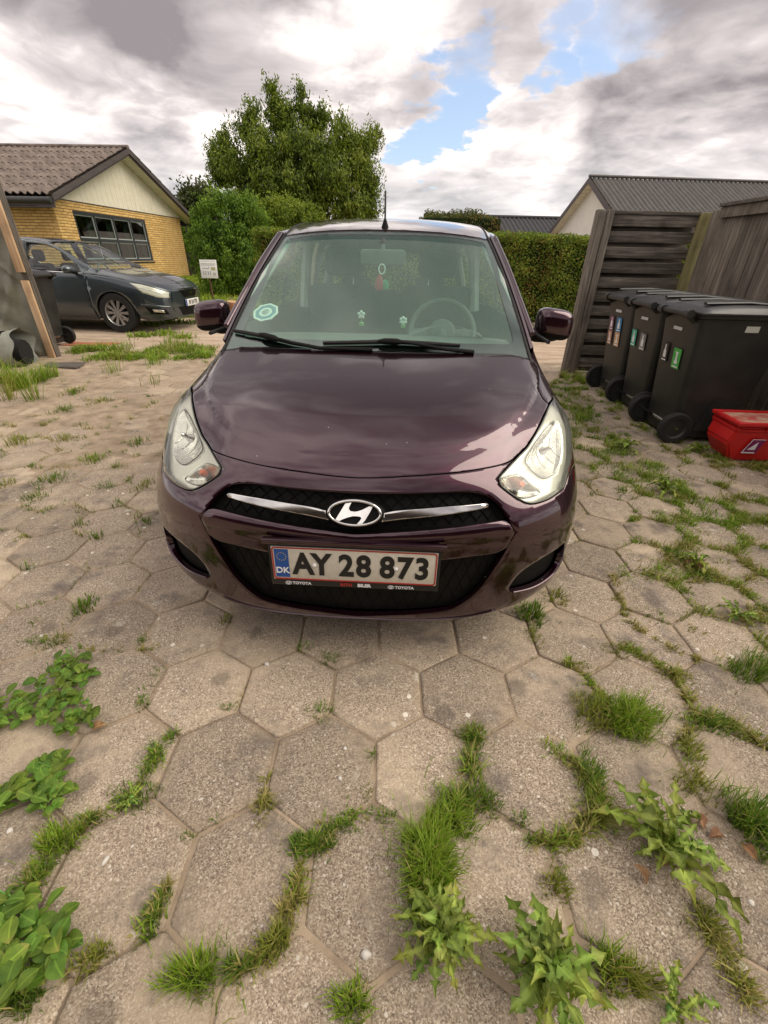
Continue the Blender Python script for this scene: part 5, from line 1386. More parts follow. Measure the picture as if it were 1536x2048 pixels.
# lawn towards the brick house
M_LAWN = vary('lawn_turf', (.055, .085, .014), (.10, .13, .025), 3, .95, .5, 30, world_space=True)
lawn_pts = [(-2.6, 11.0), (-4.9, 10.25), (-24, 10.2), (-24, 30), (-2.3, 30)]
LN = 40
lx = np.linspace(-24, -1.9, 56); ly = np.linspace(10.3, 30, 50)
V = [(x, y + (.75 if x > -4.4 else 0)*(1-j/49), ground_z(x, y)+.008) for x in lx for j, y in enumerate(ly)]
kind(link('lawn', npmesh('lawn', V, [(i*50+j, (i+1)*50+j, (i+1)*50+j+1, i*50+j+1) for i in range(55) for j in range(49)], M_LAWN)), 'structure')
LG = Blades()
n = 26000; x = nrng.uniform(-8.2, -1.9, n); y = 10.6+ (nrng.random(n)**1.4)*12
z = np.array([ground_z(a, b_) for a, b_ in zip(x, y)])
col = ramp3(nrng.random(n), GREENS['fresh'])*np.array([1.25, 1.15, .9])
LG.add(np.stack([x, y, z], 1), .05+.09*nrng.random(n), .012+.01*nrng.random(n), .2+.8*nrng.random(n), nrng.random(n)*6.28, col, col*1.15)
kind(link('lawn_grass', LG.mesh('lawn_grass', M_GRASS)), 'stuff')['label'] = 'bright green lawn grass beside the brick house'

# ---- leaf clouds for hedges, bushes and trees
def leaves(P, N, size, cols, aspect=.5, spread=.9, droop=0.0, jit=.8, fold=.18):
    """one folded rhombic leaf per point; P positions, N rough facing"""
    n = len(P)
    N = N + nrng.normal(0, spread, (n, 3)); N /= np.linalg.norm(N, axis=1, keepdims=True)+1e-9
    D = nrng.normal(0, 1, (n, 3)); D[:, 2] -= droop
    D -= N*(D*N).sum(1, keepdims=True); D /= np.linalg.norm(D, axis=1, keepdims=True)+1e-9
    Sd = np.cross(N, D); L = (size*(1-jit/2+jit*nrng.random(n)))[:, None]
    a = P - D*L*.5; b_ = P + D*L*.5; m1 = P + Sd*L*aspect*.5 - N*L*fold + D*L*.05; m2 = P - Sd*L*aspect*.5 - N*L*fold + D*L*.05
    V = np.stack([a, m1, b_, m2], 1).reshape(-1, 3); k = np.arange(n)[:, None]*4
    T = np.concatenate([k+np.array([0, 1, 2]), k+np.array([0, 2, 3])])
    C = np.repeat(cols*np.array([1.12, 1.10, .92]), 4, 0)
    return V, T, C
def vnoise(P, f, seed=0):
    r_ = np.random.default_rng(seed); out = 0
    for k in range(5):
        w_ = r_.normal(0, 1, 3)*f*(1.5**k); out = out + np.sin(P @ w_ + r_.random()*6.28)/(1.35**k)
    return out/2.6
def hedge(name, label, x0, x1, y0, y1, h, n, size, pal, brown=0.0, cat='hedge', base=0.0, rough=.06, top_light=True, dark=(.012, .022, .006), rot=0.0, seed=1, round_=0.0):
    t = thing(name, label, cat, ((x0+x1)/2, (y0+y1)/2, base), (0, 0, rot))
    W_, D_ = (x1-x0)/2, (y1-y0)/2
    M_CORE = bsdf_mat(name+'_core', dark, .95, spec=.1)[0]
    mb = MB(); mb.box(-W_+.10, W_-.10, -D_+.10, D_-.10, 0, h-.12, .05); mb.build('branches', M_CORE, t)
    A = np.array([2*W_*h, 2*W_*h*.25, 2*D_*h, 2*D_*h, 4*W_*D_]); pick = nrng.choice(5, n, p=A/A.sum())
    u, v = nrng.random(n)*2-1, nrng.random(n)
    P = np.zeros((n, 3)); N = np.zeros((n, 3))
    for k, (f, nn) in enumerate([(lambda u, v: (u*W_, -D_+0*u, v*h), (0, -1, 0)), (lambda u, v: (u*W_, D_+0*u, v*h), (0, 1, 0)), (lambda u, v: (-W_+0*u, u*D_, v*h), (-1, 0, 0)), (lambda u, v: (W_+0*u, u*D_, v*h), (1, 0, 0)), (lambda u, v: (u*W_, (2*v-1)*D_, h+0*u), (0, 0, 1))]):
        m = pick == k; P[m] = np.stack(f(u[m], v[m]), 1); N[m] = nn
    if round_:
        q = np.clip(P[:, 2]/h, 0, 1); ed = np.maximum(np.abs(P[:, 0])/W_, np.abs(P[:, 1])/D_)
        sh = 1-round_*q**3; P[:, 0] *= sh; P[:, 1] *= sh; P[:, 2] -= round_*h*.35*np.clip(np.hypot(P[:, 0]/W_, P[:, 1]/D_), 0, 1.3)**3*(q > .6)
    bump_ = vnoise(P, 3.2, seed)
    P = P + N*(rough*bump_[:, None]*1.4 + nrng.uniform(-.13, .03, n)[:, None])
    k_ = .5+.30*vnoise(P, 5.0, seed+3)+.22*nrng.normal(0, 1, n)
    C = ramp3(k_, pal)
    if brown:
        b_ = vnoise(P, 2.1, seed+9)+.5*nrng.normal(0, 1, n) > (1.25-brown)
        C[b_] = ramp3(nrng.random(b_.sum()), [(.10, .055, .018), (.20, .115, .035), (.26, .17, .06)])
    V, T, C = leaves(P, N, np.full(n, size), C)
    link('foliage', colmesh('foliage', V, T, C, M_LEAF), None, t)
    return t
HP = [(.045, .080, .010), (.105, .165, .020), (.19, .245, .035), (.30, .33, .065)]
hl_y = 11.0
hx1 = aty(1195, 470, hl_y)[0]; hz = aty(1080, 471, hl_y)[2]
hedge('clipped_hedge', 'long clipped green hedge with browned patches across the back of the yard', aty(506, 470, hl_y)[0], 7.0, hl_y, hl_y+1.0, float(hz), 105000, .050, HP, .25, seed=3)
a_, b_ = aty(842, 440, 14), aty(1012, 440, 14); tz = aty(925, 424, 14)[2]
hedge('rounded_hedge', 'taller rounded hedge rising behind the clipped one, right of the car aerial', a_[0], b_[0], 14, 15.6, float(tz), 26000, .055, [(.03, .04, .012), (.065, .08, .02), (.12, .13, .04), (.18, .17, .07)], .30, round_=.12, rough=.10, seed=5)
def bush(name, label, blobs_, Y, n, size, pal, cat='bush', depth=.7, droop=0.0, spread=.9, upw=0.0, ground=0.0, seed=2, aspect=.5, shell=.35, base_px=None, trunk=None, group=None, clump=0, clump_r=.3):
    """crown filled with leaves inside a union of ellipsoids; blobs are (u, v, half-width px, half-height px, y shift)"""
    bx = aty(blobs_[0][0], blobs_[0][1], Y)[0]
    t = thing(name, label, cat, (bx, Y, ground), group=group)
    E = []
    for (u, v, ru, rv, dy) in blobs_:
        c = aty(u, v, Y+dy); e1 = aty(u+ru, v, Y+dy); e2 = aty(u, v-rv, Y+dy)
        E.append((c, abs(e1[0]-c[0]), max(abs(e2[2]-c[2]), .05)))
    vol = np.array([a*b_*min(a, b_) for _, a, b_ in E])**.75; cnt = (n*vol/vol.sum()).astype(int)
    Ps, Ns, K = [], [], []
    for (c, a, b_), k in zip(E, cnt):
        if clump:
            nc = max(3, int(k/clump)); dc = nrng.normal(0, 1, (nc, 3)); dc /= np.linalg.norm(dc, axis=1, keepdims=True)
            pc = dc*(1.02-shell*nrng.random(nc)**1.5)[:, None]*np.array([a, a*depth, b_])
            w_ = nrng.integers(0, nc, k); cs_ = clump_r*(.6+.8*nrng.random(nc))
            g = np.clip(nrng.normal(0, 1, (k, 3)), -1.7, 1.7)*np.array([.5, .5, .45]); al = nrng.random(k)[:, None]-.5
            axd = dc + np.array([0, 0, .7]); axd /= np.linalg.norm(axd, axis=1, keepdims=True)
            p = pc[w_] + (g + axd[w_]*al*2.9)*cs_[w_][:, None]
            d = dc[w_]
        else:
            d = nrng.normal(0, 1, (k, 3)); d /= np.linalg.norm(d, axis=1, keepdims=True)
            r = (1-shell*nrng.random(k)**1.6)[:, None]*(1+.14*vnoise(d*np.array([a, a, b_]), 4.5/max(a, .25), seed)[:, None])
            p = d*r*np.array([a, a*depth, b_])
        Ps.append(c+p); Ns.append(d); K.append(d[:, 2])
    P = np.concatenate(Ps); N = np.concatenate(Ns)
    k_ = .46+.26*vnoise(P, 2.2, seed+1)+.20*nrng.normal(0, 1, len(P))
    V, T, C = leaves(P, N+np.array([0, 0, upw]), np.full(len(P), size), ramp3(k_, pal), aspect, spread, droop)
    V = V - np.array([bx, Y, ground])
    link('crown', colmesh('crown', V, T, C, M_LEAF), None, t)
    return t, E
# bushy screen left of the purple car
WP = [(.045, .095, .014), (.105, .20, .024), (.19, .30, .04), (.29, .40, .07)]
def trunk_in(t, base, limbs, mat):
    mb = MB()
    for path, r0, r1 in limbs:
        k = len(path); mb.tube([tuple(np.array(p)-np.array(base)) for p in path], [lerp(r0, r1, i/(k-1)) for i in range(k)], 9)
    return mb.build('trunk', mat, t, 60)
M_BARK = vary('bark', (.06, .045, .035), (.13, .10, .08), 18, .9, .5, 60, stretch=(1, 1, .3))
Yb = 14.2; gzb = ground_z(-4, Yb)
t, E = bush('willow_bush', 'tall bushy green shrub standing between the brick house and the purple car', [(455, 520, 62, 62, 0), (450, 450, 58, 50, .1), (475, 560, 55, 50, .2), (415, 500, 30, 60, .3), (500, 480, 40, 60, .4), (455, 590, 60, 30, 0), (520, 540, 40, 60, .5), (430, 412, 22, 24, .1), (482, 408, 24, 22, .1), (505, 432, 24, 28, .2), (398, 470, 14, 42, .2), (408, 440, 12, 30, .1)], Yb, 66000, .085, WP, droop=-1.6, ground=gzb, seed=11, aspect=.30, shell=.45, clump=60, clump_r=.13)
b0 = (aty(455, 590, Yb)[0], Yb, gzb)
trunk_in(t, t.location, [([b0, (b0[0]+.05, Yb, gzb+.9), (b0[0], Yb, gzb+2.0)], .09, .02), ([b0, (b0[0]-.3, Yb+.1, gzb+.8), (b0[0]-.5, Yb, gzb+1.5)], .06, .02), ([b0, (b0[0]+.35, Yb, gzb+.8), (b0[0]+.6, Yb, gzb+1.5)], .06, .02)], M_BARK)
Y2 = 15.6; g2 = ground_z(-3, Y2)
t, E = bush('yellow_green_bush', 'bright yellow-green bush behind the hedge, below the cherry tree', [(575, 445, 55, 38, 0), (540, 440, 40, 36, .2), (610, 450, 30, 28, .1), (560, 475, 60, 40, .1), (590, 415, 26, 14, .1)], Y2, 26000, .09, [(.05, .09, .010), (.12, .18, .018), (.22, .28, .03), (.32, .36, .06)], droop=-.9, ground=g2, seed=13, aspect=.34, clump=50, clump_r=.14)
b0 = (aty(575, 445, Y2)[0], Y2, g2); trunk_in(t, t.location, [([b0, (b0[0], Y2, g2+.8), (b0[0]+.1, Y2, g2+1.8)], .06, .02)], M_BARK)
# cherry tree
Yc = 21.0
CB = [(541, 172, 12, 22, 0), (552, 200, 16, 26, 0), (565, 240, 34, 44, 0), (602, 182, 9, 24, .2), (606, 215, 16, 30, .2), (628, 245, 26, 34, .2), (500, 228, 20, 26, .3), (490, 262, 26, 26, .3), (650, 235, 12, 22, 0), (682, 250, 14, 26, .2), (690, 285, 40, 36, 0),
      (722, 285, 26, 24, -.2), (762, 268, 12, 9, 0), (744, 285, 18, 22, 0), (445, 270, 10, 22, .2), (455, 300, 30, 30, .2), (425, 305, 12, 16, 0), (540, 300, 62, 52, -.5), (620, 310, 66, 56, -.5), (480, 345, 56, 44, -.2), (440, 350, 26, 34, 0), (570, 370, 70, 56, -.8), (660, 360, 64, 58, -.6),
      (720, 340, 40, 52, -.2), (735, 385, 26, 40, 0), (500, 405, 60, 44, -.5), (600, 425, 70, 40, -.5), (690, 415, 60, 36, -.4), (735, 425, 24, 22, 0)]
CB = [(u, v, a*.86, b*.86, d) for u, v, a, b, d in CB]
CP = [(.036, .060, .010), (.10, .150, .020), (.20, .26, .036), (.32, .36, .085)]
t, E = bush('cherry_tree', 'large leafy cherry tree with upright shoots standing behind the purple car', CB, Yc, 78000, .125, CP, 'tree', depth=.9, droop=2.2, ground=0.0, seed=17, aspect=.36, shell=.75, spread=.8, clump=42, clump_r=.19)
root = np.array([aty(610, 440, Yc)[0], Yc, 0.0])
limbs = [([root, root+(0, 0, 1.0), root+(.1, 0, 2.0)], .20, .15)]
for (c, a, b_) in E:
    top = np.array([c[0], c[1], c[2]]); limbs.append(([root+(.1, 0, 1.9), (root+(.1, 0, 1.9))*.55+top*.45+np.array([0, 0, .25]), top, top+np.array([0, 0, b_*.8])], .075, .012))
trunk_in(t, t.location, limbs, M_BARK)
Y4 = 27.0
t, E = bush('far_tree', 'grey-green tree farther off between the house roof and the cherry tree', [(400, 400, 26, 30, 0), (382, 420, 24, 26, 0), (415, 425, 26, 30, 0), (395, 460, 36, 40, 0), (380, 500, 30, 40, 0)], Y4, 14000, .20, [(.03, .045, .016), (.08, .10, .04), (.13, .15, .07)], 'tree', seed=19, shell=.7, clump=60, clump_r=.3)
b0 = np.array([aty(398, 440, Y4)[0], Y4, .3]); trunk_in(t, t.location, [([b0, b0+(0, 0, 2.5), b0+(.2, 0, 4.2)], .16, .04)], M_BARK)
Y5 = 22.5
t, E = bush('dark_shrub', 'dark green shrub growing past the far corner of the brick house', [(378, 520, 26, 50, 0), (395, 480, 22, 40, .2), (372, 470, 22, 40, .4), (400, 560, 28, 26, 0)], Y5, 15000, .13, WP, seed=23)
b0 = np.array([aty(380, 520, Y5)[0], Y5, .3]); trunk_in(t, t.location, [([b0, b0+(0, 0, 1.0), b0+(.1, 0, 2.0)], .08, .03)], M_BARK)
# ================================================================== brick house on the left
C0 = aty(100, 395, 13.2)
_d = ray(358, 437); C1 = CAMP + _d*((C0[2]-CAM_H)/_d[2])
GW = float(np.linalg.norm(C1-C0)); GA = math.atan2(C1[1]-C0[1], C1[0]-C0[0])
ZB, ZE = .12, float(C0[2])                       # wall foot and top of the brickwork
HOUSE = thing('brick_house', 'low yellow brick house with a tiled roof and a dark-framed window in its gable', 'house', (C0[0], C0[1], ZB), (0, 0, GA))
# local axes: +x along the gable away from the camera, -y out of the gable (towards the drive), +y along the ridge to the left
WH = ZE-ZB
M_MORTAR = vary('mortar', (.16, .10, .05), (.26, .17, .09), 30, .95, .3, 90)
M_BRICK = vary('yellow_brick', (.58, .36, .12), (.76, .53, .22), 5, .85, .25, 120, rnd=.14, spec=.25)
M_FASCIA = vary('dark_fascia', (.060, .050, .050), (.095, .082, .080), 6, .55, .1, 60, stretch=(.3, 3, 3))
M_CREAM = vary('cream_boarding', (.68, .64, .50), (.78, .74, .61), 4, .6, .1, 50)
M_FRAME = vary('window_frame', (.022, .026, .028), (.035, .04, .042), 12, .35)
M_FRAMEL = bsdf_mat('window_bead', (.36, .40, .38), .4)[0]
M_ROOF = vary('weathered_fibre_roof', (.085, .065, .056), (.25, .205, .180), 3.2, .9, .5, 40, contrast=(.32, .72))
M_PANE = glass_mat('house_glass', (.55, .62, .56), 1.0, 2.1)
wx0, wx1, wz0, wz1 = .69, 4.33, .97-ZB, 2.17-ZB
wall = MB()
T_ = .12
wall.box(0.006, GW-.006, .008, T_, 0, wz0); wall.box(0.006, GW-.006, .008, T_, wz1, WH); wall.box(0.006, wx0, .008, T_, wz0, wz1); wall.box(wx1, GW-.006, .008, T_, wz0, wz1)
wall = wall.build('gable_wall', M_MORTAR, HOUSE)
side = MB().box(-.0, .12, T_, 11, 0, WH); side = MB(); side.box(.008, .12, T_, 11, 0, WH); side = side.build('front_wall', M_MORTAR, HOUSE)
MB().box(GW-.12, GW-.006, T_, 11, 0, WH).build('back_wall', M_MORTAR, HOUSE)
bl, bh, cp = .228, .054, WH/round(WH/.0667)
BRm = MB().box(-bl/2, bl/2, -.006, .02, -bh/2, bh/2, .003).mesh('brick', M_BRICK)
BRs = MB().box(-.006, .02, -bl/2, bl/2, -bh/2, bh/2, .003).mesh('brick', M_BRICK)
HM = Matrix.Translation((C0[0], C0[1], ZB)) @ Matrix.Rotation(GA, 4, 'Z')
bricks = []
nrow = int(round(WH/cp))
for r in range(nrow):
    z = (r+.5)*cp; off = (r % 2)*.12
    x = off - .12
    while x < GW:
        a, b_ = max(x, .0), min(x+bl, GW)
        if wz0-.01 < z < wz1+.01 and b_ > wx0 and a < wx1:
            if a < wx0-.03: bricks.append(('g', a, wx0, z))
            if b_ > wx1+.03: bricks.append(('g', wx1, b_, z))
        elif b_-a > .03: bricks.append(('g', a, b_, z))
        x += .24
    y = off-.12+.024
    while y < 6.5:
        if y+bl > .05: bricks.append(('s', max(y, .02), y+bl, z))
        y += .24
def brick_px(b_):
    p = HM @ Vector(((b_[1]+b_[2])/2, 0, b_[3]) if b_[0] == 'g' else (0, (b_[1]+b_[2])/2, b_[3]))
    f = frame_px(*p)
    if f is None or not (0 < f[0] < 1536): return -9
    # hidden behind the grey car and the shelter
    car = (f[0] < 330 and f[1] > 497 + max(0, (f[0]-150))*.27) or f[0] < 2
    hid = f[0] < 36 and f[1] > 440
    return -9 if (car or hid) else (b_[2]-b_[1])*F_PX/f[2]*(1 if b_[0] == 's' else .62)
bricks.sort(key=lambda q: -brick_px(q))
rest_g, rest_s = MB(), MB()
for k, b_ in enumerate(bricks):
    f = (b_[2]-b_[1])/bl; c = (b_[1]+b_[2])/2; jz = rng.uniform(-.001, .001); jp = rng.uniform(-.002, .0012)
    if k < 300:
        o = link('brick', BRm if b_[0] == 'g' else BRs, None, wall if b_[0] == 'g' else side)
        o.location = (c, jp, b_[3]+jz) if b_[0] == 'g' else (jp, c, b_[3]+jz)
        o.scale = (f, 1, 1) if b_[0] == 'g' else (1, f, 1)
    else:
        (rest_g if b_[0] == 'g' else rest_s).box(*((b_[1], b_[2], -.006+jp, .02) if b_[0] == 'g' else (-.006+jp, .02, b_[1], b_[2])), b_[3]-bh/2, b_[3]+bh/2)
kind(rest_g.build('far_bricks', M_BRICK, wall), 'stuff'); kind(rest_s.build('far_bricks', M_BRICK, side), 'stuff')
# window: four lights over four
win = bpy.data.objects.new('window', None); COL.objects.link(win); win.parent = HOUSE
def fr(mb, x0, x1, z0, z1, w_, y0=.02, y1=.08):
    mb.box(x0, x1, y0, y1, z1-w_, z1); mb.box(x0, x1, y0, y1, z0, z0+w_); mb.box(x0, x0+w_, y0+.002, y1-.002, z0+w_, z1-w_); mb.box(x1-w_, x1, y0+.002, y1-.002, z0+w_, z1-w_)
mb = MB(); fr(mb, wx0, wx1, wz0, wz1, .07, .0, .09); zm = lerp(wz0, wz1, .46)
mb.box(wx0+.07, wx1-.07, .004, .086, zm-.035, zm+.035)
for k in (1, 2, 3):
    x = lerp(wx0, wx1, k/4); mb.box(x-.03, x+.03, .006, .084, wz0+.07, zm-.035); mb.box(x-.03, x+.03, .006, .084, zm+.035, wz1-.07)
mb.build('window_frame', M_FRAME, win)
MB().box(wx0-.02, wx1+.02, -.05, .02, wz0-.035, wz0-.003, .004).build('window_sill', M_FRAME, win)
cs = [lerp(wx0, wx1, k/4) for k in range(5)]
for k in range(4):
    for z0, z1 in ((wz0+.07, zm-.035), (zm+.035, wz1-.07)):
        x0, x1 = cs[k]+(.07 if k == 0 else .03), cs[k+1]-(.07 if k == 3 else .03)
        mb = MB(); fr(mb, x0+.002, x1-.002, z0+.002, z1-.002, .028, .03, .075); mb.build('sash', M_FRAMEL, win)
        MB().box(x0+.03, x1-.03, .050, .056, z0+.03, z1-.03).build('pane', M_PANE, win)
MB().box(wx0-.3, wx1+.3, 1.6, 1.7, wz0-.4, wz1+.3).build('room_wall', vary('room_plaster', (.10, .11, .09), (.14, .15, .12), 2, .9), HOUSE)
for k in (0, 1, 2, 3, 4):
    x = lerp(wx0, wx1, k/4)
    mb = MB(); mb.grid(lambda u, v: (x-.10+.24*u, .22+.03*math.sin(u*22), wz0+.02+(wz1-wz0)*v), 14, 2); mb.build('curtain', vary('curtain', (.30, .34, .30), (.38, .42, .36), 6, .9), HOUSE)
# gable boarding, ribbed
PIT = math.atan2(3.70-ZE, GW/2); RZ_ = WH + math.tan(PIT)*GW/2
nb = 56
for k in range(nb):
    x0, x1 = GW*k/nb, GW*(k+1)/nb-.006
    h0, h1 = min(x0, GW-x0)*math.tan(PIT), min(x1, GW-x1)*math.tan(PIT)
    hm = RZ_-WH if (x0-GW/2)*(x1-GW/2) < 0 else None
    poly = [(x0, WH+.01), (x1, WH+.01), (x1, WH+h1+.09)] + ([(GW/2, RZ_+.08)] if hm else []) + [(x0, WH+h0+.09)]
    o = MB(); o.prism(poly, -.012+.002*(k % 2), .02, 'Y'); o.build('gable_board', M_CREAM, HOUSE)
MB().box(0, GW, -.02, .0, WH-.012, WH+.012).build('gable_flashing', M_FASCIA, HOUSE)
# roof: corrugated sheets in courses, verge boards, soffit, gutter
OVG, OVE, RT = .42, .50, .17
sl = (GW/2+OVE)/math.cos(PIT); courses = 7; cl = sl/courses; sw_ = 1.08
NS = 9
def sheet_mesh():
    P = []; nu, nv = 6*10, 4
    for i in range(nu+1):
        y = sw_*i/nu
        for j in range(nv+1):
            f = j/nv; P.append((f*(cl+.04), y, .028*math.cos(2*math.pi*y/.18) + .022*(f) + rng.uniform(-.004, .004)))
    n = len(P); Fs = [(i*(nv+1)+j, (i+1)*(nv+1)+j, (i+1)*(nv+1)+j+1, i*(nv+1)+j+1) for i in range(nu) for j in range(nv)]
    P2 = P + [(p[0], p[1], p[2]-.014) for p in P]
    Fs2 = Fs + [tuple(q+n for q in f[::-1]) for f in Fs] + [(i*(nv+1)+nv, (i+1)*(nv+1)+nv, n+(i+1)*(nv+1)+nv, n+i*(nv+1)+nv) for i in range(nu)]
    mb = MB(); mb.add(P2, Fs2); return mb.mesh('roof_sheet', M_ROOF, 60)
SHM = sheet_mesh()
roof_ = bpy.data.objects.new('roof', None); COL.objects.link(roof_); roof_.parent = HOUSE
for sgn in (1, -1):
    for c in range(courses):
        for k in range(NS):
            o = link('roof_sheet', SHM, None, roof_)
            RM = Matrix.Translation((GW/2, 0, RZ_+RT+.06)) @ (Matrix.Identity(4) if sgn < 0 else Matrix.Diagonal((-1, 1, 1, 1))) @ Matrix.Rotation(PIT, 4, 'Y') @ Matrix.Translation((c*cl, -OVG+k*sw_, -.022*0))
            o.matrix_local = RM
mb = MB(); mb.tube([(GW/2, -OVG-.02, RZ_+RT+.07), (GW/2, 3, RZ_+RT+.075), (GW/2, 9.3, RZ_+RT+.07)], .085, 10, flat=.7); mb.build('ridge_cap', M_ROOF, roof_)
for sgn in (1, -1):
    ex = GW/2 + sgn*(GW/2+OVE); ez = RZ_ - math.tan(PIT)*(GW/2+OVE)
    q0, q1 = (GW/2, RZ_+.16), (ex, ez+.16)
    mb = MB(); mb.prism([(q0[0], q0[1]+.06), (q1[0], q1[1]+.06), (q1[0], q1[1]-.07), (q0[0], q0[1]-.07)], -OVG-.022, -OVG, 'Y'); mb.build('verge_board', M_FASCIA, roof_)
    mb = MB(); mb.prism([(q0[0], q0[1]-.06), (q1[0], q1[1]-.06), (q1[0], q1[1]-.12), (q0[0], q0[1]-.12)], -OVG+.02, -OVG+.04, 'Y'); mb.build('verge_trim', M_FASCIA, roof_)
    for k in range(30):          # soffit boards under the verge
        f0, f1 = k/30+.001, (k+1)/30-.004
        a, b_ = lerp(q0[0], q1[0], f0), lerp(q0[0], q1[0], f1); za, zb = lerp(q0[1], q1[1], f0)-.10, lerp(q0[1], q1[1], f1)-.10
        mb = MB(); mb.prism([(a, za), (b_, zb), (b_, zb-.015), (a, za-.015)], -OVG+.042, .01, 'Y'); mb.build('soffit_board', M_CREAM, roof_)
    mb = MB(); mb.box(ex-.02 if sgn > 0 else ex, ex if sgn > 0 else ex+.02, -OVG, 9.3, ez-.05, ez+.15); mb.build('eaves_board', M_FASCIA, roof_)
    mb = MB(); mb.box(min(ex, ex-sgn*OVE), max(ex, ex-sgn*OVE), .02, 9.3, ez-.03, ez-.01); mb.build('eaves_soffit', M_FASCIA, roof_)
gx = -OVE-.06; gz = RZ_ - math.tan(PIT)*(GW/2+OVE) + .10
mb = MB(); mb.tube([(gx, -OVG+.02, gz), (gx, 4, gz-.01), (gx, 9.3, gz-.02)], .065, 12); mb.build('gutter', vary('zinc_gutter', (.025, .027, .03), (.05, .052, .055), 8, .35), roof_)

# ================================================================== house on the right, seen over the fence
RA = gp(1197, 355, 4.58); RH = thing('far_house', 'white gabled house with a grey corrugated roof seen over the fence', 'house', (RA[0], RA[1], 0), (0, 0, rad(4.0)))
M_WHITE_R = vary('white_render', (.66, .65, .60), (.74, .73, .68), 2, .8, .1, 60)
M_CORR = vary('grey_corrugated', (.085, .080, .076), (.125, .118, .112), 4, .75, .2, 30)
hw, hz_, rl = 3.5, 2.66, 17.0; PR = math.atan2(4.50-hz_, hw)
mb = MB(); mb.prism([(-hw, 0), (hw, 0), (hw, hz_), (0, 4.46), (-hw, hz_)], 0.0, .2, 'X'); mb.box(.2, rl, -hw, -hw+.2, 0, hz_); mb.box(.2, rl, hw-.2, hw, 0, hz_); mb.build('wall', M_WHITE_R, RH)
rf = bpy.data.objects.new('roof', None); COL.objects.link(rf); rf.parent = RH
def corr(name, length, wide, period, amp, mat, parent):
    nu = int(length/period*8); vs_ = []
    for i in range(nu+1):
        x = length*i/nu
        for j in range(2): vs_.append((x, wide*j, amp*math.cos(2*math.pi*x/period)))
    n = len(vs_); vs_ += [(a, b_, c-.015) for a, b_, c in vs_]
    f = [(i*2, (i+1)*2, (i+1)*2+1, i*2+1) for i in range(nu)]; f += [tuple(q+n for q in g[::-1]) for g in f] + [(i*2+1, (i+1)*2+1, n+(i+1)*2+1, n+i*2+1) for i in range(nu)]
    mb = MB(); mb.add(vs_, f); return mb.mesh(name, mat, 60)
ov = .45; wdt = (hw+ov)/math.cos(PR)
NSH = 16; SL2 = (rl+.8)/NSH
cm = corr('roof_sheet', SL2, wdt/3+.05, SL2/5, .040, M_CORR, rf)
for sgn in (1, -1):
    for c in range(3):
        for k in range(NSH):
            o = link('roof_sheet', cm, None, rf)
            o.matrix_local = Matrix.Translation((-.4, 0, 4.58)) @ (Matrix.Identity(4) if sgn > 0 else Matrix.Diagonal((1, -1, 1, 1))) @ Matrix.Rotation(-PR, 4, 'X') @ Matrix.Translation((k*SL2, c*wdt/3, -.012*0+.012*(c)))
mb = MB(); mb.tube([(-.45, 0, 4.63), (rl+.45, 0, 4.63)], .10, 8, flat=.6); mb.build('ridge_cap', M_CORR, rf)
for sgn in (1, -1):
    ey, ez = sgn*(hw+ov), 4.52-math.tan(PR)*(hw+ov)
    mb = MB(); mb.prism([(0, 4.58), (ey, ez+.06), (ey, ez-.16), (0, 4.36)], -.45, -.42, 'X'); mb.build('verge_board', M_FASCIA, rf)
    for k in range(16):
        f0, f1 = k/16+.002, (k+1)/16-.006
        a, b_ = lerp(0, ey, f0), lerp(0, ey, f1); za, zb = lerp(4.46, ez-.06, f0), lerp(4.46, ez-.06, f1)
        mb = MB(); mb.prism([(a, za), (b_, zb), (b_, zb-.02), (a, za-.02)], -.42, .0, 'X'); mb.build('soffit_board', M_CREAM, rf)
    mb = MB(); mb.box(-.42, rl+.4, ey-.02 if sgn > 0 else ey, ey if sgn > 0 else ey+.02, ez-.2, ez+.03); mb.build('eaves_board', M_FASCIA, rf)
# lower dark roof behind the hedge
FB = aty(1075, 436, 33.0)
FH = thing('dark_roof_house', 'distant low house with a dark corrugated roof just above the hedge', 'house', (FB[0]-1.5, 33.0, 0), (0, 0, rad(2)))
fz = float(FB[2]); P3 = math.atan2(fz-2.3, 3.2)
mb = MB(); mb.box(-5, 6, -3.0, 3.0, 0, 2.3); mb.build('wall', M_WHITE_R, FH)
M_CORD = vary('black_corrugated', (.030, .031, .034), (.045, .046, .05), 4, .6, .1, 30)
wd3 = 3.6/math.cos(P3); cm3 = corr('roof_sheet', 1.1, wd3, .275, .04, M_CORD, FH)
rf3 = bpy.data.objects.new('roof', None); COL.objects.link(rf3); rf3.parent = FH
for sgn in (1, -1):
    for k in range(11):
        o = link('roof_sheet', cm3, None, rf3); o.matrix_local = Matrix.Translation((-5.5, 0, fz)) @ (Matrix.Identity(4) if sgn > 0 else Matrix.Diagonal((1, -1, 1, 1))) @ Matrix.Rotation(-P3, 4, 'X') @ Matrix.Translation((k*1.1, 0, 0))
mb = MB(); mb.tube([(-5.6, 0, fz+.03), (6.6, 0, fz+.03)], .09, 8); mb.build('ridge_cap', M_CORD, rf3)
mb = MB(); mb.box(-5.5, 6.6, -3.62, -3.58, 2.02, 2.2); mb.build('eaves_board', M_WHITE_R, rf3)

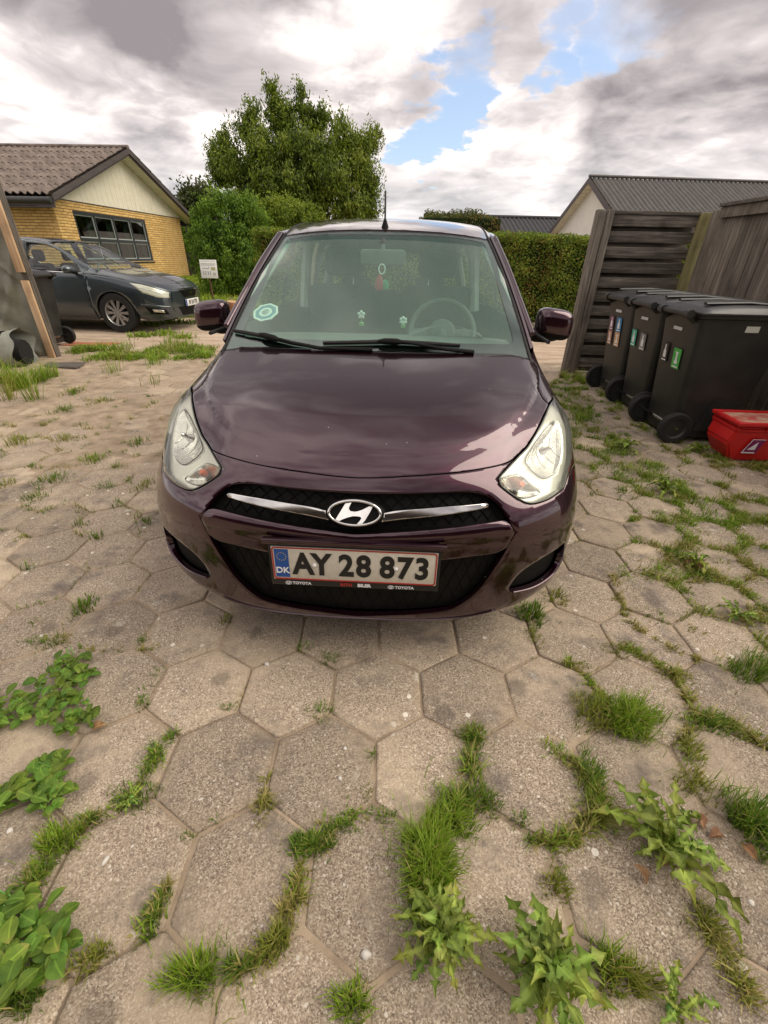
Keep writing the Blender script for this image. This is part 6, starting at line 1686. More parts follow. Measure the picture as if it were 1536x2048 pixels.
# house that stands behind the camera (seen only as a reflection in the paint)
BH = thing('house_behind_viewer', 'long low house with dark walls behind the viewer, reflected in the bonnet', 'house', (0, -5.2, 0))
mb = MB(); mb.box(-9, 9, -6, 0, 0, 2.5); mb.build('wall', vary('dark_cladding', (.05, .035, .03), (.09, .065, .055), 3, .8), BH)
mb = MB(); mb.prism([(-6.6, 2.45), (.6, 2.45), (.6, 2.58), (-3, 4.0), (-6.6, 2.58)], -9.5, 9.5, 'X'); mb.build('roof', M_ROOF, BH)
for x in (-5.5, -1.2, 3.4):
    mb = MB(); mb.box(x, x+1.7, .003, .03, .95, 2.1); f_ = mb.build('window', M_FRAME, BH)
    mb = MB(); mb.box(x+.08, x+1.62, .028, .034, 1.03, 2.02); mb.build('pane', M_GLOSSBLK, f_)
# ================================================================== fences
def wood_mat(name, c1, c2, c3, axis):
    m, t, b = bsdf_mat(name, c1, .9, spec=.2)
    co = obco(t); oi = t.new('ShaderNodeObjectInfo')
    rr = t.math('MULTIPLY', oi.outputs['Random'], 40.0)
    co = t.vmath('ADD', co, t.new('ShaderNodeCombineXYZ', {0: rr, 1: rr, 2: rr}))
    st = {'X': (.9, 14, 14), 'Z': (14, 14, .9)}[axis]
    g = t.noise(t.vmath('MULTIPLY', co, st), 2.4, 7, .68, .6); k = t.noise(co, 3.0, 4, .6)
    c = t.ramp(g, [(.28, c1), (.50, c2), (.74, c3)])
    c = t.mix(t.maprange(k, .5, .75, 0, .5), c, tuple(x*.45 for x in c1))
    hs = t.new('ShaderNodeHueSaturation', {'Color': c, 'Value': t.maprange(oi.outputs['Random'], 0, 1, .75, 1.25, False)})
    t.put(b.inputs['Base Color'], hs.outputs[0])
    bn = t.new('ShaderNodeBump', {'Height': g, 'Strength': .6, 'Distance': .006}); t.put(b.inputs['Normal'], bn.outputs[0])
    return m
M_WGREY = wood_mat('grey_weathered_wood', (.048, .042, .036), (.115, .102, .088), (.26, .235, .20), 'X')
M_WGREYZ = wood_mat('grey_weathered_upright', (.060, .052, .044), (.145, .127, .108), (.30, .27, .23), 'Z')
M_WBROWN = wood_mat('brown_weathered_upright', (.068, .057, .046), (.150, .128, .105), (.28, .245, .205), 'Z')
M_WGREEN = wood_mat('green_stained_post', (.12, .115, .045), (.21, .19, .085), (.30, .27, .15), 'Z')
M_PINE = wood_mat('new_pine', (.36, .22, .12), (.52, .36, .22), (.62, .47, .32), 'Z')
def board(name, x0, x1, y0, y1, z0, z1, mat, parent, b=.006, rot=None):
    o = MB(); o.box(x0, x1, y0, y1, z0, z1, b); q = o.build(name, mat, parent)
    if rot: q.rotation_euler = rot
    return q
FP = gp(1130, 745); FX0, FY, FZ = float(FP[0]), float(FP[1]), 1.74
FX1 = 3.42
F1 = thing('board_fence', 'short dark weathered fence panel of horizontal boards behind the bins', 'fence', (FX0, FY, 0), (0, 0, rad(-1)))
W_ = FX1-FX0
board('post', -.045, .045, -.02, .07, -.02, FZ+.02, M_WGREYZ, F1, .012)
board('post_trim', .047, .125, -.062, -.022, .0, FZ+.015, M_WGREYZ, F1, .006)
board('post_trim', -.045, .040, -.05, -.024, -.01, FZ+.005, M_WGREYZ, F1, .006)
z = .05; k = 0; pitch_ = (FZ-.06)/11
for k in range(11):
    z = .05+k*pitch_
    q = board('board', .10, W_, -.018+rng.uniform(-.004, .004), .004, z+.03, z+pitch_-.012+rng.uniform(-.006, .004), M_WGREY, F1, .004)
    board('back_board', .10, W_, .052, .072, z-.035, z+.06, M_WGREY, F1, .004)
board('top_rail', .05, W_+.01, -.03, .05, FZ-.025, FZ+.012, M_WGREY, F1, .006)
F2 = thing('plank_fence', 'brown upright plank fence with a cap rail running along the bins towards the camera', 'fence', (FX1+.05, FY, 0), (0, 0, 0))
board('post', -.06, .04, -.13, -.03, -.02, FZ+.0, M_WGREEN, F2, .008)
yy = -.14; k = 0
while yy > -4.4:
    w_ = rng.uniform(.115, .15)
    board('plank', rng.uniform(-.006, .006), .024, yy-w_, yy-.006, .02, FZ+.02+rng.uniform(-.015, .015), M_WBROWN, F2, .003); yy -= w_
for yp in (-1.9, -3.9): board('post', .03, .12, yp-.045, yp+.045, -.02, FZ-.04, M_WBROWN, F2, .006)
board('rail', .026, .06, -4.3, -.05, .45, .54, M_WBROWN, F2, .004)
board('cap_rail', -.075, .05, -4.4, -.35, FZ+.03, FZ+.065, M_PINE if False else M_WGREY, F2, .006)
board('cap_fascia', -.045, -.022, -4.4, -.35, FZ-.065, FZ+.028, M_WBROWN, F2, .004)
# ================================================================== wheelie bins
M_BIN = vary('bin_plastic', (.014, .015, .014), (.040, .040, .036), 2.6, .46, .08, 180, spec=.45, detail=8, contrast=(.35, .75))
M_BINLID = vary('bin_lid_plastic', (.024, .025, .026), (.038, .039, .040), 6, .38, .06, 160, spec=.5)
def make_bin(name, label, loc, rot, group=None):
    """bin standing with its hinge and wheels towards -x (local)"""
    t = thing(name, label, 'bin', loc, (0, 0, rot), group); t.scale = (1, 1, .968)
    def ring(x0, x1, w_, z, r_=.05, n=4):
        o = []
        for cx, cy, a in ((x1-r_, w_-r_, 0), (x0+r_, w_-r_, 90), (x0+r_, -w_+r_, 180), (x1-r_, -w_+r_, 270)):
            for k in range(n+1): o.append((cx+r_*math.cos(rad(a+90*k/n)), cy+r_*math.sin(rad(a+90*k/n)), z))
        return o
    lv = [ring(.02, .46, .215, .035), ring(.01, .47, .22, .06), ring(-.01, .50, .232, .30), ring(-.05, .56, .255, .70), ring(-.085, .60, .272, .955), ring(-.10, .62, .285, .962), ring(-.10, .62, .287, .995), ring(-.09, .61, .275, .998)]
    mb = MB(); n = len(lv[0])
    for r_ in lv: mb.v += r_
    for i in range(len(lv)-1):
        for j in range(n): mb.f.append((i*n+j, i*n+(j+1) % n, (i+1)*n+(j+1) % n, (i+1)*n+j))
    mb.f.append(list(range(n))[::-1]); mb.f.append([(len(lv)-1)*n+j for j in range(n)])
    mb.build('body', M_BIN, t, 40)
    # moulded step in each side
    for s_ in (-1, 1):
        mb = MB(); mb.prism([(.17, .10), (.44, .10), (.47, .36), (.25, .36)], s_*.222, s_*.240, 'Y'); o = mb.build('side_panel', M_BIN, t)
    lid = MB()
    def lidz(u, v): return 1.004 + .055*math.sin(math.pi*min(max(v, 0), 1))**.6*math.sin(math.pi*min(max(u, .0), 1))**.5 + .012
    lid.grid(lambda u, v: (-.115+.75*u, -.296+.592*v, lidz(u, v) if .02 < u < .98 and .02 < v < .98 else 1.0), 24, 20)
    lid.box(-.115, .635, -.297, .297, .985, 1.003, .006)
    lid = lid.build('lid', M_BINLID, t, 45)
    for s_ in (-.17, .17):
        mb = MB(); mb.tube([(-.05, s_, 1.055), (.25, s_, 1.066), (.60, s_, 1.045)], .022, 8, flat=.5); mb.build('lid_rib', M_BINLID, lid)
    mb = MB(); mb.tube([(-.150, -.19, .985), (-.150, .19, .985)], .019, 10); mb.build('handle_bar', M_BIN, t)
    for s_ in (-.185, .185):
        mb = MB(); mb.tube([(-.150, s_-.03, .985), (-.150, s_+.03, .985)], .030, 10); mb.build('hinge', M_BIN, t)
        mb = MB(); mb.tube([(-.150, s_, .975), (-.09, s_, .93)], .018, 8); mb.build('hinge_arm', M_BIN, t)
    mb = MB(); mb.tube([(.0, -.29, .13), (.0, .29, .13)], .011, 10); mb.build('axle', M_CHROME, t)
    for s_ in (-1, 1):
        w_ = bpy.data.objects.new('wheel', None); COL.objects.link(w_); w_.parent = t; w_.location = (0, s_*.262, .128)
        mb = MB(); mb.lathe([(.085, -.026), (.118, -.028), (.127, -.018), (.128, 0), (.127, .018), (.118, .028), (.085, .026)], 32, 'Y', False); mb.build('tyre', M_RUBBER, w_)
        mb = MB(); mb.lathe([(0, s_*.012), (.03, s_*.014), (.07, s_*.010), (.086, s_*.022), (.088, -s_*.02), (0, -s_*.015)], 28, 'Y'); mb.build('hub', M_BIN, w_)
    return t
def sticker(t, y, z, w_, h, col, icon=None, name='sticker'):
    """flat print on the hinge side, which faces -x and leans a little"""
    lean = math.atan2(.075, .655)
    def xs(z_): return -(.01+.075*(z_-.30)/.655)*1.0 - .0035
    q = bpy.data.objects.new(name, None); COL.objects.link(q); q.parent = t
    q.matrix_local = Matrix.Translation((xs(z), y, z)) @ Matrix.Rotation(-lean, 4, 'Y') @ Matrix(((0, 0, -1, 0), (-1, 0, 0, 0), (0, 1, 0, 0), (0, 0, 0, 1)))
    m = bsdf_mat('sticker_print', col, .45)[0]
    MB().box(-w_/2, w_/2, -h/2, h/2, 0, .0015).build('sticker_sheet', m, q)
    if icon:
        mb = MB(); poly = {'bottle': [(-.16, -.28), (.16, -.28), (.16, .05), (.06, .2), (.06, .40), (-.06, .40), (-.06, .2), (-.16, .05)], 'apple': [(-.18, -.22), (.0, -.28), (.18, -.22), (.08, -.02), (.07, .22), (.16, .32), (-.14, .34), (-.06, .2), (-.08, -.02)]}[icon]
        mb.prism([(a*w_*1.4, b_*h) for a, b_ in poly], .0012, .0026); mb.build('pictogram', M_PWHITE, q)
        mb = MB(); mb.box(-w_*.36, w_*.36, -h*.44, -h*.37, .0012, .0026); mb.build('caption', M_PWHITE, q)
    return q
def address(t, z=.86):
    mb = MB(); xs = -(.01+.075*(z-.30)/.655)-.004; x = .075
    for w_ in (.012, .010, .013, .009, .012, .011, .013, .010):
        mb.box(xs-.001, xs, x-w_, x, z-.012, z+.012); x -= w_+.004
    mb.build('address_print', M_PWHITE, t)
BW = [gp(1340, 885), gp(1285, 836), gp(1236, 799)]
bx = [float(p[0]) for p in BW]; by = [float(BW[0][1])+.262, float(BW[0][1])+.262+.625, float(BW[0][1])+.262+1.245]
B1 = make_bin('wheelie_bin', 'nearest black wheelie bin with green and black stickers, beside the red crate', (bx[0], by[0], 0), rad(-2), 'black wheelie bins by the fence')
B2 = make_bin('wheelie_bin', 'middle black wheelie bin with teal and grey stickers', (bx[0]+.06, by[1], 0), rad(-1), 'black wheelie bins by the fence')
B3 = make_bin('wheelie_bin', 'far black wheelie bin with blue, purple and tan stickers by the board fence', (bx[0]+.11, by[2], 0), rad(1), 'black wheelie bins by the fence')
sticker(B1, -.055, .64, .105, .155, (.05, .42, .06), 'apple'); sticker(B1, .125, .66, .085, .15, (.010, .010, .010), 'bottle'); address(B1)
sticker(B2, -.02, .66, .10, .15, (.16, .17, .17), 'bottle'); sticker(B2, .155, .67, .085, .15, (.03, .40, .27), 'bottle'); address(B2)
sticker(B3, -.03, .73, .10, .14, (.02, .20, .44), 'bottle'); sticker(B3, -.03, .585, .10, .14, (.55, .33, .18), 'apple'); sticker(B3, .13, .73, .085, .14, (.16, .03, .10), 'bottle'); sticker(B3, .13, .585, .085, .14, (.42, .20, .13), 'apple'); address(B3)
mb = MB(); mb.box(.235, .33, -.2695, -.2675, .875, .925); mb.build('paper_label', vary('paper_label', (.50, .52, .46), (.58, .60, .53), 60, .7), B1)
LB = gp(152, 713)
B4 = make_bin('wheelie_bin', 'black wheelie bin standing behind the wooden shelter post', (float(LB[0])-.72, float(LB[1])+.72, 0), rad(178))
# ================================================================== red crate with a lid
M_RED = vary('red_plastic', (.50, .012, .014), (.62, .022, .020), 5, .38, .06, 120, spec=.5)
RC = gp(1437, 921)
cr = thing('red_crate', 'red plastic crate with a lid standing in front of the nearest bin', 'crate', (float(RC[0])+.05, float(RC[1]), 0), (0, 0, rad(-3))); cr.scale = (.92, .92, 1.06)
def rect(x0, x1, y0, y1, z): return [(x0, y0, z), (x1, y0, z), (x1, y1, z), (x0, y1, z)]
lv = [rect(.02, .34, .0, .25, .004), rect(-.06, .40, -.02, .28, .135), rect(-.035, .39, -.03, .29, .235), rect(-.04, .395, -.04, .295, .24), rect(-.045, .40, -.045, .30, .265)]
bm = bmesh.new(); vr = [[bm.verts.new(p) for p in r_] for r_ in lv]
for a, b_ in zip(vr, vr[1:]):
    for j in range(4): bm.faces.new((a[j], a[(j+1) % 4], b_[(j+1) % 4], b_[j]))
bm.faces.new(vr[0][::-1]); bm.faces.new(vr[-1])
bmesh.ops.recalc_face_normals(bm, faces=bm.faces); bmesh.ops.bevel(bm, geom=bm.edges[:], offset=.016, segments=3, affect='EDGES')
me = bpy.data.meshes.new('crate_body'); bm.to_mesh(me); bm.free(); me.materials.append(M_RED); me.shade_smooth(); me.set_sharp_from_angle(angle=rad(35)); link('body', me, None, cr)
mb = MB()
for (x0, x1, y0, y1) in ((-.055, .41, -.055, -.02), (-.055, .41, .275, .31), (-.055, -.02, -.02, .275), (.375, .41, -.02, .275)): mb.box(x0, x1, y0, y1, .263, .290, .008)
mb.build('rim', M_RED, cr)
MB().box(-.02, .375, -.02, .275, .268, .277).build('lid', vary('worn_lid', (.50, .10, .08), (.60, .42, .30), 9, .6, .2, 60, contrast=(.40, .60)), cr)
MB().box(.16, .21, -.068, -.054, .235, .280, .005).build('clasp', M_RED, cr)
lg_ = bpy.data.objects.new('logo', None); COL.objects.link(lg_); lg_.parent = cr
LM = Matrix.Translation((.125, -.0285, .125)) @ Matrix.Rotation(rad(90+4), 4, 'X')
lg_.matrix_local = LM
mb = MB(); mb.prism([(-.055, -.05), (.045, -.05), (.075, .05), (-.02, .05)], .012, .014); mb.build('logo_panel', bsdf_mat('logo_purple', (.20, .012, .10), .4)[0], lg_)
mb = MB(); mb.prism([(-.03, -.022), (.028, -.022), (.028, .034)], .0135, .0155); mb.build('logo_sail', M_PWHITE, lg_)
mb = MB(); mb.tube([(-.062, -.05, .014), (-.02, .052, .014), (.075, .052, .014)], .0022, 5); mb.box(-.062, .035, -.049, -.041, .0135, .0155); mb.build('logo_line', M_PWHITE, lg_)
# ================================================================== tarpaulin shelter on the left
M_TARP = vary('olive_tarp', (.125, .122, .088), (.23, .225, .17), 3, .42, .35, 18, spec=.5)
TP = gp(107, 716); tx, ty = float(TP[0]), float(TP[1])
SH = thing('tarp_shelter', 'tarpaulin-covered shelter with a pale timber corner post at the left edge', 'shelter', (tx, ty, 0))
board('post', -.035, .055, .0, .09, -.02, 2.15, M_WGREYZ, SH, .004)
board('upper_batten', -.05, .045, -.036, -.004, 1.02, 2.15, M_PINE, SH, .004); board('lower_batten', -.045, .045, -.034, -.002, -.01, .93, M_PINE, SH, .004)
def tarpy(x, z):
    return 1.7*(.012*math.sin(9*z+2*math.sin(3*x)+1.2*x)+.03*math.sin(3.1*x+2*z)+.012*math.sin(26*x+3*z*math.sin(2*x)) * smooth(.3, .9, z) + .010*math.sin(17*(x*.6+z)))*smooth(0, -.35, x) - .10*smooth(.5, .0, z)*smooth(-.1, -.6, x) - (.040*(1-abs(math.sin(3.4*x+4.3*z+.6*math.sin(5*z))))**5 + .032*(1-abs(math.sin(5.1*x-3.1*z+1+.5*math.sin(4*x))))**5 + .030*(1-abs(math.sin(15*x+1.3*math.sin(4*z))))**2*smooth(.45, .8, z)*smooth(1.2, .95, z))*smooth(.0, -.15, x)
mb = MB(); mb.grid(lambda u, v: (-.03-3.4*u, .03+tarpy(-3.4*u, 2.2*v), .02+2.2*v), 130, 70); mb.build('tarpaulin', M_TARP, SH, 80)
mb = MB(); mb.box(-3.4, -3.3, .0, .09, 0, 2.15); mb.build('post', M_WGREYZ, SH)
mb = MB(); mb.box(-3.4, .05, .09, .13, 2.06, 2.16); mb.build('rail', M_WGREYZ, SH)
# torn roll of cover lying in front
RL = thing('torn_cover_roll', 'rolled grey-green cover with a ragged dark tear lying before the shelter', 'cover', (tx-.02, ty-.40, 0), (0, 0, rad(10)))
def roll(u, v):
    a = 2*math.pi*v; x = -2.6*u; r = .225+.03*math.sin(4*x)+.04*smooth(-.2, -.9, x)
    return (x+.03*math.sin(5*a), r*1.15*math.cos(a)+.015*math.sin(11*x+3*a), max(r*.92+r*math.sin(a)+.008*math.sin(23*x+5*a), .002))
mb = MB(); nu, nv = 110, 56
pts = [roll(i/nu, j/nv) for i in range(nu+1) for j in range(nv)]
def tear(i, j):
    x, a = 2.6*i/nu, 360*j/nv
    cx, ca = .36, 118+ (x-.36)*80
    e = ((x-cx)/(.34+.05*math.sin(j*2.1)))**2 + ((a-ca)/(34+6*math.sin(i*1.7)))**2
    return e < 1
fs_ = [(i*nv+j, (i+1)*nv+j, (i+1)*nv+(j+1) % nv, i*nv+(j+1) % nv) for i in range(nu) for j in range(nv) if not tear(i, j)]
M_ROLL = vary('felt_cover', (.20, .21, .18), (.30, .31, .27), 7, .85, .35, 60)
mb.add(pts, fs_); mb.build('cover_skin', M_ROLL, RL, 80, fix=False)
mb = MB(); mb.tube([(.0, 0, .15), (-1.2, 0, .15), (-2.55, 0, .17)], .15, 12); mb.build('core', M_UNDER, RL)
# boards lying by the post
BP = gp(128, 731)
for k, (dx, dy, a, L_, lb) in enumerate([(-.05, .10, 6, .46, 'grey board lying by the post, nearest the shelter'), (.0, .0, -2, .48, 'grey board lying by the post, middle of three'), (.05, -.10, -9, .44, 'grey board lying by the post, nearest the camera')]):
    mb = MB(); mb.box(-L_/2, L_/2, -.045, .045, 0, .022, .003); o = mb.build('loose_board', M_WGREY); o.location = (float(BP[0])+dx, float(BP[1])+dy, -.012+.004*k); o.rotation_euler = (rad(2), rad(-1), rad(a)); tag(o, lb, 'board', 'boards lying by the shelter post')
# ================================================================== sign by the bush
sgp = gp(430, 606, .18); SGY = 12.6
s0, s1 = aty(397, 519, SGY), aty(438, 557, SGY)
SG = thing('garden_sign', 'white information sign on a thin post in front of the tall shrub', 'sign', (float(aty(425, 600, SGY)[0]), SGY, ground_z(-4, SGY)))
cx, cz0, cz1 = float((s0[0]+s1[0])/2 - SG.location[0]), float(s1[2]-SG.location[2]), float(s0[2]-SG.location[2]); hwid = float(s1[0]-s0[0])/2*.93
SM = Matrix.Translation((cx, 0, (cz0+cz1)/2)) @ Matrix.Rotation(rad(6), 4, 'Z') @ Matrix.Rotation(rad(-7), 4, 'X')
hh = (cz1-cz0)/2
M_SIGN = bsdf_mat('sign_white', (.78, .78, .74), .5)[0]; M_INK = bsdf_mat('sign_ink', (.30, .30, .30), .6)[0]
mb = MB().at(SM); mb.box(-hwid, hwid, -.01, .01, -hh, hh, .004); mb.build('board', M_SIGN, SG)
mb = MB(); mb.tube([(.02, .03, -.05), (.0, .03, cz0+.3)], .022, 8); mb.build('post', vary('rusty_post', (.10, .06, .03), (.18, .10, .05), 12, .8), SG)
mb = MB().at(SM)
for z0, x0, x1, w_ in ((.86, -.86, .86, .015), (.56, -.86, .86, .03), (.42, -.84, .70, .018), (.08, -.7, .05, .03)): mb.box(hwid*x0, hwid*x1, -.013, -.0095, hh*z0-w_*hh, hh*z0+w_*hh)
for x0 in (-.72, -.45, -.16, .10): mb.box(hwid*x0, hwid*(x0+.09), -.013, -.0095, -hh*.62, -hh*.22)
mb.tube([(hwid*.62+hwid*.13*math.cos(a), -.012, -hh*.52+hh*.13*math.sin(a)) for a in np.linspace(0, 6.283, 18)], .006, 5)
mb.prism([(hwid*-.02, hh*.14), (hwid*.1, hh*.14), (hwid*.06, hh*.28)], -.013, -.0095, 'Y'); mb.build('print', M_INK, SG)
mb = MB().at(SM)
for i in range(3):
    for j in range(2): mb.box(hwid*(.30+.17*i), hwid*(.44+.17*i), -.013, -.0095, hh*(-.12+.17*j), hh*(.03+.17*j))
mb.build('coloured_print', bsdf_mat('sign_ochre', (.38, .33, .12), .6)[0], SG)
# cut log beside the shrub, just showing past the door mirror
lgp = gp(468, 640); LY = float(lgp[1])
LO = thing('cut_log', 'reddish-brown cut log standing upright behind the passenger door mirror', 'log', (float(lgp[0]), LY, 0), (rad(4), rad(5), 0))
mb = MB(); mb.lathe([(.15, -.02), (.14, .1), (.135, .28), (.12, .37), (.118, .372)], 18); mb.build('bark', vary('log_bark', (.22, .10, .05), (.36, .19, .11), 9, .9, .5, 40), LO)
mb = MB(); mb.lathe([(.117, .366), (.116, .376), (0, .378)], 18); mb.build('cut_face', vary('cut_wood', (.42, .26, .14), (.55, .38, .22), 20, .8), LO)
# dark paling by the far corner of the house
PQ = aty(378, 540, 21.0)
PF = thing('paling_fence', 'short dark paling fence at the far corner of the brick house', 'fence', (float(PQ[0]), 21.0, .3))
for k in range(9): board('pale', -.6+.15*k, -.5+.15*k, 0, .02, 0, .95, M_WGREYZ, PF, 0)
board('rail', -.65, .8, .022, .05, .25, .32, M_WGREY, PF, 0); board('rail', -.65, .8, .022, .05, .70, .77, M_WGREY, PF, 0)
# ================================================================== grey car in front of the brick house
M_GPAINT = paint_mat('slate_paint', (.028, .041, .050), (.060, .082, .096), metal=.6, rough=.32)
GX = np.array([0, .06, .18, .40, .70, 1.05, 1.35, 1.65, 1.95, 2.4, 2.9, 3.4, 3.8, 4.10, 4.24])
def ex(a): a = list(a); return np.array(a + [a[-1]]*(15-len(a)))
TAB = [  # (lateral, height) for each level from the sill to the centre of the roof
 (np.array([.50, .62, .72, .78, .80, .80, .80, .80, .80, .80, .80, .80, .78, .72, .62]), ex([.22, .20, .19, .19, .19])),
 (np.array([.54, .68, .79, .86, .885, .89, .89, .89, .89, .89, .89, .885, .86, .79, .70]), ex([.33, .33, .34, .35])),
 (np.array([.55, .69, .80, .875, .902, .908, .908, .908, .908, .908, .908, .90, .875, .81, .72]), np.array([.46, .47, .50, .53, .55, .56, .57, .57, .58, .58, .59, .60, .60, .60, .58])),
 (np.array([.54, .675, .785, .862, .888, .895, .897, .898, .898, .898, .898, .89, .865, .80, .71]), np.array([.58, .60, .64, .68, .71, .74, .76, .77, .78, .79, .80, .82, .82, .80, .74])),
 (np.array([.52, .64, .74, .80, .83, .845, .852, .857, .857, .857, .855, .85, .825, .77, .68]), np.array([.65, .675, .73, .79, .85, .90, .918, .927, .935, .945, .958, .98, 1.0, .93, .82])),
 (np.array([.48, .60, .685, .735, .76, .775, .782, .755, .735, .722, .718, .71, .70, .69, .64]), np.array([.665, .70, .76, .825, .885, .945, 1.0, 1.09, 1.16, 1.20, 1.20, 1.19, 1.11, .96, .85])),
 (np.array([.40, .50, .58, .62, .645, .67, .70, .655, .612, .59, .585, .57, .56, .58, .58]), np.array([.675, .715, .78, .845, .91, .975, 1.08, 1.235, 1.355, 1.412, 1.412, 1.36, 1.20, .985, .86])),
 (np.array([.22, .27, .31, .33, .34, .36, .37, .36, .35, .34, .34, .33, .33, .33, .33]), np.array([.68, .725, .79, .855, .92, .985, 1.115, 1.272, 1.392, 1.447, 1.45, 1.40, 1.235, 1.0, .87])),
 (np.zeros(15), np.array([.68, .73, .795, .86, .925, .99, 1.125, 1.282, 1.402, 1.457, 1.46, 1.41, 1.245, 1.005, .872])),
]
WF = gp(251, 663)
HEAD = rad(-4)
gw = Vector((float(WF[0]), float(WF[1]), 0))
# local: x = distance behind the nose (negative forward direction is world heading), y lateral, near side = -y
GC = thing('grey_hatchback', 'slate grey hatchback parked side-on in front of the brick house', 'car', (0, 0, 0), (0, 0, HEAD+math.pi))
Rg = Matrix.Rotation(HEAD+math.pi, 4, 'Z')
GC.location = gw - Rg @ Vector((.88, .80, 0))
sx = lambda x: np.interp(x, GX, range(15))
for sgn in (1, -1):       # near side is +y in these turned axes
    P = np.array([[(GX[i], sgn*TAB[j][0][i], TAB[j][1][i]) for i in range(15)] for j in range(9)])
    if sgn > 0: P = P[:, ::-1]
    S3 = Surf(P, mirror=False)
    fs = (lambda x: 14-sx(x)) if sgn > 0 else sx
    def lp(pts, k=8, close=True):
        P_ = np.array([(fs(x), t_) for x, t_ in pts])
        return loop(*[np.stack([np.linspace(P_[i, 0], P_[(i+1) % len(P_), 0], k), np.linspace(P_[i, 1], P_[(i+1) % len(P_), 1], k)], 1) for i in range(len(P_))])
    def st_xz(x, z):
        q = np.array([float(fs(x)), 1.8])
        for _ in range(25):
            p, a, b_ = S3.ev(q[0], q[1]); r = np.array([x-p[0], z-p[2]]); J = np.array([[a[0], b_[0]], [a[2], b_[2]]])
            d = np.linalg.lstsq(J, r, rcond=None)[0]; m = np.abs(d).max(); q = q + d*min(1, .5/max(m, 1e-9)); q[0] = np.clip(q[0], 0, 14); q[1] = np.clip(q[1], 0, 4)
        return tuple(q)
    def archl(xc):
        A = [st_xz(xc-.345*math.cos(a), .318+.345*math.sin(a)) for a in np.linspace(-.25, math.pi+.25, 25)]
        return A
    fa, ra_ = archl(.88), archl(3.51)
    kw = dict(mat=M_GPAINT, parent=GC, ds=.22, dt=.16, depth=.015)
    pt = lambda x, t_: (float(fs(x)), t_)
    def poly(*parts):
        out = []
        for p in parts: out += list(p)
        P_ = np.array(out); return loop(*[np.stack([np.linspace(P_[i, 0], P_[(i+1) % len(P_), 0], 4), np.linspace(P_[i, 1], P_[(i+1) % len(P_), 1], 4)], 1) for i in range(len(P_))])
    panel('front_wing', S3, poly([pt(.002, .05)], [pt(.4, .05)], fa, [pt(1.298, .08), pt(1.298, 3.98), pt(.9, 3.98), pt(.4, 3.98), pt(.002, 3.98)]), gap=.002, **kw)
    panel('front_door', S3, lp([(1.30, .25), (2.42, .25), (2.45, 3.96), (1.30, 3.96)]), gap=.002, **kw)
    panel('rear_door', S3, poly([pt(2.44, .25), pt(3.12, .25), pt(3.16, 1.4), pt(3.36, 3.96), pt(2.47, 3.96)]), gap=.003, **kw)
    panel('sill', S3, lp([(1.30, .02), (3.1, .02), (3.1, .24), (1.30, .24)]), gap=.001, **kw)
    panel('rear_quarter', S3, poly([pt(4.2, .1), pt(4.2, 3.98), pt(3.38, 3.98), pt(3.18, 1.4)], ra_), gap=.001, **kw)
    panel('hood', S3, lp([(.005, 4.0), (.9, 4.0), (1.10, 4.35), (1.07, 7.99), (.003, 7.99)]), gap=.0, **kw)
    panel('cowl_wing', S3, lp([(.9, 4.0), (1.33, 4.0), (1.22, 6.0), (1.11, 5.0), (1.10, 4.36)]), gap=.001, **kw)
    panel('windscreen', S3, lp([(1.09, 5.0), (1.12, 8.0), (1.93, 8.0), (1.90, 6.10), (1.5, 6.08), (1.22, 5.9)]), off=-.004, gap=.004, depth=.002, mat=M_SCREEN, parent=GC, ds=.22, dt=.2)
    win1 = lp([(1.36, 4.12), (2.36, 4.08), (2.36, 5.72), (1.98, 5.80), (1.66, 5.62), (1.46, 5.2)]); win2 = lp([(2.50, 4.08), (3.36, 4.12), (3.52, 4.9), (3.30, 5.62), (2.9, 5.75), (2.50, 5.76)])
    panel('window_surround', S3, lp([(1.30, 4.0), (4.1, 4.0), (3.95, 5.98), (3.4, 6.02), (1.95, 6.02), (1.5, 6.05), (1.24, 5.92)]), [win1, win2], off=.0, gap=.001, **kw)
    panel('side_window', S3, win1, off=-.006, gap=.001, depth=.002, mat=M_SIDEGL, parent=GC, ds=.3, dt=.3); panel('side_window', S3, win2, off=-.006, gap=.001, depth=.002, mat=M_SIDEGL, parent=GC, ds=.3, dt=.3)
    panel('roof', S3, lp([(1.95, 6.03), (3.45, 6.03), (3.45, 8.0), (1.95, 8.0)]), gap=0, **kw)
    panel('tail', S3, lp([(3.46, 6.03), (4.2, 4.0), (4.23, 8.0), (3.46, 8.0)]), gap=0, **kw)
    for x_ in (1.30, 2.46):
        pass
    path = np.array([(float(fs(x)), 4.03) for x in np.linspace(1.36, 3.5, 16)]); vs_, fs_ = ribbon(S3, path, .0, .018, .006); MB().add(vs_, fs_).build('waist_trim', M_CHROME, GC)
    vs_, fs_ = ribbon(S3, np.array([(float(fs(2.41)), t_) for t_ in np.linspace(4.05, 5.85, 8)]), -.002, .085, .004); MB().add(vs_, fs_).build('b_pillar', M_GLOSSBLK, GC)
    for x_ in (2.28, 3.18):
        p_ = S3.pos(float(fs(x_)), 3.3); MB().tube([(x_-.09, p_[1], p_[2]), (x_-.07, p_[1]+sgn*.03, p_[2]), (x_+.07, p_[1]+sgn*.03, p_[2]), (x_+.09, p_[1], p_[2])], .013, 8).build('door_handle', M_GPAINT, GC)
    # lamp, fog lamp, mirror, wheels
    hl2 = bpy.data.objects.new('headlight', None); COL.objects.link(hl2); hl2.parent = GC
    HLp = lp([(.02, 2.75), (.16, 2.55), (.36, 2.8), (.56, 3.72), (.36, 3.9), (.14, 3.9), (.02, 3.85)])
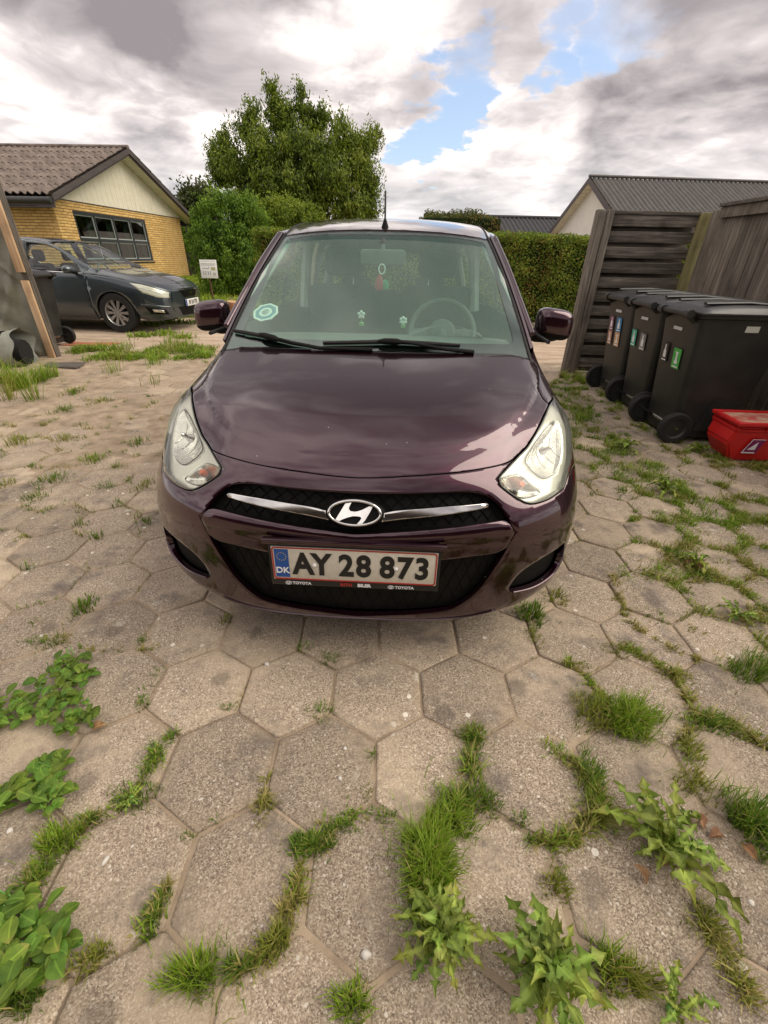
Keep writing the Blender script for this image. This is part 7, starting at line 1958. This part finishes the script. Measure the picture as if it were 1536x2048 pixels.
    panel('lamp_bowl', S3, HLp, off=.001, gap=.004, depth=.004, mat=M_LAMPGREY, parent=hl2, ds=.15, dt=.15); panel('lens', S3, HLp, off=.008, gap=.002, depth=.01, mat=M_LENS, parent=hl2, ds=.15, dt=.15)
    panel('lamp_trim', S3, lp([(.10, 3.1), (.42, 3.30), (.42, 3.42), (.10, 3.3)]), off=.004, gap=0, depth=.003, mat=M_LAMPGREY, parent=hl2, ds=.15, dt=.1)
    panel('fog_recess', S3, lp([(.05, .72), (.30, .80), (.36, 1.45), (.07, 1.35)]), off=.003, gap=0, depth=.004, mat=M_BLACKPL, parent=GC, ds=.15, dt=.2)
    panel('fog_lamp', S3, lp([(.10, .95), (.24, 1.0), (.26, 1.28), (.11, 1.22)]), off=.007, gap=0, depth=.006, mat=M_REFL, parent=GC, ds=.1, dt=.1)
    vs_, fs_ = ribbon(S3, np.array([(float(fs(x)), 1.62) for x in np.linspace(.03, .42, 9)]), .0, .03, .012); MB().add(vs_, fs_).build('bumper_crease', M_GPAINT, GC)
    dm = bpy.data.objects.new('door_mirror', None); COL.objects.link(dm); dm.parent = GC
    mb = MB().at(Matrix.Translation((1.47, sgn*1.0, .985)) @ Matrix.Diagonal((.085, .115, .062, 1)))
    mb.grid(lambda u, v: (math.cos(math.pi*(v-.5))**.7*math.cos(2*math.pi*u), math.cos(math.pi*(v-.5))**.7*math.sin(2*math.pi*u), math.sin(math.pi*(v-.5))), 20, 12); mb.build('mirror_cap', M_GPAINT, dm, 80)
    MB().tube([(1.45, sgn*.84, .93), (1.46, sgn*.92, .945)], .03, 8).build('mirror_arm', M_BLACKPL, dm)
    for x_ in (.88, 3.51): wheel(GC, x_, sgn*.80, .318, .20, sgn if False else sgn, 10, rimmat=M_STEEL).rotation_euler = (0, 0, math.pi/2)
    for x_ in (.88, 3.51):
        mb = MB(); mb.grid(lambda u, v: (x_-.34*math.cos(math.pi*(u*1.16-.08)), sgn*(.55+.33*v), .318+.34*math.sin(math.pi*(u*1.16-.08))), 14, 2); mb.build('wheel_arch_liner', M_UNDER, GC)
# front fascia
mb = MB()
def fas(u, v):
    t_ = v*8; k = np.interp(t_, range(9), [TAB[j][0][0] for j in range(9)]) if t_ < 4 else TAB[4][0][0]
    z = np.interp(min(t_, 4), range(9), [TAB[j][1][0] for j in range(9)]) if t_ < 4 else lerp(.65, .68, (t_-4)/4)
    y = (2*u-1)*(k+.004); return (.004-.085*(1-(y/(k+.006))**2)-.01*math.sin(math.pi*v), y, z)
mb.grid(fas, 24, 20); fasc = mb.build('front_bumper', M_GPAINT, GC, 60)
fxx = lambda y: .012-.085*(1-(y/.56)**2)-.012
def fpatch(name, pts, mat, off, parent=GC, n=10):
    """patch on the fascia between two edges given as (y half-width, z)"""
    (w0, z0), (w1, z1) = pts; m = MB()
    m.grid(lambda u, v: ((fxx((2*u-1)*lerp(w0, w1, v))-off), (2*u-1)*lerp(w0, w1, v), lerp(z0, z1, v)), n, 3); 
    return m.build(name, mat, parent, 60, fix=False)
g_ = fpatch('grille_surround', ((.24, .545), (.36, .672)), M_CHROME, .006); fpatch('grille', ((.222, .556), (.335, .662)), M_BLACKPL, .011)
m = MB()
for k in range(5):
    z_ = .572+.018*k; w_ = lerp(.23, .325, (z_-.556)/.106); m.tube([(fxx(y)-.013, y, z_) for y in np.linspace(-w_, w_, 9)], .003, 5)
m.build('grille_bar', M_GLOSSBLK, g_)
m = MB(); m.prism([(-.03, .60), (.03, .585), (.035, .625), (-.025, .64)], -.105, -.098, 'X'); m.build('badge', M_CHROME, GC)
fpatch('lower_intake', ((.34, .25), (.44, .40)), M_BLACKPL, .004)
gpl = bpy.data.objects.new('number_plate', None); COL.objects.link(gpl); gpl.parent = GC
gpl.matrix_local = Matrix.Translation((-.105, 0, .455)) @ Matrix(((0, 0, -1, 0), (-1, 0, 0, 0), (0, 1, 0, 0), (0, 0, 0, 1)))
MB().box(-.26, .26, -.058, .058, -.008, 0, .002).build('plate_sheet', bsdf_mat('plate_bright', (.70, .70, .68), .5)[0], gpl)
MB().box(-.26, -.215, -.056, .056, 0, .0015).build('country_band', M_PBLUE, gpl)
put_text('BV 24 770', .02, -.002, .098, M_PBLACK, .003, .80, parent=gpl, z=.001)
# inside
m = MB(); m.box(.95, 4.0, -.72, .72, .20, .55); m.build('floor_tub', M_UNDER, GC)
m = MB(); m.box(1.15, 1.6, -.70, .70, .70, .92, .04); m.build('dashboard', M_INT, GC)
for x_, y_ in ((2.35, .36), (2.35, -.36)):
    m = MB(); m.box(x_, x_+.13, y_-.24, y_+.24, .5, 1.05, .05); m.box(x_+.04, x_+.12, y_-.12, y_+.12, 1.08, 1.26, .04); m.box(x_-.45, x_+.05, y_-.24, y_+.24, .45, .6, .05); m.build('seat', M_SEAT, GC)
m = MB(); m.box(3.2, 3.32, -.6, .6, .5, 1.02, .05); m.build('rear_seat', M_SEAT, GC)
m = MB(); m.tube([(1.75+.09*math.cos(a)*.4, -.36+.18*math.sin(a), .88+.17*math.cos(a)) for a in np.linspace(0, 6.283, 25)], .014, 6, caps=False); m.build('steering_wheel', M_INT, GC)
# ================================================================== single weeds with leaves one can tell apart
def leaf_obj_mat(name, c1, c2, rnd=.25, yellow=.0):
    m = bpy.data.materials.new(name); m.use_nodes = True
    t = NT(m.node_tree); b = t.n['Principled BSDF']; out = t.n['Material Output']
    co = obco(t); oi = t.new('ShaderNodeObjectInfo'); r = oi.outputs['Random']
    sp = t.new('ShaderNodeSeparateXYZ', {0: co})
    n = t.noise(t.vmath('ADD', co, t.new('ShaderNodeCombineXYZ', {0: t.math('MULTIPLY', r, 30.0), 1: 0.0, 2: 0.0})), 3.0, 4, .6)
    c = t.ramp(n, [(.3, c1), (.7, c2)])
    rib = t.maprange(t.math('ABSOLUTE', sp.outputs[0]), .05, .015)
    vein = t.maprange(t.math('ABSOLUTE', t.math('SINE', t.math('ADD', t.math('MULTIPLY', sp.outputs[1], 34.0), t.math('MULTIPLY', t.math('ABSOLUTE', sp.outputs[0]), -30.0)))), .18, .05)
    c = t.mix(t.math('MULTIPLY', t.math('MAXIMUM', rib, t.math('MULTIPLY', vein, .35)), .45), c, tuple(min(1, x*1.9) for x in c2))
    br = t.math('MULTIPLY', t.maprange(t.math('ADD', sp.outputs[1], t.math('MULTIPLY', t.noise(co, 7.0, 4, .6), .8)), 1.18, 1.36), t.maprange(r, .35, .7))
    c = t.mix(t.math('MULTIPLY', br, .45), c, (.24, .20, .06))
    sp2 = t.maprange(t.noise(co, 26.0, 3, .5), .66, .72)
    c = t.mix(t.math('MULTIPLY', sp2, .6), c, (.20, .17, .05))
    hs = t.new('ShaderNodeHueSaturation', {'Color': c, 'Hue': t.maprange(t.math('FRACT', t.math('MULTIPLY', r, 7.3)), 0, 1, .465, .51, False), 'Value': t.maprange(r, 0, 1, 1-rnd, 1+rnd, False)})
    t.put(b.inputs['Base Color'], hs.outputs[0]); b.inputs['Roughness'].default_value = .6; b.inputs['Specular IOR Level'].default_value = .3
    tl = t.new('ShaderNodeBsdfTranslucent', {'Color': t.mix(1.0, hs.outputs[0], (1.1, 1.2, .5), 'MULTIPLY')})
    mx = t.new('ShaderNodeMixShader', {0: .28, 1: b.outputs[0], 2: tl.outputs[0]}); t.l.new(mx.outputs[0], out.inputs[0])
    bn = t.new('ShaderNodeBump', {'Height': vein, 'Strength': .25, 'Distance': .02}); t.put(b.inputs['Normal'], bn.outputs[0])
    return m
M_BROAD = leaf_obj_mat('broad_leaf', (.065, .145, .016), (.125, .235, .028), .35)
M_DAND = leaf_obj_mat('dandelion_leaf', (.10, .175, .022), (.22, .31, .060), .4)
M_DRYL = leaf_obj_mat('dry_leaf', (.20, .095, .05), (.34, .20, .11))
def leaf_mesh(name, prof, mat, curl=.12, fold=.10, wav=.02, seed=0, stem=.12):
    """unit-length leaf along +y lying in xy; prof = half-widths along the length"""
    r_ = random.Random(seed); n = len(prof); vs_, fs_ = [], []
    for i, w_ in enumerate(prof):
        y = i/(n-1); zc = curl*math.sin(math.pi*y*.9) - curl*.6*y*y
        for s_ in (-1, -.5, 0, .5, 1):
            vs_.append((s_*w_, y+(.03*abs(s_) if 0 < i < n-1 else 0), zc + fold*abs(s_)*w_*2 + wav*math.sin(19*y+3*s_+seed)*abs(s_)))
    for i in range(n-1):
        for j in range(4): fs_.append((i*5+j, i*5+j+1, (i+1)*5+j+1, (i+1)*5+j))
    k = len(vs_)
    vs_ += [(-.015, -stem, -.05), (.015, -stem, -.05), (.015, .02, .0), (-.015, .02, 0)]; fs_.append((k, k+1, k+2, k+3))
    mb = MB(); mb.add(vs_, fs_); return mb.mesh(name, mat, 80, fix=False)
OV = [[.03, .20, .31, .36, .35, .29, .19, .02], [.04, .24, .36, .40, .37, .30, .18, .02], [.03, .17, .27, .33, .33, .28, .17, .02]]
BROAD = [leaf_mesh('leaf', p, M_BROAD, seed=k) for k, p in enumerate(OV)]
def lobed(seed):
    r_ = random.Random(seed); o = []
    for i in range(25):
        y = i/24; e = .022+.075*math.sin(math.pi*min(y*1.02, 1)**1.5)**.9
        o.append(max(.012, e*(1.45, 1.0, .55, .22)[i % 4]*(1 if y < .85 else .9)*r_.uniform(.8, 1.2)) if i < 24 else .004)
    return o
DAND = [leaf_mesh('leaf', lobed(k), M_DAND, curl=.26, fold=.10, wav=.055, seed=k+10, stem=.02) for k in range(6)]
DRYL = [leaf_mesh('leaf', OV[k], M_DRYL, curl=.3, fold=.5, wav=.08, seed=k+30) for k in range(2)]
def patch(name, label, poly, n, size, zmax, seed):
    """low broad-leaved weed covering a patch outlined in the photo"""
    r_ = random.Random(seed); P_ = np.array(poly, float); lo, hi = P_.min(0), P_.max(0)
    c = gp(*P_.mean(0)); t = thing(name, label, 'weed', (c[0], c[1], 0))
    k = 0; tries = 0
    while k < n and tries < 4000:
        tries += 1
        u, v = r_.uniform(lo[0], hi[0]), r_.uniform(lo[1], hi[1])
        if not inside(P_, np.array([[u, v]]))[0]: continue
        z = zmax*r_.uniform(.25, 1.0); p = gp(u, v, z); s_ = size*r_.uniform(.65, 1.2)
        o = link('leaf', r_.choice(BROAD), None, t); o.location = (p[0]-c[0], p[1]-c[1], z)
        o.rotation_euler = (rad(r_.uniform(-18, 26)), rad(r_.uniform(-22, 22)), r_.uniform(0, 6.28)); o.scale = (s_, s_, s_); k += 1
    mb = MB()
    for _ in range(max(6, n//3)):
        u, v = r_.uniform(lo[0], hi[0]), r_.uniform(lo[1], hi[1])
        if not inside(P_, np.array([[u, v]]))[0]: continue
        p = gp(u, v) - c; mb.tube([(p[0], p[1], -.01), (p[0]+r_.uniform(-.02, .02), p[1]+r_.uniform(-.02, .02), zmax*.8)], .0015, 5)
    kind(mb.build("stems", M_TOYG, t), "stuff")
    return t
patch('leafy_weed', 'low broad-leaved weed on the left slabs, farthest of the three leafy patches', [(-30, 1400), (60, 1378), (105, 1318), (150, 1300), (186, 1312), (182, 1350), (160, 1385), (188, 1420), (190, 1452), (130, 1462), (60, 1438), (-30, 1460)], 190, .037, .042, 1)
patch('leafy_weed', 'low broad-leaved weed on the left slabs, middle of the three leafy patches', [(-30, 1580), (40, 1560), (70, 1525), (125, 1505), (132, 1560), (120, 1610), (95, 1635), (70, 1600), (-30, 1625)], 110, .041, .042, 2)
patch('leafy_weed', 'large-leaved weed in the bottom left corner of the paving', [(-40, 1800), (40, 1785), (85, 1800), (120, 1850), (135, 1880), (105, 1920), (120, 1945), (60, 1960), (10, 1980), (-40, 1960)], 105, .044, .065, 3)
def rosette(u, v, n, L_, label, lift=(.15, .75), seed=0, dry=0, spread=1.0, squash=1.0):
    r_ = random.Random(seed); c = gp(u, v); t = thing('dandelion', label, 'weed', (c[0], c[1], 0))
    for k in range(int(n*1.35)):
        a = 2*math.pi*(k*.381966)*1.0 + r_.uniform(-.2, .2); e = lerp(lift[0], lift[1], k/(1.35*n)) + r_.uniform(-.1, .1)
        s_ = (L_*r_.uniform(.45, 1.15)*(1-.2*k/n)) if k >= dry else .05*r_.uniform(.7, 1.2)
        o = link('leaf', r_.choice(DRYL if k < dry else DAND), None, t); o.location = (r_.uniform(-.006, .006), r_.uniform(-.006, .006), .002+.0006*k)
        o.rotation_euler = Matrix.Rotation(a, 3, 'Z').to_quaternion().to_euler() if False else (Matrix.Rotation(a, 3, 'Z') @ Matrix.Rotation(e, 3, 'X') @ Matrix.Rotation(r_.uniform(-.4, .4), 3, 'Y')).to_euler()
        o.scale = (s_*r_.uniform(.75, 1.35), s_, s_*r_.uniform(.6, 1.5))
    mb = MB(); mb.lathe([(.012, -.01), (.010, .008), (.004, .014), (0, .015)], 10); mb.build('crown', M_TOYG, t)
    return t
rosette(1325, 1700, 26, .175, 'big dandelion with long toothed leaves and dry litter on the right slabs', (.05, .8), 5, 3)
rosette(878, 1880, 46, .115, 'dense leafy weed at the near end of the grass joint', (.1, 1.15), 6)
rosette(1085, 1960, 44, .150, 'pale upright dandelion at the bottom of the frame, right of the grass joint', (.25, 1.2), 7)
rosette(1345, 2020, 11, .085, 'small dandelion in the bottom right part of the paving', (.2, .9), 8)
rosette(1390, 1135, 16, .12, 'half-dried weed on the slabs right of the car bumper', (.05, .7), 9, 6)
rosette(1330, 985, 22, .13, 'leafy weed in the green strip beside the headlight', (.1, .9), 10)
rosette(1250, 900, 22, .13, 'leafy weed in the green strip nearer the bins', (.1, .9), 11)
rosette(1395, 905, 20, .11, 'leafy weed at the left foot of the red crate', (.2, 1.1), 12)
rosette(1470, 1235, 12, .09, 'small leafy weed at the right edge of the paving, level with the bumper', (.1, .8), 13)
rosette(265, 1600, 12, .05, 'small weed in the slab joint left of the frame middle', (.1, .7), 14)
rosette(150, 790, 10, .10, 'small thin weed on the sandy ground left of the car', (.3, 1.1), 15)
# dry leaves and straw by the big dandelion
for k, (u, v, lb) in enumerate([(1405, 1660, 'dry brown leaf among straw beside the big dandelion'), (1445, 1675, 'curled tan leaf right of the big dandelion'), (1480, 1690, 'flat brown leaf nearest the right edge by the dandelion'), (188, 1462, 'single yellowed leaf at the end of the left leafy patch'), (1290, 1770, 'brown withered leaf below the big dandelion')]):
    p = gp(u, v); o = link('dry_leaf', DRYL[k % 2]); o.location = (p[0], p[1], .006); o.scale = (.035, .04, .03); o.rotation_euler = (.1*k, .2, 1.7*k); tag(o, lb, 'leaf', 'dry leaves on the paving')
